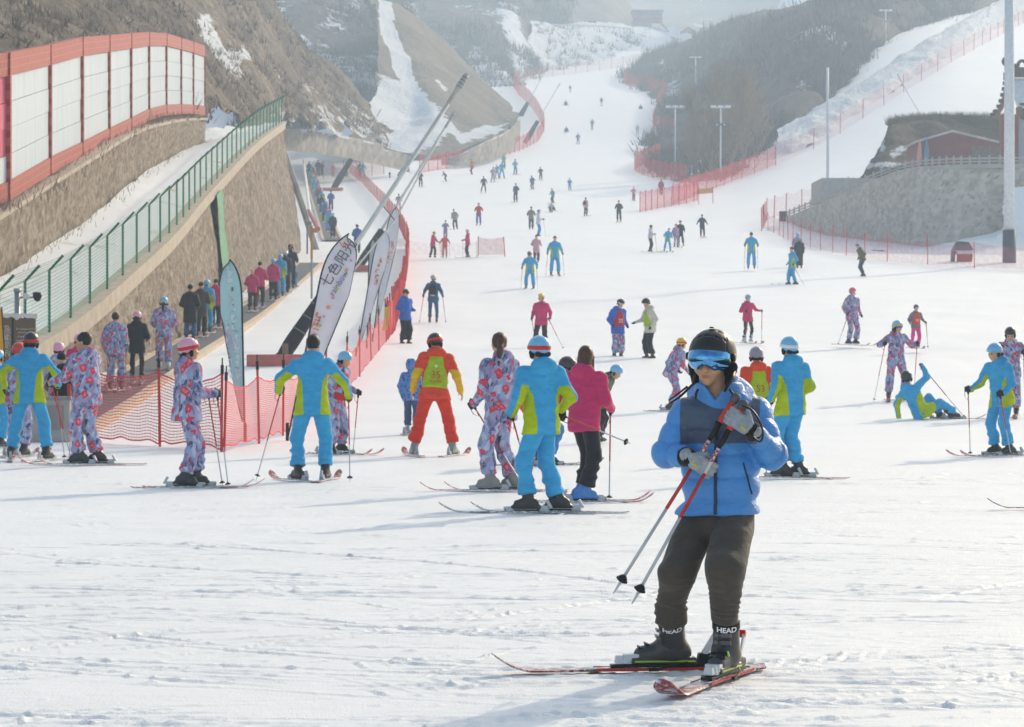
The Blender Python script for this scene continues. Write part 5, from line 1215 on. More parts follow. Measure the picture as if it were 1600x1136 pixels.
def head_sdf(P, g, det):
    A = g.Rh.T; q = (P-g.head)@A.T/g.hs
    d = ellip(q, (0, .012, .028), (.077, .096, .092)); d = smin(d, ellip(q, (0, -.030, -.045), (.058, .066, .074)), .03)
    d = smin(d, rcone(q, (0, -.073, -.098), (0, -.070, -.098), .022, .022), .025)
    if det:
        d = smin(d, rcone(q, (0, -.088, .002), (0, -.112, -.040), .010, .0155), .012)
        for e in (-1, 1):
            d = smin(d, rcone(q, (e*.010, -.100, -.044), (e*.014, -.098, -.044), .011, .009), .008)
            d = smin(d, rcone(q, (e*.040, -.066, -.036), (e*.042, -.060, -.036), .030, .028), .02)
            d = smax(d, -rcone(q, (e*.033, -.108, .000), (e*.036, -.104, .0), .017, .016), .014)
            d = smin(d, rcone(q, (e*.012, -.090, .022), (e*.045, -.078, .022), .014, .012), .012)
            d = smin(d, ellip(q, (e*.079, .012, -.012), (.011, .020, .031)), .008)
        d = smin(d, rcone(q, (-.019, -.0895, -.0665), (.019, -.0895, -.0665), .0060, .0060), .006); d = smin(d, rcone(q, (-.015, -.0890, -.0785), (.015, -.0890, -.0785), .0068, .0068), .006)
        d = smax(d, -rcone(q, (-.022, -.0965, -.0725), (.022, -.0965, -.0725), .0022, .0022), .003)
    return d*g.hs
def torso_sdf(P, g, w=1.0, hem=.10, chest=1.0):
    s = g.s; f = g.fwd; hp = g.pelvis-g.up*hem*s
    d = rcone(P, hp+g.up*.03*s, g.pelvis+g.up*.20*s, .200*s*w, .176*s*w, f, .82)
    d = smin(d, rcone(P, g.pelvis+g.up*.16*s, g.pelvis+g.up*.37*s, .176*s*w, .186*s*w*chest, f, .72), .05*s)
    d = smin(d, rcone(P, g.sh['L']-g.left*.045*s-g.up*.03*s, g.sh['R']+g.left*.045*s-g.up*.03*s, .088*s*w, .088*s*w, g.fwd, .95), .06*s)
    return d
def sleeve_sdf(P, g, k, w=1.0, r=(.082, .066, .062, .050)):
    s = g.s*w; d = rcone(P, g.sh[k], g.el[k], r[0]*s, r[1]*s); return smin(d, rcone(P, g.el[k], g.wr[k], r[2]*s*1.03, r[3]*s), .03*s)
def bbox(pts, m): pts = np.array(pts); return pts.min(0)-m, pts.max(0)+m

def emit(name, fn, lo, hi, h, mat, parent, fold=None, attrs=None, sm=True):
    V, F = surfnet(fn, lo, hi, h)
    if len(V) == 0: return None
    at = attrs(V) if attrs else None
    if fold is not None:
        N = vnormals(V, F); V = V+N*fold(V)[:, None]
    return mesh_np(name, V, F, mat, parent, sm, attrs=at)
def wrinkle(amp, seed, fz=16, fx=7):
    def f(V): return amp*(noise3(V[:, 0]*fx, V[:, 1]*fx, V[:, 2]*fz, seed)+.6*noise3(V[:, 0]*fx*2.1, V[:, 1]*fx*2.1, V[:, 2]*fz*1.7, seed+5))
    return f

# ---- gear
def ski_mesh(L, W, tipz=.09, mount=.56):
    ts = np.concatenate([np.linspace(0, .14, 12), np.linspace(.17, .95, 16), np.linspace(.965, 1, 4)]); n = len(ts)-1; V = []; F = []
    for i in range(n+1):
        t = ts[i]; y = -L*mount+L*t           # tip at -y (forward)
        u = abs(t-.55)/.55; w = W*(.72+.42*u**1.6)/2
        e = 0
        if t < .15: e = ((.15-t)/.15)**1.8*tipz
        if t < .085: w *= max(.12, math.sqrt(max(0, 1-((.085-t)/.085)**2.4)))
        if t > .96: e = ((t-.96)/.04)**2*.008; w *= 1-.25*((t-.96)/.04)**2
        th = .011+.010*max(0, 1-abs(t-.55)/.3)
        for x, z in ((-w, .002), (w, .002), (w*.9, th), (-w*.9, th)): V.append((x, y, z+e))
    for i in range(n):
        for k in range(4): a = i*4+k; b = i*4+(k+1) % 4; F.append((a, b, b+4, a+4))
    F.append((3, 2, 1, 0)); F.append((n*4, n*4+1, n*4+2, n*4+3)); return V, F
def ski_mat(a, b):
    key = ('ski', a, b)
    if key in _MC: return _MC[key]
    t = NT('ski_topsheet', .35, .5); v = t.co(); s = t.n('SeparateXYZ'); t.l(v, s.inputs[0]); k = t.math('ABSOLUTE', s.outputs[1])
    n = t.noise(t.map(v, (14, 2.2, 1)), 2.0, 3, .5); ends = t.sstep(t.math('ADD', k, t.math('MULTIPLY', n, .4)), .62, .70)
    c = t.mix(ends, srgb(a), srgb(b)); sn = t.noise(v, 22, 5, .7); f = t.sstep(sn, .47, .62)
    t.color(t.mix(t.math('MULTIPLY', f, .85), c, (.82, .84, .87, 1))); _MC[key] = t.m; return t.m
SKI_CACHE = {}
def ski(label, foot, yaw_w, L=1.5, cols=('#8d9196', '#b2383a'), det=1, group='skis', roll=0, pitch=None, lift=.012, W=.095, mount=.56):
    """one ski on the snow under a boot"""
    x, y = foot[0], foot[1]; d = Vector((math.sin(yaw_w), -math.cos(yaw_w), 0))
    z0 = float(ground_z(x, y)); zt = float(ground_z(x+d.x*L*.5, y+d.y*L*.5)); zb = float(ground_z(x-d.x*L*.4, y-d.y*L*.4))
    a = math.atan2(zt-zb, L*.9) if pitch is None else pitch
    o = empty('ski', (x, y, z0+lift if len(foot) < 3 else foot[2])); o.rotation_mode = 'XYZ'
    o.rotation_euler = (Matrix.Rotation(yaw_w, 3, 'Z')@Matrix.Rotation(-a, 3, 'X')@Matrix.Rotation(roll, 3, 'Y')).to_euler()
    key = (round(L, 2), cols, W, mount)
    if key not in SKI_CACHE:
        V, F = ski_mesh(L, W, .09, mount); me = bpy.data.meshes.new('plank'); me.from_pydata(V, [], F); me.update(); me.polygons.foreach_set('use_smooth', np.zeros(len(F), bool)); me.materials.append(ski_mat(*cols)); SKI_CACHE[key] = me
    link('plank', SKI_CACHE[key], None, o)
    if det:
        if 'toe' not in SKI_CACHE:
            m = MB(); m.box((0, -.17, .040), (.062, .085, .045), taper=.75); m.box((0, -.215, .045), (.05, .03, .03)); SKI_CACHE['toe'] = m.build('toe_piece', plain('binding_grey', '#a9adb2', .4, metal=.3), None, bevel=.006).data
            m = MB(); m.box((0, .17, .045), (.06, .10, .055), taper=.7); m.box((0, .215, .085), (.035, .03, .09), Matrix.Rotation(.5, 3, 'X')); SKI_CACHE['heel'] = m.build('heel_piece', plain('binding_grey', '#a9adb2', .4, metal=.3), None, bevel=.006).data
            m = MB(); m.box((0, -.01, .026), (.055, .42, .016)); SKI_CACHE['plate'] = m.build('binding_plate', M_BLACK, None).data
            for nme in ('toe_piece', 'heel_piece', 'binding_plate'): bpy.data.objects.remove(bpy.data.objects[nme])
        link('toe_piece', SKI_CACHE['toe'], None, o); link('heel_piece', SKI_CACHE['heel'], None, o); link('binding_plate', SKI_CACHE['plate'], None, o)
    return props(o, label, 'ski', group)
def ski_pole(label, top, tip, det=1, cols=('#b9bcc0', '#c23434'), group='ski poles'):
    top = Vector(top); tip = Vector(tip); o = empty('ski_pole', tip); u = (top-tip); L = u.length; u.normalize()
    r = .0075 if det else .010; m = MB(); m.tube([u*.05, u*L*.42], r, 6); m.build('shaft', plain('pole_silver', cols[0], .35, .5, metal=.4), o)
    m = MB(); m.tube([u*L*.42, u*(L-.10)], r*1.15, 6); m.build('upper_shaft', plain('pole_colour', cols[1], .4, .5), o)
    m = MB(); m.tube([u*(L-.12), u*(L-.10), u*(L-.02), u*(L+.01)], [.012, .017, .016, .019], 8); m.build('grip', M_BLACK, o, True)
    m = MB(); m.tube([u*.050, u*.056, u*.066, u*.075], [.030, .036, .022, .012], 10); m.build('basket', M_BLACK, o, True)
    m = MB(); m.tube([u*0, u*.05], [.003, .006], 6); m.build('tip', plain('pole_silver', cols[0], .35, .5, metal=.4), o)
    if det:
        sd = u.cross(Vector((0, 1, 0))).normalized(); p = u*(L-.01); m = MB(); m.tube([p, p+sd*.05-u*.05, p+sd*.05-u*.14, p+sd*.015-u*.19, p-sd*.005-u*.10, p], .004, 5); m.build('strap', M_BLACK, o)
    return props(o, label, 'ski pole', group)

# ---- a person
def person(who, at, H=None, top=None, yaw=0, pose=None, topm='bg', pants=BLUE, boots='#2a2b2e', glove='#202226', headw=('helmet', '#6fc0e2', None), hair=None, hood=True, hem=.15,
           skis=True, poles=(), group='skiers on the run', bib=None, dz=0.0, pos=None, w=1.0, face=None, goggles=None, skiL=1.5, skicols=('#8d9196', '#b2383a'), ski_yaw=None, skinc='#d6a684', legw=1.0, backpack=None, bootcol2=None, det=None, mask=False, label=None, snowboard=None):
    base = Vector(pos) if pos is not None else on_ground(at[0], at[1], dz); base = base+Vector((0, 0, dz)); d = base.y
    if H is None: H = (at[1]-top)*d/FPX-(.075 if headw and headw[0] == 'helmet' else .045)
    H = float(np.clip(H, .85, 1.95)); pose = pose or {}
    if not skis: pose = dict(pose); pose.setdefault('sole', .012)
    det = det if det is not None else (1 if d < 64 else 0); vx = float(np.clip(d*.00047, .0135, .05)); seed = int(abs(hash((round(base.x, 2), round(d, 2)))) % 997)
    g = make_rig(H, pose); s = g.s; root = empty('person', base, R(yaw)); sk = skin_mat(skinc)
    jm = mat_of(topm); vj = vx
    # body: one continuous figure under the clothes
    gl = glove is not None; pd = {}
    Rz = np.array(Matrix.Rotation(R(yaw), 3, 'Z')); toloc = lambda v: Rz.T@(np.array(v, float)-np.array(base))
    ptip = {}
    for q in poles:       # (hand, tip as (out, fwd) on the ground in the body frame or a full vector)
        k, tp = q[0], q[1]; tip = _v((tp[0]*s, -tp[1]*s, 0))
        wv = Rz@tip+np.array(base); tz = float(ground_z(wv[0], wv[1])) if len(tp) < 3 else base.z+tp[2]*s; tip[2] = tz-base.z; ptip[k] = tip
        pd[k] = nrm(g.wr[k]-tip)
    HA = {k: hand_axes(g, k, pd.get(k)) for k in 'LR'}
    hk = {k: g.wr[k]-HA[k][0]*.0 for k in 'LR'}
    def fbody(P):
        dd = head_sdf(P, g, det); dd = smin(dd, rcone(P, g.neck-g.up*.02*s, g.head-g.Rh[:, 2]*.06*s+g.Rh[:, 1]*.02*s, .058*s, .052*s), .02)
        dd = smin(dd, rcone(P, g.pelvis, g.chest, .10*s, .12*s, g.fwd, .7), .04)
        for k in 'LR':
            dd = smin(dd, rcone(P, g.chest, g.sh[k], .06*s, .045*s), .03); dd = smin(dd, chain(P, [g.sh[k], g.el[k], g.wr[k]], [.045*s, .036*s, .028*s]), .02)
            dd = smin(dd, chain(P, [g.hip[k], g.kn[k], g.an[k]], [.07*s, .05*s, .035*s]), .03)
            dd = smin(dd, rcone(P, g.an[k], g.an[k]+rot('Z', g.fyaw[k])@_v((0, -.10*s, -.03*s)), .035*s, .028*s), .02)
            if not gl and det: dd = smin(dd, hand_sdf(P, g.wr[k], HA[k], s, k in pd), .006)
            else: dd = smin(dd, rcone(P, g.wr[k], g.wr[k]+HA[k][0]*.06*s, .026*s, .022*s), .01)
        return dd
    pts = [g.head+_v((0, 0, .14*s)), g.head+g.Rh[:, 1]*.13*s, g.head-g.Rh[:, 1]*.14*s, g.pelvis]+[x[k] for x in (g.sh, g.el, g.wr, g.hip, g.kn, g.an) for k in 'LR']
    lo, hi = bbox(pts, .10*s); lo[2] = max(lo[2]-.08, -.3)
    def battr(V):
        q = (V-g.head)@g.Rh/g.hs; l = np.minimum(rcone(q, (-.018, -.096, -.0680), (.018, -.096, -.0680), .006, .006), rcone(q, (-.014, -.096, -.0780), (.014, -.096, -.0780), .006, .006)); return {'lip': -l if det else np.full(len(V), -1.0)}
    emit('body', fbody, lo, hi, vx*(1.0 if det else 1.25), sk, root, None, battr)
    if det and face:
        for e in (-1, 1):
            c = g.head+g.Rh@_v((e*.033, -.087, .000))*g.hs; m = MB(); bm = bmesh.new(); bmesh.ops.create_uvsphere(bm, u_segments=10, v_segments=6, radius=.013*g.hs); me = bpy.data.meshes.new('eye'); bm.to_mesh(me); bm.free(); me.transform(Matrix.Translation(Vector(c))); link('eye', me, plain('dark_eye', '#1a1412', .2, .6), root)
    # trousers
    pm = mat_of(pants)
    def fpants(P):
        dd = rcone(P, g.hip['L']*.5+g.hip['R']*.5+_v((0, 0, .02*s)), g.pelvis+g.up*.12*s, .148*s*w, .135*s*w, g.fwd, .80)
        for k in 'LR':
            sh = nrm(g.an[k]-g.kn[k]); e = g.an[k]+sh*.00*s
            l = rcone(P, g.hip[k], g.kn[k], .106*s*legw, .086*s*legw); l = smin(l, rcone(P, g.kn[k], e+sh*.03*s, .084*s*legw, (.096 if skis or legw >= 1 else .066)*s*legw), .03*s)
            l = smax(l, (P-(g.an[k]+_v((0, 0, .055*s))))@sh, .01); dd = smin(dd, l, .035*s)
        return dd
    lo, hi = bbox([g.hip[k] for k in 'LR']+[g.kn[k] for k in 'LR']+[g.an[k] for k in 'LR']+[g.pelvis+g.up*.2*s], .16*s)
    def pfold(V):  # cloth bunching below the knee
        zk = min(g.kn['L'][2], g.kn['R'][2]); lowr = smooth(zk+.15, zk-.2, V[:, 2]); return .017*s*(.35+.9*lowr)*(noise3(V[:, 0]*6, V[:, 1]*6, V[:, 2]*22, seed)+.5*noise3(V[:, 0]*11, V[:, 1]*11, V[:, 2]*30, seed+3))
    emit('trousers', fpants, lo, hi, vx*1.18, pm, root, pfold if d < 130 else None, lambda V: {'panel': np.full(len(V), -1.0)})
    # jacket
    hp = g.pelvis-g.up*hem*s
    def fjack(P):
        dd = torso_sdf(P, g, w, hem)
        for k in 'LR': dd = smin(dd, rcone(P, g.hip[k], g.hip[k]+(g.kn[k]-g.hip[k])*.5, .120*s, .112*s), .03*s)
        dd = smax(dd, -((P-hp)@g.up), .012)
        for k in 'LR': dd = smin(dd, sleeve_sdf(P, g, k, w), .035*s)
        dd = smin(dd, rcone(P, g.neck-g.up*.06*s, g.neck+g.up*.035*s+g.fwd*.01*s, .100*s, .078*s, g.fwd, .92), .04*s)
        if hood == 'up': dd = smin(dd, np.abs(ellip(P, g.head+g.Rh@_v((0, .02, .01))*s, (.115*g.hs, .135*g.hs, .15*g.hs), g.Rh.T))-.012, .02)
        elif hood:
            dd = smin(dd, ellip(P, g.neck-g.fwd*.085*s+g.up*.015*s, (.14*s, .075*s, .095*s), np.stack([g.left, -g.fwd, g.up])), .03*s)
        return dd
    if hood == 'up':
        f0 = fjack
        def fjack(P, f0=f0): q = (P-g.head)@g.Rh/g.hs; return smax(f0(P), -ellip(q, (0, -.13, -.01), (.085, .12, .12))*g.hs, .01)
    lo, hi = bbox([g.pelvis-g.up*(hem+.05)*s, g.neck, g.neck+g.up*.1*s, g.head]+[x[k] for x in (g.sh, g.el, g.wr) for k in 'LR']+[g.pelvis+g.left*.2*s, g.pelvis-g.left*.2*s], .12*s)
    def jattr(V):
        q = V-g.pelvis; xt = q@g.left; zt = q@g.up/s; yt = q@g.fwd
        dT = torso_sdf(V, g, w, hem); dA = {k: sleeve_sdf(V, g, k, w) for k in 'LR'}; arm = np.minimum(dA['L'], dA['R']) < dT-.004
        if topm == 'orange':
            pan = np.where(arm & (zt < .28), .02, -.02); dn = None
            return {'panel': np.where(arm, np.minimum(.30-zt, .03), -.03)}
        wd = np.interp(zt, [-.2, -.05, .12, .26, .36], [.105, .108, .112, .128, .19])*s; side = np.abs(xt)-wd
        panel = np.where(zt > .36, -.03, side)
        for k, sg in (('L', 1), ('R', -1)):
            on = arm & (xt*sg > 0); a = g.sh[k]; b = g.el[k]; c = g.wr[k]
            ax = nrm(c-a); rel = V-a; t = rel@ax/max(.05, np.linalg.norm(c-a)); dn = -g.up*.9-g.left*sg*.4-g.fwd*.1; dn = dn-ax*(dn@ax); dn = nrm(dn)
            mid = chain; pa = np.clip((rel@(b-a))/((b-a)@(b-a)), 0, 1); pb = np.clip(((V-b)@(c-b))/((c-b)@(c-b)), 0, 1)
            ctr = np.where((pb > 0)[:, None], b+pb[:, None]*(c-b), a+pa[:, None]*(b-a)); und = (V-ctr)@dn
            av = np.minimum(und-.004*s, .02); av = np.minimum(av, (t-.22)*.3); panel = np.where(on, av, panel)
        return {'panel': panel}
    emit('jacket', fjack, lo, hi, vx*1.10, jm, root, wrinkle(.0105*s, seed+40) if d < 130 else None, jattr)
    # boots
    if boots:
        for k in 'LR':
            fw = rot('Z', g.fyaw[k])@_v((0, -1, 0)); sd = rot('Z', g.fyaw[k])@_v((1, 0, 0)); an = g.an[k]; ax = np.stack([sd, -fw, _v((0, 0, 1))]); so = _v((an[0], an[1], an[2]-.085*s)); shn = nrm(g.kn[k]-g.an[k])
            if skis or snowboard:
                def fboot(P):
                    b = rcone(P, so+fw*.10*s+_v((0, 0, .045*s)), so-fw*.07*s+_v((0, 0, .05*s)), .043*s, .050*s); b = smin(b, rcone(P, so-fw*.02*s+_v((0, 0, .07*s)), so+shn*.22*s+_v((0, 0, .02*s)), .058*s, .062*s), .025)
                    b = smax(b, -(P[:, 2]-(so[2]-.0)), .006); b = smin(b, rbox(P, so+fw*.01*s+_v((0, 0, .012)), (.044*s, .155*s, .020*s), ax, .008), .006)
                    if det:
                        for h_, o_ in ((.10, .07), (.15, .045), (.20, .06)): b = smin(b, rbox(P, so+shn*h_*s+fw*.055*s+sd*.03*s, (.04*s, .012*s, .008*s), ax, .004), .002)
                    return b
            else:
                def fboot(P):
                    b = rcone(P, so+fw*.13*s+_v((0, 0, .035*s)), so-fw*.05*s+_v((0, 0, .045*s)), .038*s, .046*s); b = smin(b, rcone(P, so+_v((0, 0, .05*s)), an+shn*.10*s, .05*s, .055*s), .03); return smax(b, -(P[:, 2]-(so[2]-.0)), .004)
            lo, hi = bbox([so, so+fw*.19*s, so-fw*.15*s, an+shn*.2*s], .10*s); emit('boot', fboot, lo, hi, min(vx*1.25, .036), plain('boot_'+boots[1:], boots, .4, .5, var=.15, scale=9), root)
    # gloves
    if gl:
        for k in 'LR':
            gr = k in pd
            def fg(P):
                if det: return hand_sdf(P, g.wr[k], HA[k], s*1.06, gr, 1.12)
                return rcone(P, g.wr[k], g.wr[k]+HA[k][0]*.085*s, .045*s, .042*s)
            lo, hi = bbox([g.wr[k], g.wr[k]+HA[k][0]*.14*s, g.wr[k]+HA[k][0]*.07*s+HA[k][2]*.06*s], .07*s); emit('glove', fg, lo, hi, vx*.72 if det else vx*1.2, cloth(glove, .7), root)
    # headgear, hair
    hq = lambda P: (P-g.head)@g.Rh/g.hs
    hl, hh = bbox([g.head], .24*g.hs)
    if headw and headw[0] == 'helmet':
        _, hc, strap = headw
        def fh(P):
            q = hq(P); e = ellip(q, (0, .012, .034), (.112, .134, .122)); cut = -(q[:, 2]-np.interp(q[:, 1], [-.12, -.04, .02, .13], [.040, .030, -.028, -.050])); e = smax(e, cut, .012)
            if det:
                for x, y0 in ((-.05, -.06), (0, -.075), (.05, -.06), (-.05, .0), (.05, .0), (-.04, .065), (.04, .065)):
                    zs = .034+.122*math.sqrt(max(0, 1-(x/.112)**2-((y0-.012)/.134)**2)); e = smax(e, -rcone(q, (x, y0-.016, zs+.003), (x, y0+.016, zs+.003), .0085, .0085), .003)
            return e*g.hs
        hel = emit('helmet', fh, hl, hh, vx*.8 if det else vx, gloss(hc, .32), root)
        def fe(P):
            q = hq(P); e = np.minimum(rcone(q, (.088, .006, -.02), (.084, .000, -.065), .030, .022), rcone(q, (-.088, .006, -.02), (-.084, .000, -.065), .030, .022)); e = np.minimum(e, np.abs(rcone(q, (-.078, -.005, -.055), (.078, -.005, -.055), .08, .08))+.02); 
            e = np.minimum(np.minimum(rcone(q, (.088, .006, -.02), (.084, .000, -.065), .030, .022), rcone(q, (-.088, .006, -.02), (-.084, .000, -.065), .030, .022)), rcone(q, (-.06, .085, -.045), (.06, .085, -.045), .03, .03)); return e*g.hs
        emit('ear_pads', fe, hl, hh, vx*.8 if det else vx, cloth('#1f2023', .9), hel)
        if strap:
            def fs(P):
                q = hq(P); e = ellip(q, (0, .012, .034), (.117, .139, .127)); c = q[:, 2]-np.interp(q[:, 1], [-.12, .13], [.050, .012]); return smax(e, np.abs(c)-.024, .004)*g.hs
            emit('goggle_strap', fs, hl, hh, vx*.7 if det else vx, cloth(strap, .6), hel)
    elif headw and headw[0] in ('beanie', 'cap'):
        def fh(P):
            q = hq(P); e = ellip(q, (0, .012, .045), (.093, .112, .108)); e = smax(e, -(q[:, 2]-np.interp(q[:, 1], [-.12, .13], [.032, -.035])), .012); return e*g.hs
        hat = emit('hat', fh, hl, hh, vx, cloth(headw[1], .9), root)
        if headw[2]: 
            c = g.head+g.Rh@_v((0, .01, .165))*g.hs; emit('pompom', lambda P: rcone(P, c, c+_v((0, 0, .005)), .04*s, .04*s), *bbox([c], .06*s), vx, cloth(headw[2], .9), hat)
    if hair:
        col = HAIRB if 'brown' in hair else HAIR
        def fhair(P):
            q = hq(P); e = ellip(q, (0, .020, .036), (.088, .106, .100)); e = smax(e, -ellip(q, (0, -.115, -.035), (.075, .085, .085)), .015); e = smax(e, -(q[:, 2]+np.interp(q[:, 1], [-.05, .05], [-.005, .085])), .02)
            if 'long' in hair:
                e2 = rcone(q, (0, .065, .03), (0, .085, -.16), .075, .07); e = smin(e, e2, .03); e = smin(e, rcone(q, (.07, .0, 0), (.075, .02, -.14), .03, .025), .02); e = smin(e, rcone(q, (-.07, .0, 0), (-.075, .02, -.14), .03, .025), .02)
            if 'tail' in hair: e = smin(e, chain(q, [(0, .115, .0), (.015, .15, -.05), (.03, .16, -.14), (.035, .16, -.24)], [.03, .038, .034, .014]), .01)
            if 'side' in hair: e = smin(e, chain(q, [(.06, -.02, -.07), (.07, -.06, -.14), (.05, -.10, -.24)], [.03, .03, .014]), .01)
            if 'pig' in hair: e = smin(e, chain(q, [(-.05, .10, -.05), (-.06, .13, -.12), (-.05, .14, -.20)], [.025, .03, .012]), .01)
            return e*g.hs
        emit('hair', fhair, *bbox([g.head, g.head-g.up*.26*s], .22*g.hs), vx*.8 if det else vx, col, root, (lambda V: .004*noise3(V[:, 0]*40, V[:, 1]*40, V[:, 2]*9, 3)) if det else None)
    if goggles:
        def fg(P):
            q = hq(P); e = ellip(q, (0, -.02, .012), (.094, .112, .062)); e = smax(e, q[:, 1]+.045, .01); e = smax(e, -rcone(q, (0, -.14, -.05), (0, -.10, -.05), .022, .022), .008); return e*g.hs
        emit('goggles', fg, hl, hh, vx*.7 if det else vx, plain('goggle_lens_'+goggles[1:], goggles, .08, .8, var=.1, metal=.3), root)
    if mask:
        emit('face_mask', lambda P: smax(ellip(hq(P), (0, -.045, -.062), (.066, .070, .052)), hq(P)[:, 1]+.03, .01)*g.hs, hl, hh, vx, cloth('#a9d3df'), root)
    if bib:
        bc, num, nc, face_back = bib
        def fb(P):
            dd = torso_sdf(P, g, w*1.05, -.02)-.012*s; q = (P-g.pelvis); x = np.abs(q@g.left); z = q@g.up
            dd = smax(dd, -(z-.02*s), .01); dd = smax(dd, z-.50*s, .01); dd = smax(dd, x-np.interp(z/s, [0, .25, .36, .5], [.185, .165, .115, .10])*s, .015); return dd
        lo, hi = bbox([g.pelvis, g.neck, g.pelvis+g.left*.2*s, g.pelvis-g.left*.2*s], .16*s); bo = emit('bib', fb, lo, hi, vx*1.02, cloth(bc, .7), root, wrinkle(.004*s, seed+80) if d < 130 else None)
        if num:
            sgn = -1 if face_back else 1
            # print lies on the cloth: each letter vertex is dropped onto the bib
            c = g.pelvis+g.up*.235*s+g.fwd*sgn*.5*s; xa = -g.left*(-sgn) if not face_back else -g.left*1
            xa = g.left*(1 if not face_back else -1)
            for txt, up_, size, mm in ((num, .20, .155, nc), *((('雪堂滑雪', .105, .045, nc), ('GORSUCH', .325, .05, '#e9e6ea')) if num == '35' else ())):
                if txt == 'GORSUCH': txt = '▼'
                o = text_mesh('number' if txt == num else 'print', txt, size*s, frame(c+g.up*(up_-.235)*s, xa, g.up), plain('bib_ink_'+mm[1:], mm, .7), bo, 0)
                n = len(o.data.vertices); co = np.empty(n*3, np.float32); o.data.vertices.foreach_get('co', co); co = co.reshape(-1, 3).astype(float); dirn = -g.fwd*sgn
                for _ in range(30): co = co+dirn*np.clip(fb(co)-.008*s, -.05, .05)[:, None]*.8
                o.data.vertices.foreach_set('co', co.astype(np.float32).ravel()); o.data.update()
    if backpack:
        c = g.pelvis+g.up*.28*s-g.fwd*.19*s; ax = np.stack([g.left, -g.fwd, g.up]); bpk = emit('backpack', lambda P: rbox(P, c, (.13*s, .085*s, .20*s), ax, .05*s), *bbox([c], .26*s), vx, cloth(backpack, .7), root)
        c2 = g.pelvis+g.up*.10*s-g.fwd*.20*s; emit('backpack_pocket', lambda P: rbox(P, c2, (.10*s, .07*s, .05*s), ax, .03*s), *bbox([c2], .15*s), vx, cloth('#b9bcc2', .7), bpk)
    props(root, label or who, 'person', group)
    # skis and poles are things of their own
    if skis:
        for k, nm in (('L', 'left'), ('R', 'right')):
            a = Rz@np.array([g.an[k][0], g.an[k][1], 0])+np.array(base); yw = R(yaw+(g.fyaw[k] if ski_yaw is None else ski_yaw))
            ski(f'{nm} ski of the {who}', (a[0], a[1], base.z+g.an[k][2]-.095*s-.035), yw, skiL*min(1, s*1.02), skicols, det, roll=0)
    if snowboard:
        a = (g.an['L']+g.an['R'])/2; wv = Rz@a+np.array(base); dv = Rz@(g.an['L']-g.an['R']); yw = math.atan2(dv[0], -dv[1])
        o = ski(f'snowboard of the {who}', (wv[0], wv[1], wv[2]-.095*s-.035), yw, 1.5, (snowboard, snowboard), 0, 'snowboards', roll=pose.get('boardroll', 0), W=.27); o.name = 'snowboard'; o['category'] = 'snowboard'
    for q in poles:
        k = q[0]; hc = g.wr[k]+HA[k][0]*.065*s+HA[k][2]*.026*s; tip = ptip[k]; top_ = hc+nrm(hc-tip)*.05*s
        wt = Rz@top_+np.array(base); wb = Rz@tip+np.array(base); ski_pole(f"{'left' if k == 'L' else 'right'} hand pole of the {who}", wt, wb, det)
    g.base = base; g.root = root; g.vx = vx; g.Rz = Rz; return g

# ================================================================== THE CAST
def po(**kw): return kw
HANG = dict(handL=(.07, .05, -.47), handR=(.07, .05, -.47))
H_BLUE = ('helmet', '#63b4dc', None); H_PINK = ('helmet', '#e79ab4', None); H_BLK = ('helmet', '#222327', None)
ROW = 'learners in the near row'; RUN = 'skiers on the open run'; QUEUE = 'people in the near lift queue'; FARQ = 'people in the far lift queue'
# ---- the near row, left to right
person('skier in blue and lime suit, black helmet with red band', (46, 720), top=522, yaw=174, group=ROW, pose=po(footL=(.26, -.02), footR=(.24, .03), handL=(.22, .12, -.36), handR=(.18, .16, -.36), elbowL=(.7, -.6, -.3), elbowR=(.7, -.6, -.3), lean=(7, 0, 0), fyawL=14, fyawR=-14), headw=('helmet', '#1f2024', '#d8322c'), poles=(('R', (-.48, .1)),))
person('floral suited learner in red helmet behind the blue skier', (28, 714), top=538, yaw=160, group=ROW, pose=po(handL=(.1, .22, -.3), handR=(.1, .22, -.3)), topm='floral2', pants='floral2', headw=('helmet', '#d63a34', None))
person('learner in blue jacket cut by the left edge', (-6, 700), top=548, yaw=150, group=ROW, pose=po(**HANG))
person('bareheaded boy in floral suit with dark hood lining', (136, 727), top=524, yaw=-118, group=ROW, pose=po(handL=(.05, .40, -.28), handR=(.05, .36, -.28), head=(18, 0, 0), lean=(4, 0, -8), fyawL=22, fyawR=25, footL=(.1, .05), footR=(.12, -.1)), topm='floral', pants='floral', headw=None, hair='short', face=True, glove=None, poles=(('L', (.15, .12)), ('R', (-.1, .38))), w=1.1)
person('person in black clothes and beanie behind the floral boy', (97, 688), top=552, yaw=-150, group=ROW, pose=po(handL=(.08, .2, -.3), handR=(.08, .2, -.3)), topm='black', pants='#232428', headw=('beanie', '#1d1d20', None), skis=False)
person('learner with pink helmet just behind the black beanie', (91, 676), top=534, yaw=170, group=ROW, pose=po(**HANG), topm='floral3', pants='floral3', headw=H_PINK, skis=False)
person('learner in pink jacket and pink helmet behind the floral boy', (124, 655), top=521, yaw=190, group=ROW, pose=po(**HANG), topm='pink', pants='#26272b', headw=H_PINK, skis=False)
person('girl in floral suit with pink helmet and red strap', (292, 763), top=532, yaw=100, group=ROW, pose=po(handL=(.02, .30, -.30), handR=(.02, .26, -.28), lean=(2, 0, 22), head=(-8, -4, 0), footL=(.09, .12), footR=(.09, -.03), fyawL=-8, fyawR=-8), topm='floral', pants='floral', headw=('helmet', '#e8a3bb', '#d8383c'), hair='pig', poles=(('R', (-.25, .48)), ('L', (.1, .44))), skiL=1.45, w=1.08)
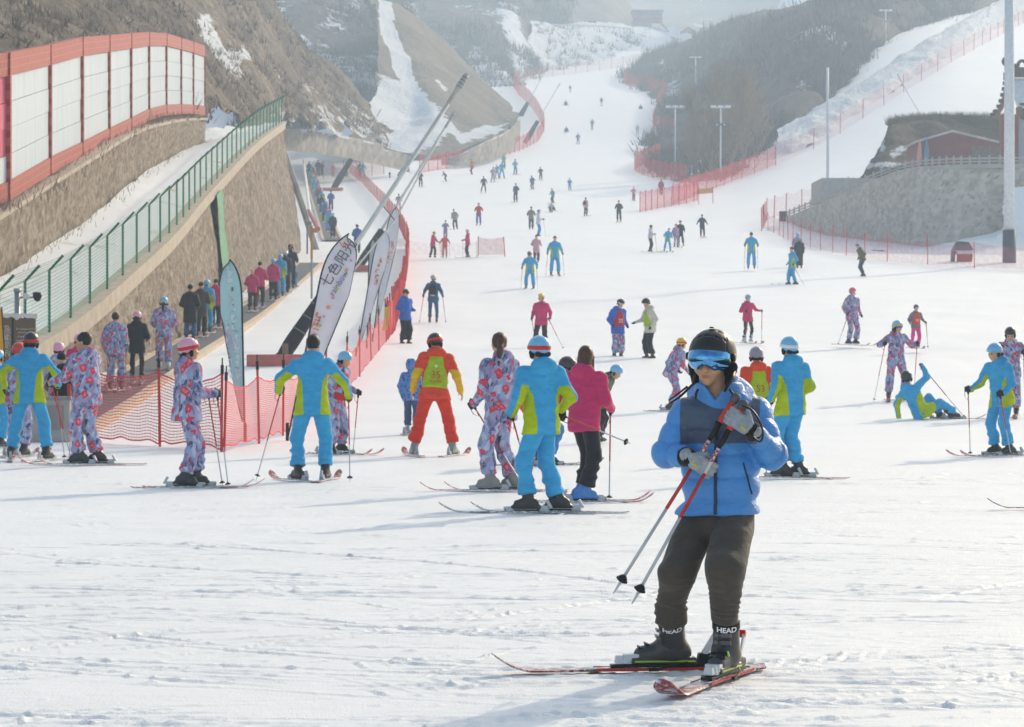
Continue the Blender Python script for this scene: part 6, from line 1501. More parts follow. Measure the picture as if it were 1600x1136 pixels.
person('bareheaded skier in blue and lime suit with poles apart', (488, 752), top=528, yaw=182, group=ROW, pose=po(footL=(.17, -.05), footR=(.16, .05), handL=(.24, .20, -.30), handR=(.26, .22, -.36), elbowL=(.7, -.6, -.4), elbowR=(.7, -.6, -.4), lean=(6, 0, 0), head=(-14, 8, 0), fyawL=30, fyawR=-12), headw=None, hair='short', poles=(('L', (.70, .35)), ('R', (-.46, -.15))), skiL=1.3, glove='#2a2b2f')
person('learner in red bib and floral suit with pale blue helmet', (524, 711), top=549, yaw=62, group=ROW, pose=po(handL=(.12, .2, -.3), handR=(.1, .25, -.25), footL=(.2, 0), footR=(.2, 0), lean=(14, 0, 0), head=(0, 12, 0)), topm='floral2', pants='floral2', headw=H_BLUE, bib=('#c22a34', None, '#ffffff', False), poles=(('L', (.42, .1)),))
person('ski coach in orange suit with lime bib', (679, 713), top=521, yaw=178, group=ROW, pose=po(footL=(.30, 0), footR=(.27, .02), handL=(.13, .10, -.46), handR=(.20, .06, -.45), lean=(10, -3, 6), head=(18, 22, 0), fyawL=16, fyawR=-16), topm='orange', pants='#e23a26', headw=('helmet', '#33262a', '#d83430'), glove=None, bib=('#a3bd1e', '35', '#d03a3a', True), hem=.13, skiL=1.3, boots='#8b8d8c')
person('small child in mottled blue jacket and hood', (642, 679), H=1.22, yaw=165, group=ROW, pose=po(**HANG, footL=(.1, .05)), topm=camo('#2b64a8', '#5f9ad0', '#203c6c'), pants='#41597c', headw=None, hood='up', boots='#a8adb2', skiL=1.0)
person('girl in floral suit with long brown ponytail', (782, 768), top=526, yaw=-112, group=ROW, pose=po(handL=(.05, .18, -.42), handR=(.05, .22, -.38), lean=(2, 0, -30), head=(-28, 0, 0), footL=(.08, .10), footR=(.10, -.12), fyawL=18, fyawR=18), topm='floral', pants='floral', headw=None, hair='brown tail', poles=(('L', (.02, -.33)),), boots='#8a8884', skiL=1.4)
person('skier in blue and lime suit, blue helmet with red strap', (846, 803), top=530, yaw=-118, group=ROW, pose=po(handL=(.10, .10, -.40), handR=(.10, .14, -.36), lean=(3, 0, -42), head=(8, 6, 0), footL=(.12, .10), footR=(.12, -.14), fyawL=20, fyawR=20), headw=('helmet', '#64b5dd', '#d8362f'), poles=(('L', (.18, .10, .52)), ('R', (-.22, -.90, .72))), skiL=1.6, skicols=('#77797c', '#84868a'))
person('woman in pink jacket with brown hair and blue boots', (913, 785), top=546, yaw=128, group=ROW, pose=po(handL=(.06, .2, -.34), handR=(.05, .24, -.34), lean=(4, 0, 28), head=(20, 4, 0), footL=(.12, .06), footR=(.13, -.10), fyawL=-30, fyawR=-30), topm='pink', pants='#27262a', headw=None, hair='brown long', boots='#2f7cc0', poles=(('R', (-.18, .22)),), skiL=1.4)
person('coach in orange bending down behind the blue skier', (846, 728), H=1.68, yaw=115, group=ROW, pose=po(handL=(.1, .3, -.42), handR=(.12, .05, -.5), lean=(48, 0, 0), hips=(0, .1, -.12), footL=(.2, 0), footR=(.2, 0)), topm='orange', pants='#2f7fc0', headw=('helmet', '#33262a', None), skicols=('#2a2b2e', '#2a2b2e'))
person('child in camouflage top and pale blue helmet bending forward', (934, 692), H=1.40, yaw=75, group=ROW, pose=po(handL=(.1, .3, -.4), handR=(.1, .3, -.4), lean=(42, 0, 0), head=(0, 14, 0), hips=(0, .1, -.05)), topm=camo('#3c4238', '#76806a', '#23262a'), pants='#2b2c31', headw=H_BLUE, skis=False)
person('learner in floral suit with grey hood and yellow helmet', (1052, 642), top=524, yaw=105, group=ROW, pose=po(handL=(.1, .25, -.3), handR=(.05, .32, -.34), lean=(26, 0, 12), hips=(0, .06, -.02), footL=(.1, .1), footR=(.1, -.1)), topm='floral3', pants='floral3', headw=('helmet', '#e3bb27', '#d8362f'), bib=None)
person('coach with orange hood and lime bib behind the man', (1183, 722), top=541, yaw=196, group=ROW, pose=po(**HANG, footL=(.1, 0), footR=(.1, 0), head=(-20, 8, 0)), topm='orange', pants='#e23a26', headw=('helmet', '#8a8494', None), bib=('#a3bd1e', '53', '#d03a3a', True), glove=None, skis=False)
person('blue and lime skier with blue helmet at right row end', (1236, 748), top=530, yaw=-150, group=ROW, pose=po(handL=(.08, .08, -.44), handR=(.06, .22, -.34), lean=(3, 0, -6), head=(6, 0, 0), footL=(.10, .04), footR=(.10, -.04), fyawL=42, fyawR=42), headw=('helmet', '#63b4dc', '#e8e8ea'), poles=(('L', (.22, .24)),), skiL=1.45)
person('man in blue and lime suit leaning on poles, right edge', (1566, 713), top=537, yaw=-48, group=ROW, pose=po(handL=(.10, .30, -.36), handR=(.16, .34, -.30), lean=(13, 0, 0), head=(-12, 10, 0), footL=(.14, 0), footR=(.14, 0), fyawL=-18, fyawR=-18), headw=H_BLUE, face=True, poles=(('R', (-.22, .52)), ('L', (.42, .30))), skiL=1.6)
person('learner in floral suit with black helmet, hands at chest', (1579, 652), top=512, yaw=-12, group=ROW, pose=po(handL=(.12, .18, -.12), handR=(.10, .18, -.12), head=(0, 22, 0), lean=(6, 0, 0)), topm='floral', pants='floral', headw=H_BLK, face=True, poles=(('L', (.3, .2)),))
person('skier in floral suit, blue helmet with yellow goggles', (1400, 627), top=503, yaw=22, group=ROW, pose=po(handL=(.20, .24, -.10), handR=(.26, .18, -.12), footL=(.18, .04), footR=(.16, -.05), head=(18, 0, 0), lean=(4, 0, 0), fyawL=20, fyawR=-30), topm='floral', pants='floral', headw=('helmet', '#6cc0e4', '#e9b820'), hair='long', goggles='#3c50c8', poles=(('R', (-.62, .1)), ('L', (.42, .05))), skiL=1.3)
person('fallen skier in blue and lime suit sitting on the snow', (1446, 655), H=1.68, yaw=118, group=ROW, pose=po(pelvis=(0, .12, .15), lean=(-20, 16, 10), handR=(.10, .30, .30), elbowR=(.5, -.2, -.6), hwL=(.42, .34, .04), elbowL=(.8, -.5, .2), footL=(.13, .46, .0), footR=(.13, .60, .0), kneeL=(0.1, -.2, 1), kneeR=(-.1, -.2, 1), head=(25, 6, 0), fyawL=20, fyawR=8, sole=.03), headw=H_BLK, poles=(('R', (-.15, .85)),), skiL=1.6, skicols=('#3a3b3e', '#3a3b3e'), ski_yaw=-24)
# ---- the middle of the run
person('man in blue jacket and sunglasses standing beside the net', (633, 539), top=452, yaw=42, group=RUN, pose=po(handL=(.05, .16, -.30), handR=(.05, .16, -.30), footL=(.06, .1), footR=(.06, -.1)), topm='#1f66b8', pants='#1f2024', headw=None, hair='short', skis=False, glove=None, goggles='#1a1a1c')
person('ski tourer in teal suit with black backpack', (677, 505), top=429, yaw=176, group=RUN, pose=po(handL=(.20, .10, -.40), handR=(.16, .12, -.40), footL=(.13, 0), footR=(.12, .05)), topm='#2f6580', pants='#2f5d7c', headw=('helmet', '#b9b5b2', None), backpack='#24272b', poles=(('L', (.52, .05)), ('R', (-.46, 0))), skis=False, legw=.86, boots='#8f4a3a')
person('woman in pink jacket and yellow helmet facing downhill', (846, 546), top=460, yaw=-10, group=RUN, pose=po(handL=(.12, .06, -.44), handR=(.12, .06, -.44), lean=(3, 0, 0), footL=(.12, 0), footR=(.2, .05), head=(-15, 0, 0)), topm='pink', pants='#242529', headw=('helmet', '#e3bb20', None), hair='side', poles=(('L', (.75, .1)), ('R', (-.16, 0))), hem=.18)
person('learner in blue jacket with red numbered bib', (965, 560), top=466, yaw=18, group=RUN, pose=po(handL=(.08, .10, -.42), handR=(.07, .12, -.40), head=(28, 26, 0), lean=(5, 0, 10), footL=(.09, .06), footR=(.08, -.06)), topm='#2466c4', pants='floral', headw=('helmet', '#1d1e22', '#e9e9ec'), bib=('#c4303c', '22', '#f0eef0', False), skis=False, snowboard='#6f8040', boots='#5a3020', hem=.2)
person('instructor in cream jacket with lime vest reaching out', (1016, 562), top=465, yaw=-68, group=RUN, pose=po(handR=(.10, .34, -.30), handL=(.06, .08, -.44), head=(-6, 22, 0), lean=(6, 0, 0), footL=(.1, -.04), footR=(.1, .06)), topm='#cdc8ba', pants='#242529', headw=H_BLK, bib=('#a8c032', None, '#ffffff', False), skis=False)
person('girl in pink jacket and pale blue helmet with white boots', (1168, 537), top=461, yaw=28, group=RUN, pose=po(handL=(.26, .22, -.22), handR=(.10, .26, -.22), footL=(.10, .08), footR=(.12, -.06)), topm='pink', pants='#2a2b30', headw=('helmet', '#6bb4d4', None), poles=(('L', (.55, .1)), ('R', (-.14, .1))), legw=.8, boots='#b9bec4', mask=True)
person('skier in floral suit with pink helmet and face mask', (1331, 540), top=451, yaw=24, group=RUN, pose=po(handL=(.12, .05, -.46), handR=(.08, .12, -.42), footL=(.14, 0), footR=(.12, .0), fyawL=20, fyawR=20, head=(18, 0, 0)), topm='floral3', pants='floral3', headw=('helmet', '#e0567e', None), mask=True, poles=(('R', (-.45, -.1)),))
person('child in orange bib and bright pink trousers', (1431, 545), top=477, yaw=14, group=RUN, pose=po(handL=(.2, .12, -.36), handR=(.1, .1, -.4), footL=(.12, 0), footR=(.2, 0)), topm='#8c6f7c', pants='#ec3f92', headw=('helmet', '#2c4a72', None), bib=('#e2522c', '77', '#f2e6e0', False), poles=(('L', (.5, .1)),), skiL=1.1, hem=.13)
person('skier in blue suit gliding downhill with bowed head', (828, 453), top=391, yaw=-6, group=RUN, pose=po(handL=(.16, .16, -.34), handR=(.16, .16, -.34), hips=(0, .05, -.05), lean=(16, 0, 0), footL=(.17, .05), footR=(.17, .05), head=(0, 10, 0)), headw=('helmet', '#6a5f3a', None), goggles='#222428', poles=(('R', (-.42, -.2)), ('L', (.32, -.2))))
person('tall skier in blue suit standing upright on the run', (867, 431), top=370, yaw=4, group=RUN, pose=po(handL=(.16, .06, -.44), handR=(.16, .06, -.44), footL=(.17, 0), footR=(.17, 0)), headw=None, hair='short', poles=(('L', (.42, 0)), ('R', (-.40, 0))))
person('person in pale pink long coat behind the gliding skier', (838, 411), top=367, yaw=10, group=RUN, pose=po(handL=(.1, .15, -.3), handR=(.1, .15, -.3)), topm='#d6a3ab', pants='#4a4347', headw=None, hair='short', hem=.42, skis=False)
person('skier in blue suit alone on the right of the run', (1174, 420), top=364, yaw=-5, group=RUN, pose=po(handL=(.14, .2, -.30), handR=(.14, .2, -.30), footL=(.15, 0), footR=(.15, 0)), headw=None, hair='short', goggles='#2a2b2e', poles=(('L', (.3, -.1)), ('R', (-.35, -.1))))
person('skier in blue and lime suit gliding sideways, right', (1238, 446), top=387, yaw=-62, group=RUN, pose=po(handL=(.06, .05, -.44), handR=(.08, .1, -.42), footL=(.1, -.12), footR=(.08, .16), fyawL=-25, fyawR=-25), headw=None, hair='short', poles=(('L', (.15, -.55)),))
person('person in long dark coat with yellow strapped helmet', (1249, 420), top=370, yaw=170, group=RUN, pose=po(**HANG), topm='#2b2d33', pants='#2b2d33', headw=('helmet', '#4f9ccc', '#e8c020'), hem=.3, skis=False)
person('learner in floral jacket just behind the dark coat', (1246, 414), top=364, yaw=165, group=RUN, pose=po(**HANG), topm='floral', pants='floral', headw=H_BLUE)
person('snowboarder in olive jacket bending at the right', (1349, 431), top=377, yaw=-70, group=RUN, pose=po(handL=(.06, .1, -.4), handR=(.06, .12, -.4), lean=(24, 0, 0), hips=(0, -.04, -.05), head=(0, 10, 0), footL=(.1, .05), footR=(.1, -.05)), topm='#5f5b3e', pants='#34404e', headw=('helmet', '#4e6d8c', None), skis=False, snowboard='#3a3b40', hem=.12)
person('skier in white top and black trousers in profile', (1016, 394), top=352, yaw=70, group=RUN, pose=po(handL=(.05, .3, -.2), handR=(.05, .3, -.2), lean=(5, 0, 0)), topm='#c9c6cf', pants='#26272c', headw=H_BLK, poles=(('R', (-.05, .5)),), hem=.05)
person('skier in blue suit snowploughing beside the white top', (1043, 394), top=356, yaw=10, group=RUN, pose=po(handL=(.1, .2, -.3), handR=(.1, .2, -.3), lean=(16, 6, 0), footL=(.22, 0), footR=(.24, 0)), headw=H_BLUE)
person('learner in floral suit with red helmet among three', (1056, 387), top=350, yaw=20, group=RUN, pose=po(**HANG, footL=(.14, 0)), topm='floral', pants='floral', headw=('helmet', '#e0403a', None))
person('skier in black suit behind the red helmet', (1063, 384), top=345, yaw=0, group=RUN, pose=po(handL=(.12, .1, -.42), handR=(.12, .1, -.42), footL=(.2, .1)), topm='black', pants='#26272c', headw=H_BLK)
person('skier in dark jacket with arms held out, upper right', (1097, 371), top=336, yaw=5, group=RUN, pose=po(handL=(.24, .05, -.40), handR=(.24, .05, -.40), footL=(.16, 0), footR=(.1, .05)), topm='#3a3f48', pants='#343a46', headw=('beanie', '#3c3a38', None))
person('skier in charcoal jacket standing alone mid slope', (967, 347), top=314, yaw=-8, group=RUN, pose=po(handL=(.1, .15, -.3), handR=(.1, .15, -.3), footL=(.16, 0)), topm='#343942', pants='#30343c', headw=('beanie', '#4a4440', None))
person('skier in pale pink jacket with dark backpack', (915, 338), top=309, yaw=150, group=RUN, pose=po(**HANG), topm='#d3a0a8', pants='#3a3a42', headw=None, hair='short', backpack='#2c2f35')
person('child in pink suit near the loose net panels', (990, 314), top=292, yaw=10, group=RUN, pose=po(handL=(.2, .1, -.3), handR=(.2, .1, -.3)), topm='#d3708c', pants='#b8405c', headw=('helmet', '#d3708c', None), skiL=1.0)
person('person in red vest and dark trousers behind the net', (1033, 306), top=280, yaw=180, group=RUN, pose=po(**HANG), topm='#a83a3e', pants='#4a5560', headw=('beanie', '#39424a', None), skis=False)
person('snowboarder in white sitting on the snow mid slope', (862, 331), H=1.65, yaw=10, group=RUN, pose=po(pelvis=(0, .25, .15), lean=(12, 0, 0), handL=(.1, .3, -.2), handR=(.1, .3, -.2), footL=(.25, .38, .05), footR=(.25, .38, .05), kneeL=(.1, -.2, 1), kneeR=(-.1, -.2, 1)), topm='#d0ccd2', pants='#6a4450', headw=('beanie', '#c8c4cc', None), skis=False, snowboard='#b0764a')
person('skier in teal jacket crouching above the sitting snowboarder', (864, 318), top=293, yaw=-40, group=RUN, pose=po(handL=(.1, .25, -.25), handR=(.1, .25, -.25), hips=(0, 0, -.08), lean=(18, 0, 0), footL=(.16, .1), footR=(.16, -.1)), topm='#5b9fa4', pants='#2f4c54', headw=('helmet', '#5b9fa4', None))
person('person in tan coat standing on the run', (830, 359), top=323, yaw=175, group=RUN, pose=po(handL=(.1, .15, -.3), handR=(.1, .15, -.3)), topm='#8a8278', pants='#3d4047', headw=('beanie', '#5c534a', None), skis=False)
person('skier in white jacket and blue trousers beside the tan coat', (841, 370), top=328, yaw=80, group=RUN, pose=po(handL=(.05, .3, -.26), handR=(.05, .3, -.26)), topm='#cfd2e2', pants='#2f8fce', headw=('helmet', '#4f86b8', None), poles=(('R', (-.05, .5)),))
person('skier in red jacket and blue trousers, hands on hips', (748, 352), top=318, yaw=-4, group=RUN, pose=po(handL=(.12, .05, -.28), handR=(.12, .05, -.28), footL=(.14, 0), footR=(.14, 0)), topm='#c03540', pants='#2b58b8', headw=('beanie', '#5a4038', None))
person('skier in beige jacket leaning left on the run', (711, 359), top=327, yaw=-20, group=RUN, pose=po(handL=(.1, .1, -.4), handR=(.1, .1, -.4), lean=(8, -8, 0), footL=(.2, 0)), topm='#9b9384', pants='#3e4148', headw=('beanie', '#8a8274', None))
person('skier in lilac jacket behind the pair with the child', (696, 374), top=345, yaw=0, group=RUN, pose=po(handL=(.16, .1, -.3), handR=(.16, .1, -.3)), topm='#8c7aa2', pants='#8c7aa2', headw=('beanie', '#4a4352', None))
person('instructor in pink jacket holding the child by the arm', (676, 403), top=361, yaw=60, group=RUN, pose=po(handL=(.1, .35, -.3), handR=(.1, .3, -.35), lean=(10, 0, 0), footL=(.1, .1), footR=(.1, -.15)), topm='#d8386c', pants='#282a30', headw=('helmet', '#8c9a3c', None), skis=False)
person('small child in coral suit and pink helmet between poles', (695, 403), top=366, yaw=0, group=RUN, pose=po(handL=(.2, .15, -.3), handR=(.2, .15, -.3), footL=(.13, 0), footR=(.13, 0)), topm='#e2605c', pants='#d8707c', headw=('helmet', '#e69aa8', None), poles=(('L', (.35, .1)), ('R', (-.3, .1))), skiL=1.0)
person('person in pink jacket beside the small net panel', (731, 403), top=359, yaw=-75, group=RUN, pose=po(handL=(.05, .3, -.3), handR=(.05, .3, -.3)), topm='#d42f66', pants='#26282e', headw=('helmet', '#d8a0a8', None), poles=(('L', (.05, .35)),))
person('child in pink trousers near the tips of the banners', (623, 330), top=303, yaw=0, group=RUN, pose=po(handL=(.14, .1, -.36), handR=(.14, .1, -.36), footL=(.15, 0), footR=(.15, 0)), topm='#8a8296', pants='#ea4a90', headw=('helmet', '#70606a', None), skiL=1.0)
FAR = [
 (806, 316, 287, -20, '#33466c', '#2c3340', ('beanie', '#3a3c48', None), 'skier in navy jacket at the middle of the run', 'g'),
 (832, 297, 275, -30, '#44648c', '#33404e', ('helmet', '#33404e', None), 'skier in slate blue jacket crouching upslope', 'c'),
 (845, 282, 261, 10, '#33443f', '#2e3a3c', ('helmet', '#2f3c4c', None), 'skier in dark green jacket above the crouching skier', 'g'),
 (756, 301, 276, 0, '#2f3540', '#3a4656', ('beanie', '#39404c', None), 'skier in dark jacket with pale knees, legs apart', 'w'),
 (890, 298, 278, 0, '#3a8ccc', '#4a90c0', ('helmet', '#3a7cb8', '#e0b030'), 'child in blue and yellow jacket on the upper run', 'g'),
 (657, 292, 267, 20, '#433c42', '#2e3036', ('helmet', '#c04a48', None), 'skier in brown jacket and red hat at left', 'g'),
 (697, 284, 267, -40, '#4c4656', '#444a58', ('helmet', '#4a4452', None), 'small skier bent low at the left of the run', 'b'),
 (738, 273, 247, -60, '#e0562e', '#33363e', ('helmet', '#383a42', None), 'skier in bright orange jacket near the curved wall', 'c'),
 (770, 285, 261, 30, '#b09aa0', '#b0a0a8', ('helmet', '#d08a90', None), 'skier in dusty pink suit beside the blue group', 'g'),
 (777, 279, 257, -20, BLUE, BLUE, H_BLUE, 'skier in blue suit on the left of the blue group', 'w'),
 (784, 279, 253, 10, BLUE, BLUE, H_BLUE, 'taller skier in blue suit in the blue group', 'w'),
 (787, 263, 241, 0, '#6fae9c', '#3a424c', ('helmet', '#5a8a80', None), 'skier in mint green top above the blue group', 'g'),
 (805, 273, 249, 40, BLUE, '#2a8cc4', ('helmet', '#3a80b0', None), 'skier in blue suit right of the blue group', 'g'),
 (903, 226, 208, 10, '#7a6a96', '#7a6f92', ('helmet', '#6a5c80', None), 'skier in purple suit high on the run', 'g'),
 (925, 203, 186, -10, '#8a8f96', '#4aa496', ('helmet', '#7a8088', None), 'skier in grey jacket and teal trousers high up', 'g'),
 (996, 211, 195, 0, '#b59aac', '#c0a4b0', ('helmet', '#a88a9c', None), 'skier in pale mauve suit near the scrub hill', 'g'),
 (940, 166, 152, 0, '#4a5c80', '#c4c8d4', ('helmet', '#44506c', None), 'skier in navy top and white trousers far up', 'g'),
 (891, 145, 133, 0, '#6f688c', '#9a98a8', ('helmet', '#5c5878', None), 'skier in lilac top farthest up the run', 'g'),
 (843, 126, 113, 20, '#8cc83a', '#5c6a70', ('helmet', '#8cc83a', None), 'skier in bright green top at the top bend', 'g'),
 (834, 124, 113, -10, '#4a6a94', '#44566c', ('helmet', '#44566c', None), 'skier in blue top beside the green one', 'g'),
 (562, 278, 253, 175, '#3a4c6a', '#36424f', ('helmet', '#3a3f4c', None), 'person in dark blue beside the far queue skier', 'g'),
 (567, 279, 254, 175, BLUE, BLUE, H_BLUE, 'skier in blue suit right of the far queue', 'w')]
PZ = {'g': po(handL=(.12, .18, -.32), handR=(.12, .18, -.32), footL=(.15, .05), footR=(.13, -.05), lean=(6, 0, 0)), 'c': po(handL=(.1, .25, -.25), handR=(.1, .25, -.25), hips=(0, .05, -.10), lean=(24, 0, 0), footL=(.15, .1), footR=(.15, -.1)),
      'w': po(handL=(.14, .12, -.36), handR=(.14, .12, -.36), footL=(.24, 0), footR=(.24, 0)), 'b': po(handL=(.15, .3, -.3), handR=(.15, .3, -.3), lean=(48, 0, 0), hips=(0, -.08, -.08), footL=(.22, .1), footR=(.2, -.15))}
rf = random.Random(12)
for (x, y, tp, yw, tm, pt, hd, who, pz) in FAR:
    pj = dict(PZ[pz]); j = lambda v, a: tuple(c+rf.uniform(-a, a) for c in v)
    for q in ('handL', 'handR'): pj[q] = j(pj[q], .09)
    for q in ('footL', 'footR'): pj[q] = j(pj[q], .05)
    pj['lean'] = j(pj.get('lean', (4, 0, 0)), 7)
    person(who, (x, y), top=tp-(2 if pz in 'cb' else 0), yaw=yw, group=RUN, pose=pj, topm=tm if tm != BLUE else 'bg', pants=pt, headw=hd, hem=.12)
for (x, y, tm, pt, who, bc) in ((885, 207, '#3f7cae', '#3a5a78', 'snowboarder in blue sitting on the upper run', '#3a4450'), (884, 165, '#5c566a', '#66606c', 'snowboarder in dull purple sitting far up', '#5a5058'), (1001, 171, '#4a7098', '#46586c', 'snowboarder in blue sitting by the scrub hill', '#3c4a58')):
    person(who, (x, y), H=1.7, yaw=0, group=RUN, pose=po(pelvis=(0, .25, .18), lean=(14, 0, 0), handL=(.1, .3, -.2), handR=(.1, .3, -.2), footL=(.30, .36, .05), footR=(.30, .36, .05), kneeL=(.1, -.2, 1), kneeR=(-.1, -.2, 1)), topm=tm, pants=pt, headw=('helmet', tm, None), skis=False, snowboard=bc)
# ---- the near lift queue on the conveyor
QP = po(handL=(.06, .18, -.32), handR=(.06, .18, -.32)); QH = po(**HANG)
for (x, y, tp, yw, tm, pt, hd, hr, who, kw) in [
 (180, 611, 491, 172, 'floral', 'floral', None, 'short', 'black haired boy in floral suit boarding the conveyor', dict(pose=po(**HANG, footL=(.13, 0), footR=(.13, 0)), poles=(('R', (-.28, -.15)),), w=1.1)),
 (214, 600, 488, 184, 'black', '#1f2024', ('helmet', '#e79ab4', None), 'long', 'woman in black puffer jacket and pink helmet', dict(pose=QP, legw=.72, hem=.2, boots='#5c5e62')),
 (256, 578, 466, 190, 'floral3', 'floral3', ('helmet', '#5fb2da', '#e3c42c'), 'tail', 'girl in floral suit, blue helmet and white boots', dict(pose=QP, boots='#c8c9cc', w=1.06)),
 (297, 534, 447, 178, 'black', '#46679a', ('beanie', '#1f1f22', None), None, 'person in long black coat and blue jeans', dict(pose=QP, hem=.36, w=1.12)),
 (314, 527, 443, 176, 'brown', '#35302f', ('beanie', '#26211f', None), None, 'person in brown coat second in the bunch', dict(pose=QP, hem=.3)),
 (323, 521, 438, 172, 'bg', BLUE, H_BLUE, None, 'skier in blue and lime suit behind the brown coat', dict(pose=QH)),
 (337, 513, 438, 176, 'pink', '#25262a', ('beanie', '#1f1f22', None), None, 'person in pink jacket and black hat ahead', dict(pose=QH)),
 (346, 505, 427, 178, '#4c5c78', '#7386a8', H_BLK, None, 'man in slate blue jacket and black helmet', dict(pose=QP, w=1.08)),
 (355, 497, 432, 180, '#2f3552', '#26272c', ('helmet', '#e0b81c', None), None, 'person in yellow helmet half behind the teal banner', dict(pose=QH)),
 (394, 487, 422, 175, 'pink', '#27282c', ('beanie', '#d9bfae', None), None, 'person in pink jacket with pale fur hat', dict(pose=QP, poles=(('R', (-.30, -.3)),))),
 (406, 481, 411, 178, 'pink', '#2c2d31', ('beanie', '#2a2422', '#8a6a50'), None, 'person in pink jacket with dark bobble hat', dict(pose=QP)),
 (427, 470, 405, 178, 'pink', '#232428', H_BLUE, None, 'skier in pink jacket with pale blue helmet', dict(pose=QH)),
 (438, 464, 398, 172, 'bg', BLUE, H_BLUE, None, 'skier in blue and lime suit before the dark pair', dict(pose=QH)),
 (446, 459, 393, 172, '#2c2e30', '#232428', ('helmet', '#c4c6cc', None), None, 'person in black with white helmet in the dark pair', dict(pose=QH)),
 (454, 452, 384, 176, 'black', '#1f2024', None, None, 'tall hooded person in black at the queue head', dict(pose=QP, hood='up')),
 (461, 450, 418, 170, BLUE, BLUE, H_BLUE, None, 'small child in blue at the queue head', dict(pose=QH))]:
    kw = dict(kw); person(who, (x, y), top=tp, yaw=yw, topm=tm if tm != BLUE else '#1c8fc0', pants=pt, headw=hd, hair=hr, group=QUEUE, dz=.13, skiL=1.2, det=1 if y > 570 else 0, **kw)
# ---- the far lift queue
FQ = [('#3a3f4c', H_BLUE), ('bg', H_BLUE), ('pink', H_PINK), ('#2f6fae', H_BLK), ('bg', ('helmet', '#e0c020', None)), ('black', H_BLK), ('bg', H_BLUE), ('#8a4a5c', ('helmet', '#c83c40', None)), ('pink', H_BLUE), ('bg', H_BLUE), ('#c04a4c', H_PINK), ('bg', ('helmet', '#e0c020', None)), ('#d0803a', H_BLK), ('bg', H_BLUE), ('#a03c48', H_BLUE), ('#4a5a3c', H_BLK)]
ORD = 'first second third fourth fifth sixth seventh eighth ninth tenth eleventh twelfth thirteenth fourteenth fifteenth sixteenth'.split()
for i, (tm, hd) in enumerate(FQ):
    t = i/(len(FQ)-1); y = 372-97*t**.85; x = 520-34*t**.75-(3 if i % 2 else 0)
    person(f'{ORD[i]} person from the near end of the far queue', (x, y), H=1.66-.04*(i % 3), yaw=176, topm=tm, pants=BLUE if tm == 'bg' else '#30323a', headw=hd, group=FARQ, pose=QH, dz=.13)
for (x, y, tp, tm, pt, who, hd) in [(517, 330, 298, '#2c5aa0', '#242a38', 'person in royal blue coat beside the far queue', None), (497, 276, 249, '#5a3c44', '#3a3238', 'person in maroon near the top of the far queue', ('beanie', '#3a2c30', None)), (503, 275, 253, '#34303a', '#2e2c34', 'slim person in black near the top of the far queue', ('beanie', '#2a2a30', None)), (520, 277, 255, '#d58a90', '#c88088', 'person in pink by the net atop the far queue', ('beanie', '#c07078', None)), (541, 277, 256, '#7a4048', '#4a4030', 'person in dark red behind the third snow lance', ('beanie', '#33302e', None)), (609, 279, 268, '#3a3d48', '#33353c', 'person crouching in dark clothes by the wall gap', ('beanie', '#33353c', None)), (558, 396, 350, '#2a5fae', '#27507c', 'person in blue bending behind the second snow lance', ('helmet', '#7a3a44', None))]:
    person(who, (x, y), top=tp, yaw=178, topm=tm, pants=pt, headw=hd, hair='short' if hd is None else None, group='people beside the lifts', skis=False, pose=QP)
# tip of a ski reaching in from the right
g_ = on_ground(1674, 797); ski('lone ski reaching in from the right edge of the foreground', (g_.x, g_.y, g_.z+.02), R(-88), 1.5, ('#4a4a4e', '#8a3a3c'), 0, 'skis')

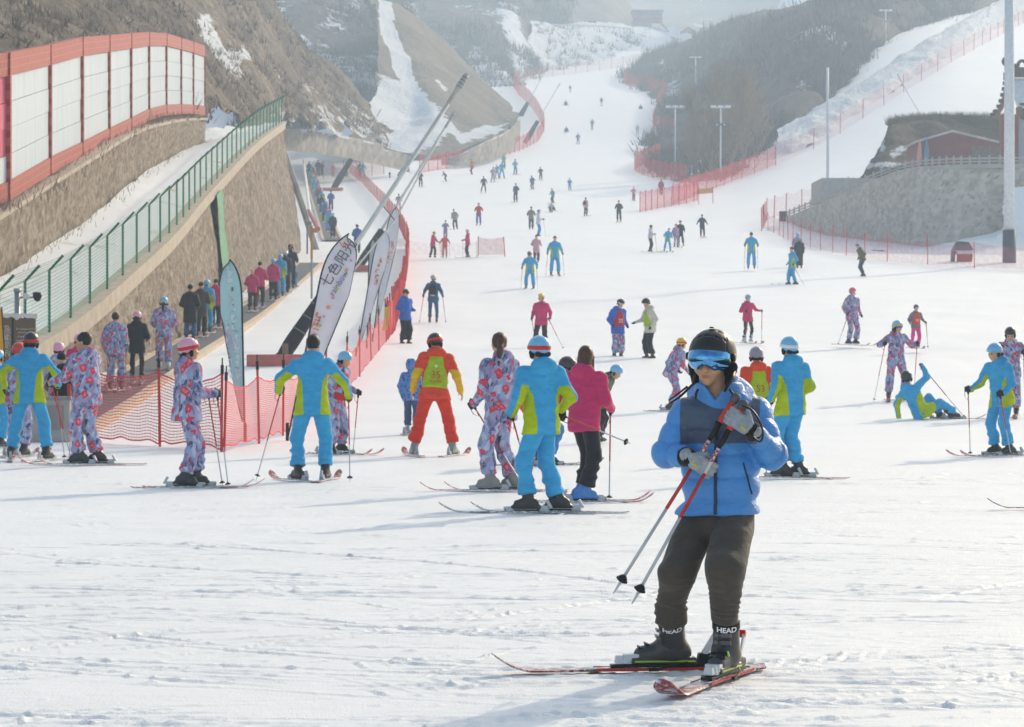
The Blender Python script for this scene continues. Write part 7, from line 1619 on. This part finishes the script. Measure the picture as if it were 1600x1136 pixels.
# ================================================================== THE MAN IN FRONT
def front_man():
    WHO = 'man in blue puffer jacket'
    B = Vector((.93, 14.5, 0)); root = empty('person', B); L = lambda px, py, d: np.array(pix(px, py, d)-B)
    g = Rig(); g.s = s = 1.0; g.H = 1.7; g.hs = 1.0
    Rt = rot('Z', -9)@rot('Y', -1)@rot('X', 1); g.Rt = Rt; g.left, g.fwd, g.up = Rt[:, 0], -Rt[:, 1], Rt[:, 2]
    g.pelvis = L(1127, 800, 14.5); g.neck = g.pelvis+g.up*.535; g.chest = g.pelvis+g.up*.46
    g.Rh = rot('Z', -21)@rot('Y', 2)@rot('X', 3); g.head = L(1112, 564, 14.47)
    g.sh = {'R': L(1072, 645, 14.47), 'L': L(1182, 643, 14.54)}; g.el = {'R': L(1042, 708, 14.44), 'L': L(1206, 712, 14.40)}; g.wr = {'R': L(1078, 715, 14.26), 'L': L(1174, 671, 14.22)}
    pole = nrm(_v((.54, 0, .84))); HA = {'R': (_v((.84, 0, -.54)), pole, _v((0, 1, 0))), 'L': (_v((-.84, 0, .54)), pole, _v((0, 1, 0)))}
    g.hip = {'R': g.pelvis-g.left*.122-_v((0, 0, .055)), 'L': g.pelvis+g.left*.066-_v((0, 0, .055))}
    foot = {'R': L(1042, 1052, 14.65), 'L': L(1132, 1064, 14.32)}; g.fyaw = {'R': -84, 'L': -22}
    g.an = {'R': L(1044, 1010, 14.62), 'L': L(1137, 1018, 14.36)}; g.kn = {'R': L(1056, 890, 14.36), 'L': L(1131, 893, 14.18)}
    h = .0088
    # body
    def fbody(P):
        d = head_sdf(P, g, 1); d = smin(d, rcone(P, g.neck-g.up*.03, g.head-g.Rh[:, 2]*.07+g.Rh[:, 1]*.015, .062, .056), .025); d = smin(d, rcone(P, g.pelvis, g.chest, .10, .12, g.fwd, .7), .04)
        for k in 'LR':
            d = smin(d, rcone(P, g.chest, g.sh[k], .06, .045), .03); d = smin(d, chain(P, [g.sh[k], g.el[k], g.wr[k], g.wr[k]+HA[k][0]*.05], [.045, .036, .028, .022]), .02); d = smin(d, chain(P, [g.hip[k], g.kn[k], g.an[k]], [.07, .05, .035]), .03)
        return d
    lo, hi = bbox([g.head+_v((0, 0, .16)), g.head-_v((.14, .14, 0)), g.head+_v((.14, .14, 0))]+[x[k] for x in (g.sh, g.el, g.wr, g.hip, g.kn, g.an) for k in 'LR'], .08)
    def battr(V):
        q = (V-g.head)@g.Rh; l = np.minimum(rcone(q, (-.017, -.096, -.0690), (.017, -.096, -.0690), .0045, .0045), rcone(q, (-.013, -.096, -.0770), (.013, -.096, -.0770), .0052, .0052)); return {'lip': -l}
    emit('body', fbody, lo, hi, .0062, skin_mat('#cf9f7c'), root, None, battr)
    # trousers
    def leg_t(P, k):
        a, b, c = g.hip[k], g.kn[k], g.an[k]; sh = nrm(c-b); d = rcone(P, a, b, .106, .088); d = smin(d, rcone(P, b, c-sh*.14, .083, .066), .04); return smax(d, (P-(c-sh*.18))@sh, .012)
    def fpants(P):
        d = rcone(P, (g.hip['L']+g.hip['R'])/2, g.pelvis+g.up*.06, .15, .13, g.fwd, .80); d = smin(d, leg_t(P, 'L'), .03)
        return smin(d, leg_t(P, 'R'), .03)
    def pfold(V):
        kz = .52; low = smooth(kz+.05, kz-.22, V[:, 2]); nx = noise3(V[:, 0]*3.2, V[:, 1]*3.2, V[:, 2]*2, 5)
        n2 = noise3(V[:, 0]*5, V[:, 1]*5, V[:, 2]*9, 6)
        ring = np.sin((V[:, 2]+.045*nx+.022*n2+.25*(V[:, 0]-.1)*np.sin(V[:, 2]*21))*2*math.pi/.062); br = smooth(-.35, .35, noise3(V[:, 0]*6, V[:, 1]*6, V[:, 2]*8, 9))
        diag = noise3((V[:, 0]+V[:, 2]*.7)*8, V[:, 1]*7, (V[:, 2]-V[:, 0]*.7)*4, 12); d2 = noise3((V[:, 0]-V[:, 2]*.5)*12, V[:, 1]*9, (V[:, 2]+V[:, 0]*.5)*5, 13)
        return low*(.014*(1-np.abs(ring))*br+.011*n2)+.019*diag+.012*d2+.003*noise3(V[:, 0]*22, V[:, 1]*22, V[:, 2]*22, 14)
    lo, hi = bbox([g.pelvis+g.up*.2]+[x[k] for x in (g.hip, g.kn, g.an) for k in 'LR'], .15); emit('trousers', fpants, lo, hi, h, cloth('#4d463f', .85, .5), root, pfold)
    m = MB()      # thigh pocket flap with its zip
    # jacket
    hemz = .012; hp = g.pelvis-g.up*hemz
    def tors(P):
        d = rcone(P, hp+g.up*.02, g.pelvis+g.up*.22, .188, .190, g.fwd, .84); d = smin(d, rcone(P, g.pelvis+g.up*.18, g.pelvis+g.up*.40, .190, .192, g.fwd, .76), .05)
        d = smin(d, rcone(P, g.sh['L']-g.left*.05-g.up*.035, g.sh['R']+g.left*.05-g.up*.035, .098, .098), .06); return d
    def slv(P, k): return smin(rcone(P, g.sh[k], g.el[k], .082, .073), rcone(P, g.el[k], g.wr[k]-nrm(g.wr[k]-g.el[k])*.05, .073, .054), .03)
    fw_h = nrm(_v((math.sin(R(-14)), -math.cos(R(-14)), 0)))
    def collar(P):
        c0 = g.neck-g.up*.01; c1 = g.neck+g.up*.115+g.fwd*.018; d = np.abs(rcone(P, c0, c1, .098, .100, g.fwd, .95))-.020; d = smax(d, (P-c1)@g.up-.005, .02)
        q = P-g.neck; v = (q@g.up-.035)*.75-np.abs(q@nrm(np.cross(fw_h, _v((0, 0, 1)))))+.002; open_ = smax(v, -(q@fw_h)-.0, .01); open_ = np.where(q@fw_h > 0, v, -1.0); return smax(d, open_*.8, .012)
    def hood(P): return ellip(P, g.neck-g.fwd*.105+g.up*.055, (.165, .085, .105), np.stack([g.left, -g.fwd, g.up]))
    def lobes(P):
        d = None
        for sg in (-1, 1):
            e = rcone(P, g.neck+g.left*sg*.105+g.fwd*.01+g.up*.03, g.neck+g.left*sg*.12-g.fwd*.06+g.up*.06, .042, .050); d = e if d is None else np.minimum(d, e)
        return d
    def fj(P):
        d = tors(P)
        for k in 'LR': d = smin(d, rcone(P, g.hip[k], g.hip[k]+(g.kn[k]-g.hip[k])*.45, .126, .122), .04)
        d = smax(d, -((P-hp)@g.up), .02)
        for k in 'LR': d = smin(d, slv(P, k), .03)
        d = smin(d, hood(P), .03); d = smin(d, lobes(P), .025); d = smin(d, collar(P), .015)
        return smax(d, -rcone(P, g.neck+g.up*.02, g.neck+g.up*.25, .072, .085), .012)
    def arm_s(V):
        """which sleeve and how far along it"""
        on = np.zeros(len(V), bool); al = np.zeros(len(V))
        T = np.minimum(tors(V), np.minimum(hood(V), collar(V)))
        for k in 'LR':
            m_ = slv(V, k) < T-.002; a, b, c = g.sh[k], g.el[k], g.wr[k]; pa = np.clip((V-a)@(b-a)/((b-a)@(b-a)), 0, 1)*np.linalg.norm(b-a); pb = np.clip((V-b)@(c-b)/((c-b)@(c-b)), 0, 1)*np.linalg.norm(c-b)
            d1 = rcone(V, a, b, .09, .086); d2 = rcone(V, b, c, .086, .06); al = np.where(m_, np.where(d2 < d1, np.linalg.norm(b-a)+pb, pa), al); on |= m_
        return on, al
    def quilt(V):
        on, al = arm_s(V); zt = (V-g.pelvis)@g.up; n = noise3(V[:, 0]*6, V[:, 1]*6, V[:, 2]*6, 3)
        seam_t = np.abs(np.sin(np.pi*(zt+.055+.006*n)/.118)); seam_a = np.abs(np.sin(np.pi*(al+.02+.008*n)/.105)); top = zt > .50
        q = np.where(on, seam_a, np.where(top, 1.0, seam_t)); puff = np.where(on, .013, .021)*(np.power(q, .38)-1)
        fine = noise3(V[:, 0]*26, V[:, 1]*26, V[:, 2]*13, 21)*(1-q)*.8+.4*noise3(V[:, 0]*16, V[:, 1]*16, V[:, 2]*16, 22)
        crease = noise3((V[:, 0]*.7+V[:, 2])*14, V[:, 1]*9, (V[:, 0]-V[:, 2])*6, 23)
        return puff+.0055*fine+.004*crease
    def jattr(V):
        q = V-g.pelvis; zt = q@g.up; lat = np.abs((V-(g.sh['L']+g.sh['R'])/2)@g.left); T = np.minimum(tors(V), np.minimum(slv(V, 'L'), slv(V, 'R'))); o_ = np.minimum(np.minimum(hood(V), collar(V)), lobes(V))-T-.002
        fr = np.where(V@g.fwd > 0, 1, 1); return {'panel': np.minimum(np.minimum(np.clip(zt-.352, -.05, .05), .196-lat), o_)}
    lo, hi = bbox([hp, g.neck+g.up*.12, g.neck-g.fwd*.12]+[x[k] for x in (g.sh, g.el, g.wr) for k in 'LR']+[g.pelvis+g.left*.2, g.pelvis-g.left*.2], .11)
    t = NT('puffer_nylon', .40, .5); v = t.co(); n = t.noise(t.map(v, (1, 1, 1.8)), 22, 5, .62, .8); n2 = t.noise(v, 5, 3, .5)
    def tn(a): c = srgb(a); return t.ramp(n2, [(.3, tuple(x*.9 for x in c[:3])+(1,)), (.7, tuple(min(1, x*1.05) for x in c[:3])+(1,))])
    t.color(t.mix(t.sstep(t.attr('panel'), -.002, .002), tn('#3690d6'), tn('#43566f'))); t.bump(n, .6, .02)
    jk = emit('jacket', fj, lo, hi, .0078, t.m, root, quilt, jattr)
    # things laid onto the front of the jacket: zip, pocket zip
    from mathutils.bvhtree import BVHTree
    bm = bmesh.new(); bm.from_mesh(jk.data); bv = BVHTree.FromBMesh(bm); bm.free()
    def on_front(p, out=.004):
        hit = bv.ray_cast(Vector(p)+Vector(fw_h)*.5, -Vector(fw_h)); return (hit[0]+Vector(fw_h)*out) if hit[0] else Vector(p)
    def ribbon(name, pts, wd, mat, out=.004, parent=None):
        P = [on_front(p, out) for p in pts]; P = [P[0]]+[(P[i-1]+P[i]*2+P[i+1])/4 for i in range(1, len(P)-1)]+[P[-1]]; V = []
        for i, p in enumerate(P):
            t_ = (P[min(i+1, len(P)-1)]-P[max(i-1, 0)]).normalized(); sd = t_.cross(Vector(fw_h)).normalized()*wd; o = Vector(fw_h)
            V += [tuple(p-sd-o*.008), tuple(p-sd*.9+o*.002), tuple(p+sd*.9+o*.002), tuple(p+sd-o*.008)]
        mesh_np(name, V, grid_faces(4, len(P)), mat, jk)
    zc = lambda t_: g.pelvis+g.up*(-.002+.457*t_)-g.left*.012*(1-t_)+g.fwd*.1
    ribbon('zip', [zc(t_) for t_ in np.linspace(0, 1, 40)], .0085, plain('navy_zip_tape', '#2c3c58', .6))
    pz = L(1164, 722, 14.4); pe = L(1176, 772, 14.4); ribbon('pocket_zip', [pz+(pe-pz)*t_ for t_ in np.linspace(0, 1, 14)], .0035, plain('dark_zip', '#1d2a40', .5))
    zt_ = on_front(zc(1.0)); m = MB(); m.box(zt_+Vector((0, -.012, .0)), (.010, .006, .022)); m.box(zt_+Vector((0, -.014, -.05)), (.013, .008, .065)); m.build('zip_pull', M_BLACK, jk, bevel=.002)
    for sg in (-1, 1):
        c = L(1090 if sg < 0 else 1141, 609, 14.33); m = MB(); m.tube([c, c+_v((.01*sg, -.03, -.02)), c+_v((.012*sg, -.034, -.045))], [.007, .007, .005], 6); m.build('cord_toggle', M_BLACK, jk, True)
    # cuffs and gloves
    gm = NT('glove_cloth', .75, .25); nn = gm.noise(gm.co(), 40, 4, .6); gm.color(gm.ramp(nn, [(.3, srgb('#868d94')), (.7, srgb('#a7adb3'))])); gm.bump(nn, .3, .004)
    for k in 'LR':
        dv = nrm(g.wr[k]-g.el[k]); a = g.wr[k]-dv*.065; b = g.wr[k]-dv*.012
        emit('cuff', lambda P: smax(rcone(P, a, b, .052, .045), -((P-a)@dv), .004), *bbox([a, b], .08), .006, cloth('#25211f', .9), root, lambda V: .0015*np.sin((V@dv)*2*math.pi/.012))
        glo = emit('glove', lambda P: hand_sdf(P, g.wr[k]+HA[k][0]*.012, HA[k], 1.04, True, 1.15), *bbox([g.wr[k], g.wr[k]+HA[k][0]*.13, g.wr[k]+HA[k][2]*.06+HA[k][0]*.07], .085), .0042, gm.m, root, lambda V: .0012*noise3(V[:, 0]*70, V[:, 1]*70, V[:, 2]*70, 2))
        c = Vector(g.wr[k]+dv*.012+HA[k][0]*.03-HA[k][1]*.02-HA[k][2]*.024); m = MB(); M3 = Matrix((HA[k][0], HA[k][1], HA[k][2])).transposed(); m.box(c, (.030, .010, .004), M3); m.build('glove_tab', plain('yellow_tab', '#d3c02c', .6), glo, bevel=.001)
    # helmet with visor
    hq = lambda P: (P-g.head)@g.Rh; hl, hh = bbox([g.head], .22)
    def shell(q): 
        e = ellip(q, (0, .014, .036), (.119, .142, .126)); cut = -(q[:, 2]-np.interp(q[:, 1], [-.14, -.06, .0, .06, .14], [.052, .044, -.028, -.060, -.052])); return smax(e, cut, .010)
    def fh(P):
        q = hq(P); e = shell(q); rim = np.abs(ellip(q, (0, .014, .036), (.1195, .1425, .1265)))
        for (x, y0, dx) in ((-.052, -.070, .015), (0, -.078, .016), (.052, -.070, .015), (-.050, -.015, .013), (.050, -.015, .013), (0, -.022, .013), (-.086, -.045, .008), (.086, -.045, .008), (-.05, .05, .013), (.05, .05, .013)):
            zs = .036+.126*math.sqrt(max(0, 1-(x/.119)**2-((y0-.014)/.142)**2)); e = smax(e, -rcone(q, (x-dx, y0, zs-abs(dx)*np.sign(x)*-.3+.002), (x+dx, y0, zs+abs(dx)*np.sign(x)*-.3+.002), .0065, .0065), .003)
        gr = np.abs(q[:, 0]-np.sign(q[:, 0])*.083+.25*(q[:, 1]+.02))-.0018; e = np.where((q[:, 2] > .03) & (q[:, 1] > -.09), smax(e, -smax(gr, -e-.004, .001), .002), e)
        return e
    hel = emit('helmet', fh, hl, hh, .0052, plain('matt_black_shell', '#1d1e20', .42, .5, var=.06, scale=20), root)
    c = g.head+g.Rh@_v((0, -.01, .165)); m = MB(); m.tube([c, c+_v((0, 0, .008))], [.016, .008], 10); m.build('helmet_button', M_BLACK, hel, True)
    def vis(q, grow=0.0):
        e = ellip(q, (0, -.012, .016), (.112+grow, .128+grow, .085+grow)); e = smax(e, q[:, 1]+.028-grow*.5, .008); e = smax(e, q[:, 2]-.064-grow, .008); e = smax(e, -(q[:, 2]+.040+grow), .010); e = smax(e, -rcone(q, (0, -.20, -.052), (0, -.05, -.046), .036-grow, .036-grow), .014); return e
    emit('visor_frame', lambda P: smax(vis(hq(P), .003), -(hq(P)[:, 1]+.118-.9*np.abs(hq(P)[:, 0])), .004), hl, hh, .0055, M_BLACK, hel)
    t = NT('blue_mirror_lens', .06, .9); v = t.co(); t.color(t.ramp(t.noise(v, 30, 4, .7), [(.35, srgb('#2f86c4')), (.7, srgb('#63b4e2'))])); t.p.inputs['Metallic'].default_value = .92; t.p.inputs['Coat Weight'].default_value = .5; t.p.inputs['Coat Roughness'].default_value = .05
    emit('visor_lens', lambda P: smax(vis(hq(P), .0), hq(P)[:, 1]+.046, .004)-.0045, hl, hh, .0045, t.m, hel)
    def ears(P):
        q = hq(P); e = np.minimum(rcone(q, (.098, .020, -.03), (.086, .004, -.105), .032, .020), rcone(q, (-.098, .020, -.03), (-.086, .004, -.105), .032, .020)); return smin(e, rcone(q, (-.07, .10, -.055), (.07, .10, -.055), .032, .032), .02)
    emit('ear_pads', ears, hl-.05, hh, .006, cloth('#1c1c20', .95), hel, lambda V: .003*noise3(V[:, 0]*50, V[:, 1]*50, V[:, 2]*50, 8))
    for sg in (-1, 1):      # wheel at the visor hinge
        c = g.head+g.Rh@_v((sg*.116, -.018, .022)); n_ = g.Rh@_v((sg, -.1, 0)); m = MB(); m.tube([c, c+n_*.012], [.022, .018], 12); m.build('visor_hinge', M_BLACK, hel, True)
    m = MB(); a = L(1086, 585, 14.40); m.tube([a, L(1083, 600, 14.35), L(1072, 611, 14.30), L(1060, 622, 14.28), L(1047, 630, 14.28), L(1046, 625, 14.28), L(1060, 615, 14.28), L(1074, 604, 14.30)], [.006, .007, .007, .006, .004, .004, .005, .006], 6); m.build('chin_strap', M_BLACK, hel, True)
    m = MB(); m.tube([L(1146, 580, 14.44), L(1144, 592, 14.38), L(1136, 604, 14.34), L(1132, 612, 14.33)], [.014, .012, .010, .007], 6); m.build('chin_strap', M_BLACK, hel, True)
    # ski boots
    shellm = {'R': plain('grey_boot_shell', '#3a393b', .38, .5, var=.12, scale=14), 'L': plain('grey_boot_shell', '#3a393b', .38, .5, var=.12, scale=14)}; lime = plain('lime_plastic', '#9ccf1c', .4, .5); silver = plain('buckle_metal', '#6c6e72', .35, .6, metal=.6)
    for k in 'RL':
        rz = rot('Z', g.fyaw[k]); fw = rz@_v((0, -1, 0)); sd = rz@_v((1, 0, 0)); so = foot[k].copy(); so[2] = .056; ax = np.stack([sd, -fw, _v((0, 0, 1))]); M3 = Matrix(np.stack([sd, -fw, _v((0, 0, 1))], 1).tolist()); top = g.an[k]+nrm(g.kn[k]-g.an[k])*.19; ank = so+_v((0, 0, .09))-fw*.03; shn = nrm(top-ank); LN = np.linalg.norm(top-ank)
        def fboot(P):
            b = rcone(P, so+fw*.125+_v((0, 0, .040)), so-fw*.02+_v((0, 0, .060)), .046, .062); b = smin(b, rcone(P, so-fw*.075+_v((0, 0, .05)), so+_v((0, 0, .07)), .052, .062), .03)
            b = smin(b, rcone(P, ank, top, .068, .064), .04); b = smax(b, -(P[:, 2]-so[2]), .006); b = smax(b, (P-top)@shn, .006); q = (P-so)@ax.T
            b = smin(b, rbox(P, so+fw*.02+_v((0, 0, .012)), (.046, .168, .016), ax, .006), .004)
            # overlap line of the cuff on the lower shell
            ln = np.abs((P-ank)@shn-.035-.3*((P-ank)@fw))-.002; return smax(b, -smax(ln, -b-.004, .001), .002)
        boo = emit('boot', fboot, *bbox([so+fw*.2, so-fw*.17, top, so], .10), .006, shellm[k], root)
        emit('cuff_strap', lambda P: smax(np.abs((P-(top-shn*.035))@shn)-.021, rcone(P, ank, top+shn*.05, .0715, .0690), .003), *bbox([top, top-shn*.07], .11), .006, cloth('#17181a', .7), boo)
        # power strap lettering, buckles, lime sole line
        c = top-shn*.035; view = nrm(_v((-.03, -1, 0))); vw = nrm(view-shn*(view@shn)); xa = np.cross(vw, shn)*-1; o = text_mesh('lettering', 'HEAD', .038, frame(c+vw*.2, -xa if xa[0] < 0 else xa, shn), plain('white_print', '#e8e8ea', .6), boo, 0, bold=.0012)
        n = len(o.data.vertices); co = np.empty(n*3, np.float32); o.data.vertices.foreach_get('co', co); co = co.reshape(-1, 3).astype(float); sdf = lambda P: rcone(P, ank, top+shn*.05, .0715, .0690)
        for _ in range(25): co = co-vw*np.clip(sdf(co)-.003, -.05, .05)[:, None]*.8
        o.data.vertices.foreach_set('co', co.astype(np.float32).ravel()); o.data.update()
        for (al, fo, wd) in ((.52, .066, .070), (.30, .072, .070), (-.02, .100, .060), (-.16, .135, .052)):
            c = (ank+shn*LN*al+fw*fo) if al > 0 else so+fw*fo+_v((0, 0, .095+al*.12)); outw = sd*(.025 if k == 'L' else -.02); m = MB(); Mx = M3@Matrix.Rotation(.25, 3, 'X'); m.box(Vector(c+outw*.3), (.075, .010, .012), Mx); m.box(Vector(c+outw+fw*.008), (.050, .008, .020), Mx); m.box(Vector(c-outw+fw*.010), (.020, .010, .016), Mx); m.build('buckle', silver if al > 0 else M_BLACK, boo, bevel=.002)
        m = MB(); m.box(Vector(so+fw*.015+_v((0, 0, .010))), (.096, .31, .008), M3); m.build('lime_sole_line', lime, boo, bevel=.002)
        if k == 'L':
            for (al, fo, sx, rzv) in ((.10, .055, .05, .5), (-.04, .10, .05, -.3), (.86, .02, .064, .2)):
                c = ank+shn*LN*al+fw*fo+sd*sx*.6; m = MB(); m.box(Vector(c), (.035, .02, .030), M3@Matrix.Rotation(rzv, 3, 'Y')); m.build('lime_accent', lime, boo, bevel=.005)
        else:
            c = ank+shn*LN*.62+_v((0, -.071, 0)); m = MB(); m.box(Vector(c), (.045, .004, .028)); m.build('boot_sticker', plain('white_sticker', '#d9dadc', .5), boo, bevel=.001)
            c = ank+shn*LN*.55+_v((.012, -.074, -.008)); m = MB(); m.box(Vector(c), (.008, .003, .008)); m.build('red_dot', plain('red_dot', '#c8262c', .5), boo)
    props(root, 'man in blue puffer jacket, black helmet and blue mirrored visor holding ski poles', 'person')
    # skis
    for k, nm, LL in (('R', 'right', 1.40), ('L', 'left', 1.50)):
        f = Vector(foot[k])+B; yw = R(g.fyaw[k]); o = ski(f'{nm} ski of the {WHO}', (f.x, f.y, .016), yw, LL, ('#5b5553', '#93383a'), 0, 'skis of the man in front', W=.125, mount=.64)
        m = MB(); m.box((0, -.01, .026), (.060, .56, .016)); m.build('binding_plate', M_BLACK, o, bevel=.004)
        m = MB(); m.box((0, -.195, .062), (.070, .070, .050), taper=.8); m.box((0, -.245, .060), (.055, .05, .040), taper=.7); m.box((.032, -.170, .068), (.014, .06, .040)); m.box((-.032, -.170, .068), (.014, .06, .040)); m.build('toe_piece', plain('binding_white', '#c9ccd0', .35, .5), o, bevel=.008)
        m = MB(); m.box((0, .195, .060), (.066, .085, .055), taper=.8); m.box((0, .255, .055), (.05, .06, .04)); m.build('heel_piece', M_BLACK, o, bevel=.008)
        m = MB(); Mx = Matrix.Rotation(-.55, 3, 'X'); m.box((.020, .225, .135), (.012, .028, .13), Mx); m.box((-.020, .225, .135), (.012, .028, .13), Mx); m.build('heel_lever', plain('binding_white', '#c9ccd0', .35, .5), o, bevel=.004)
        m = MB(); m.box((0, .262, .195), (.056, .026, .035), Mx); m.build('lever_tip', plain('red_plastic', '#d8221f', .35, .5), o, bevel=.006)
        m = MB()
        for sg in (-1, 1): m.tube([(sg*.045, .10, .045), (sg*.075, .02, .035), (sg*.078, -.06, .012)], .005, 6); m.box((sg*.078, -.08, .012), (.018, .05, .016))
        m.build('ski_brake', M_BLACK, o)
        m = MB()
        for sg in (-1, 1): m.box((sg*.052, -.02, .012), (.006, .70, .014))
        m.build('edge_stripe', plain('ski_red_edge', '#b5322f', .4), o)
    # poles
    def pole_(label, top, tip):
        top = pix(*top); tip = pix(*tip); u = (top-tip); Ln = u.length; u.normalize(); o = empty('ski_pole', tip)
        m = MB(); m.tube([u*.06, u*Ln*.44], .0085, 10); m.build('shaft', plain('pole_white', '#b9bbbe', .35, .5, metal=.2), o, True)
        m = MB(); m.tube([u*Ln*.44, u*Ln*.66], .0095, 10); m.build('red_band', plain('pole_red', '#c22e28', .4, .5), o, True)
        m = MB(); m.tube([u*Ln*.66, u*(Ln-.20)], .0100, 10); m.build('printed_band', plain('pole_offwhite', '#cfc8c6', .4, .5), o, True)
        m = MB(); m.tube([u*(Ln-.24), u*(Ln-.21), u*(Ln-.13)], [.011, .016, .014], 10); m.build('lower_grip', M_BLACK, o, True)
        m = MB(); m.tube([u*(Ln-.135), u*(Ln-.12), u*(Ln-.05), u*(Ln-.02)], [.015, .019, .018, .020], 12); m.build('red_grip', plain('grip_red', '#c8402e', .5), o, True)
        m = MB(); m.tube([u*(Ln-.02), u*(Ln), u*(Ln+.02), u*(Ln+.032)], [.020, .024, .022, .012], 12); m.build('pommel', plain('pommel_grey', '#55565a', .5), o, True)
        sd = u.cross(Vector((0, 1, 0))).normalized(); m = MB()
        for kx in range(6):
            a_ = kx*math.pi/3; q = sd*math.cos(a_)+Vector((0, 1, 0))*math.sin(a_); m.tube([u*.085, u*.082+q*.030], [.009, .007], 6)
        m.tube([u*.070, u*.075, u*.095, u*.11], [.014, .026, .024, .011], 12); m.build('basket', M_BLACK, o, True)
        m = MB(); m.tube([u*0, u*.02, u*.07], [.002, .005, .008], 8); m.build('tip', plain('pole_silver', '#b9bcc0', .3, .5, metal=.5), o)
        M = frame(u*(Ln*.80-.06)-Vector((0, .0105, 0)), -u, Vector((-u.z, 0, u.x))*-1); text_mesh('lettering', 'LEKICA'[2:], .03, M, plain('red_ink', '#a8262a', .6), o, 0, bold=.001)
        props(o, label, 'ski pole', 'poles of the man in front'); return o
    o1 = pole_('ski pole of the puffer jacket man, tip farther left', (1148, 624, 14.262), (958, 928, 14.30))
    o2 = pole_('ski pole of the puffer jacket man, tip nearer his boots', (1160, 634, 14.236), (987, 944, 14.27))
    m = MB(); a = pix(1160, 634, 14.19)-o2.location; pts = [a, pix(1174, 640, 14.15)-o2.location, pix(1186, 656, 14.12)-o2.location, pix(1192, 676, 14.12)-o2.location, pix(1188, 690, 14.12)-o2.location, pix(1176, 682, 14.13)-o2.location]
    m.tube([tuple(p) for p in crm(np.array([tuple(p) for p in pts]), 24)], .0055, 6); m.build('strap', M_BLACK, o2, True)
front_man()

# ------------------------------------------------------------------ the winter haze
def haze():
    b = MB(); b.box((100, 640, 190), (1900, 1500, 400)); o = b.build('haze', None)
    m = bpy.data.materials.new('haze'); m.use_nodes = True; t = m.node_tree
    for n in list(t.nodes):
        if n.type != 'OUTPUT_MATERIAL': t.nodes.remove(n)
    v = t.nodes.new('ShaderNodeVolumePrincipled'); v.inputs['Color'].default_value = (.62, .80, 1, 1); v.inputs['Density'].default_value = HAZE
    v.inputs['Anisotropy'].default_value = .33
    t.links.new(v.outputs[0], t.nodes['Material Output'].inputs['Volume'])
    o.data.materials.append(m); props(o, kind='stuff')
HAZE = .00085
haze()
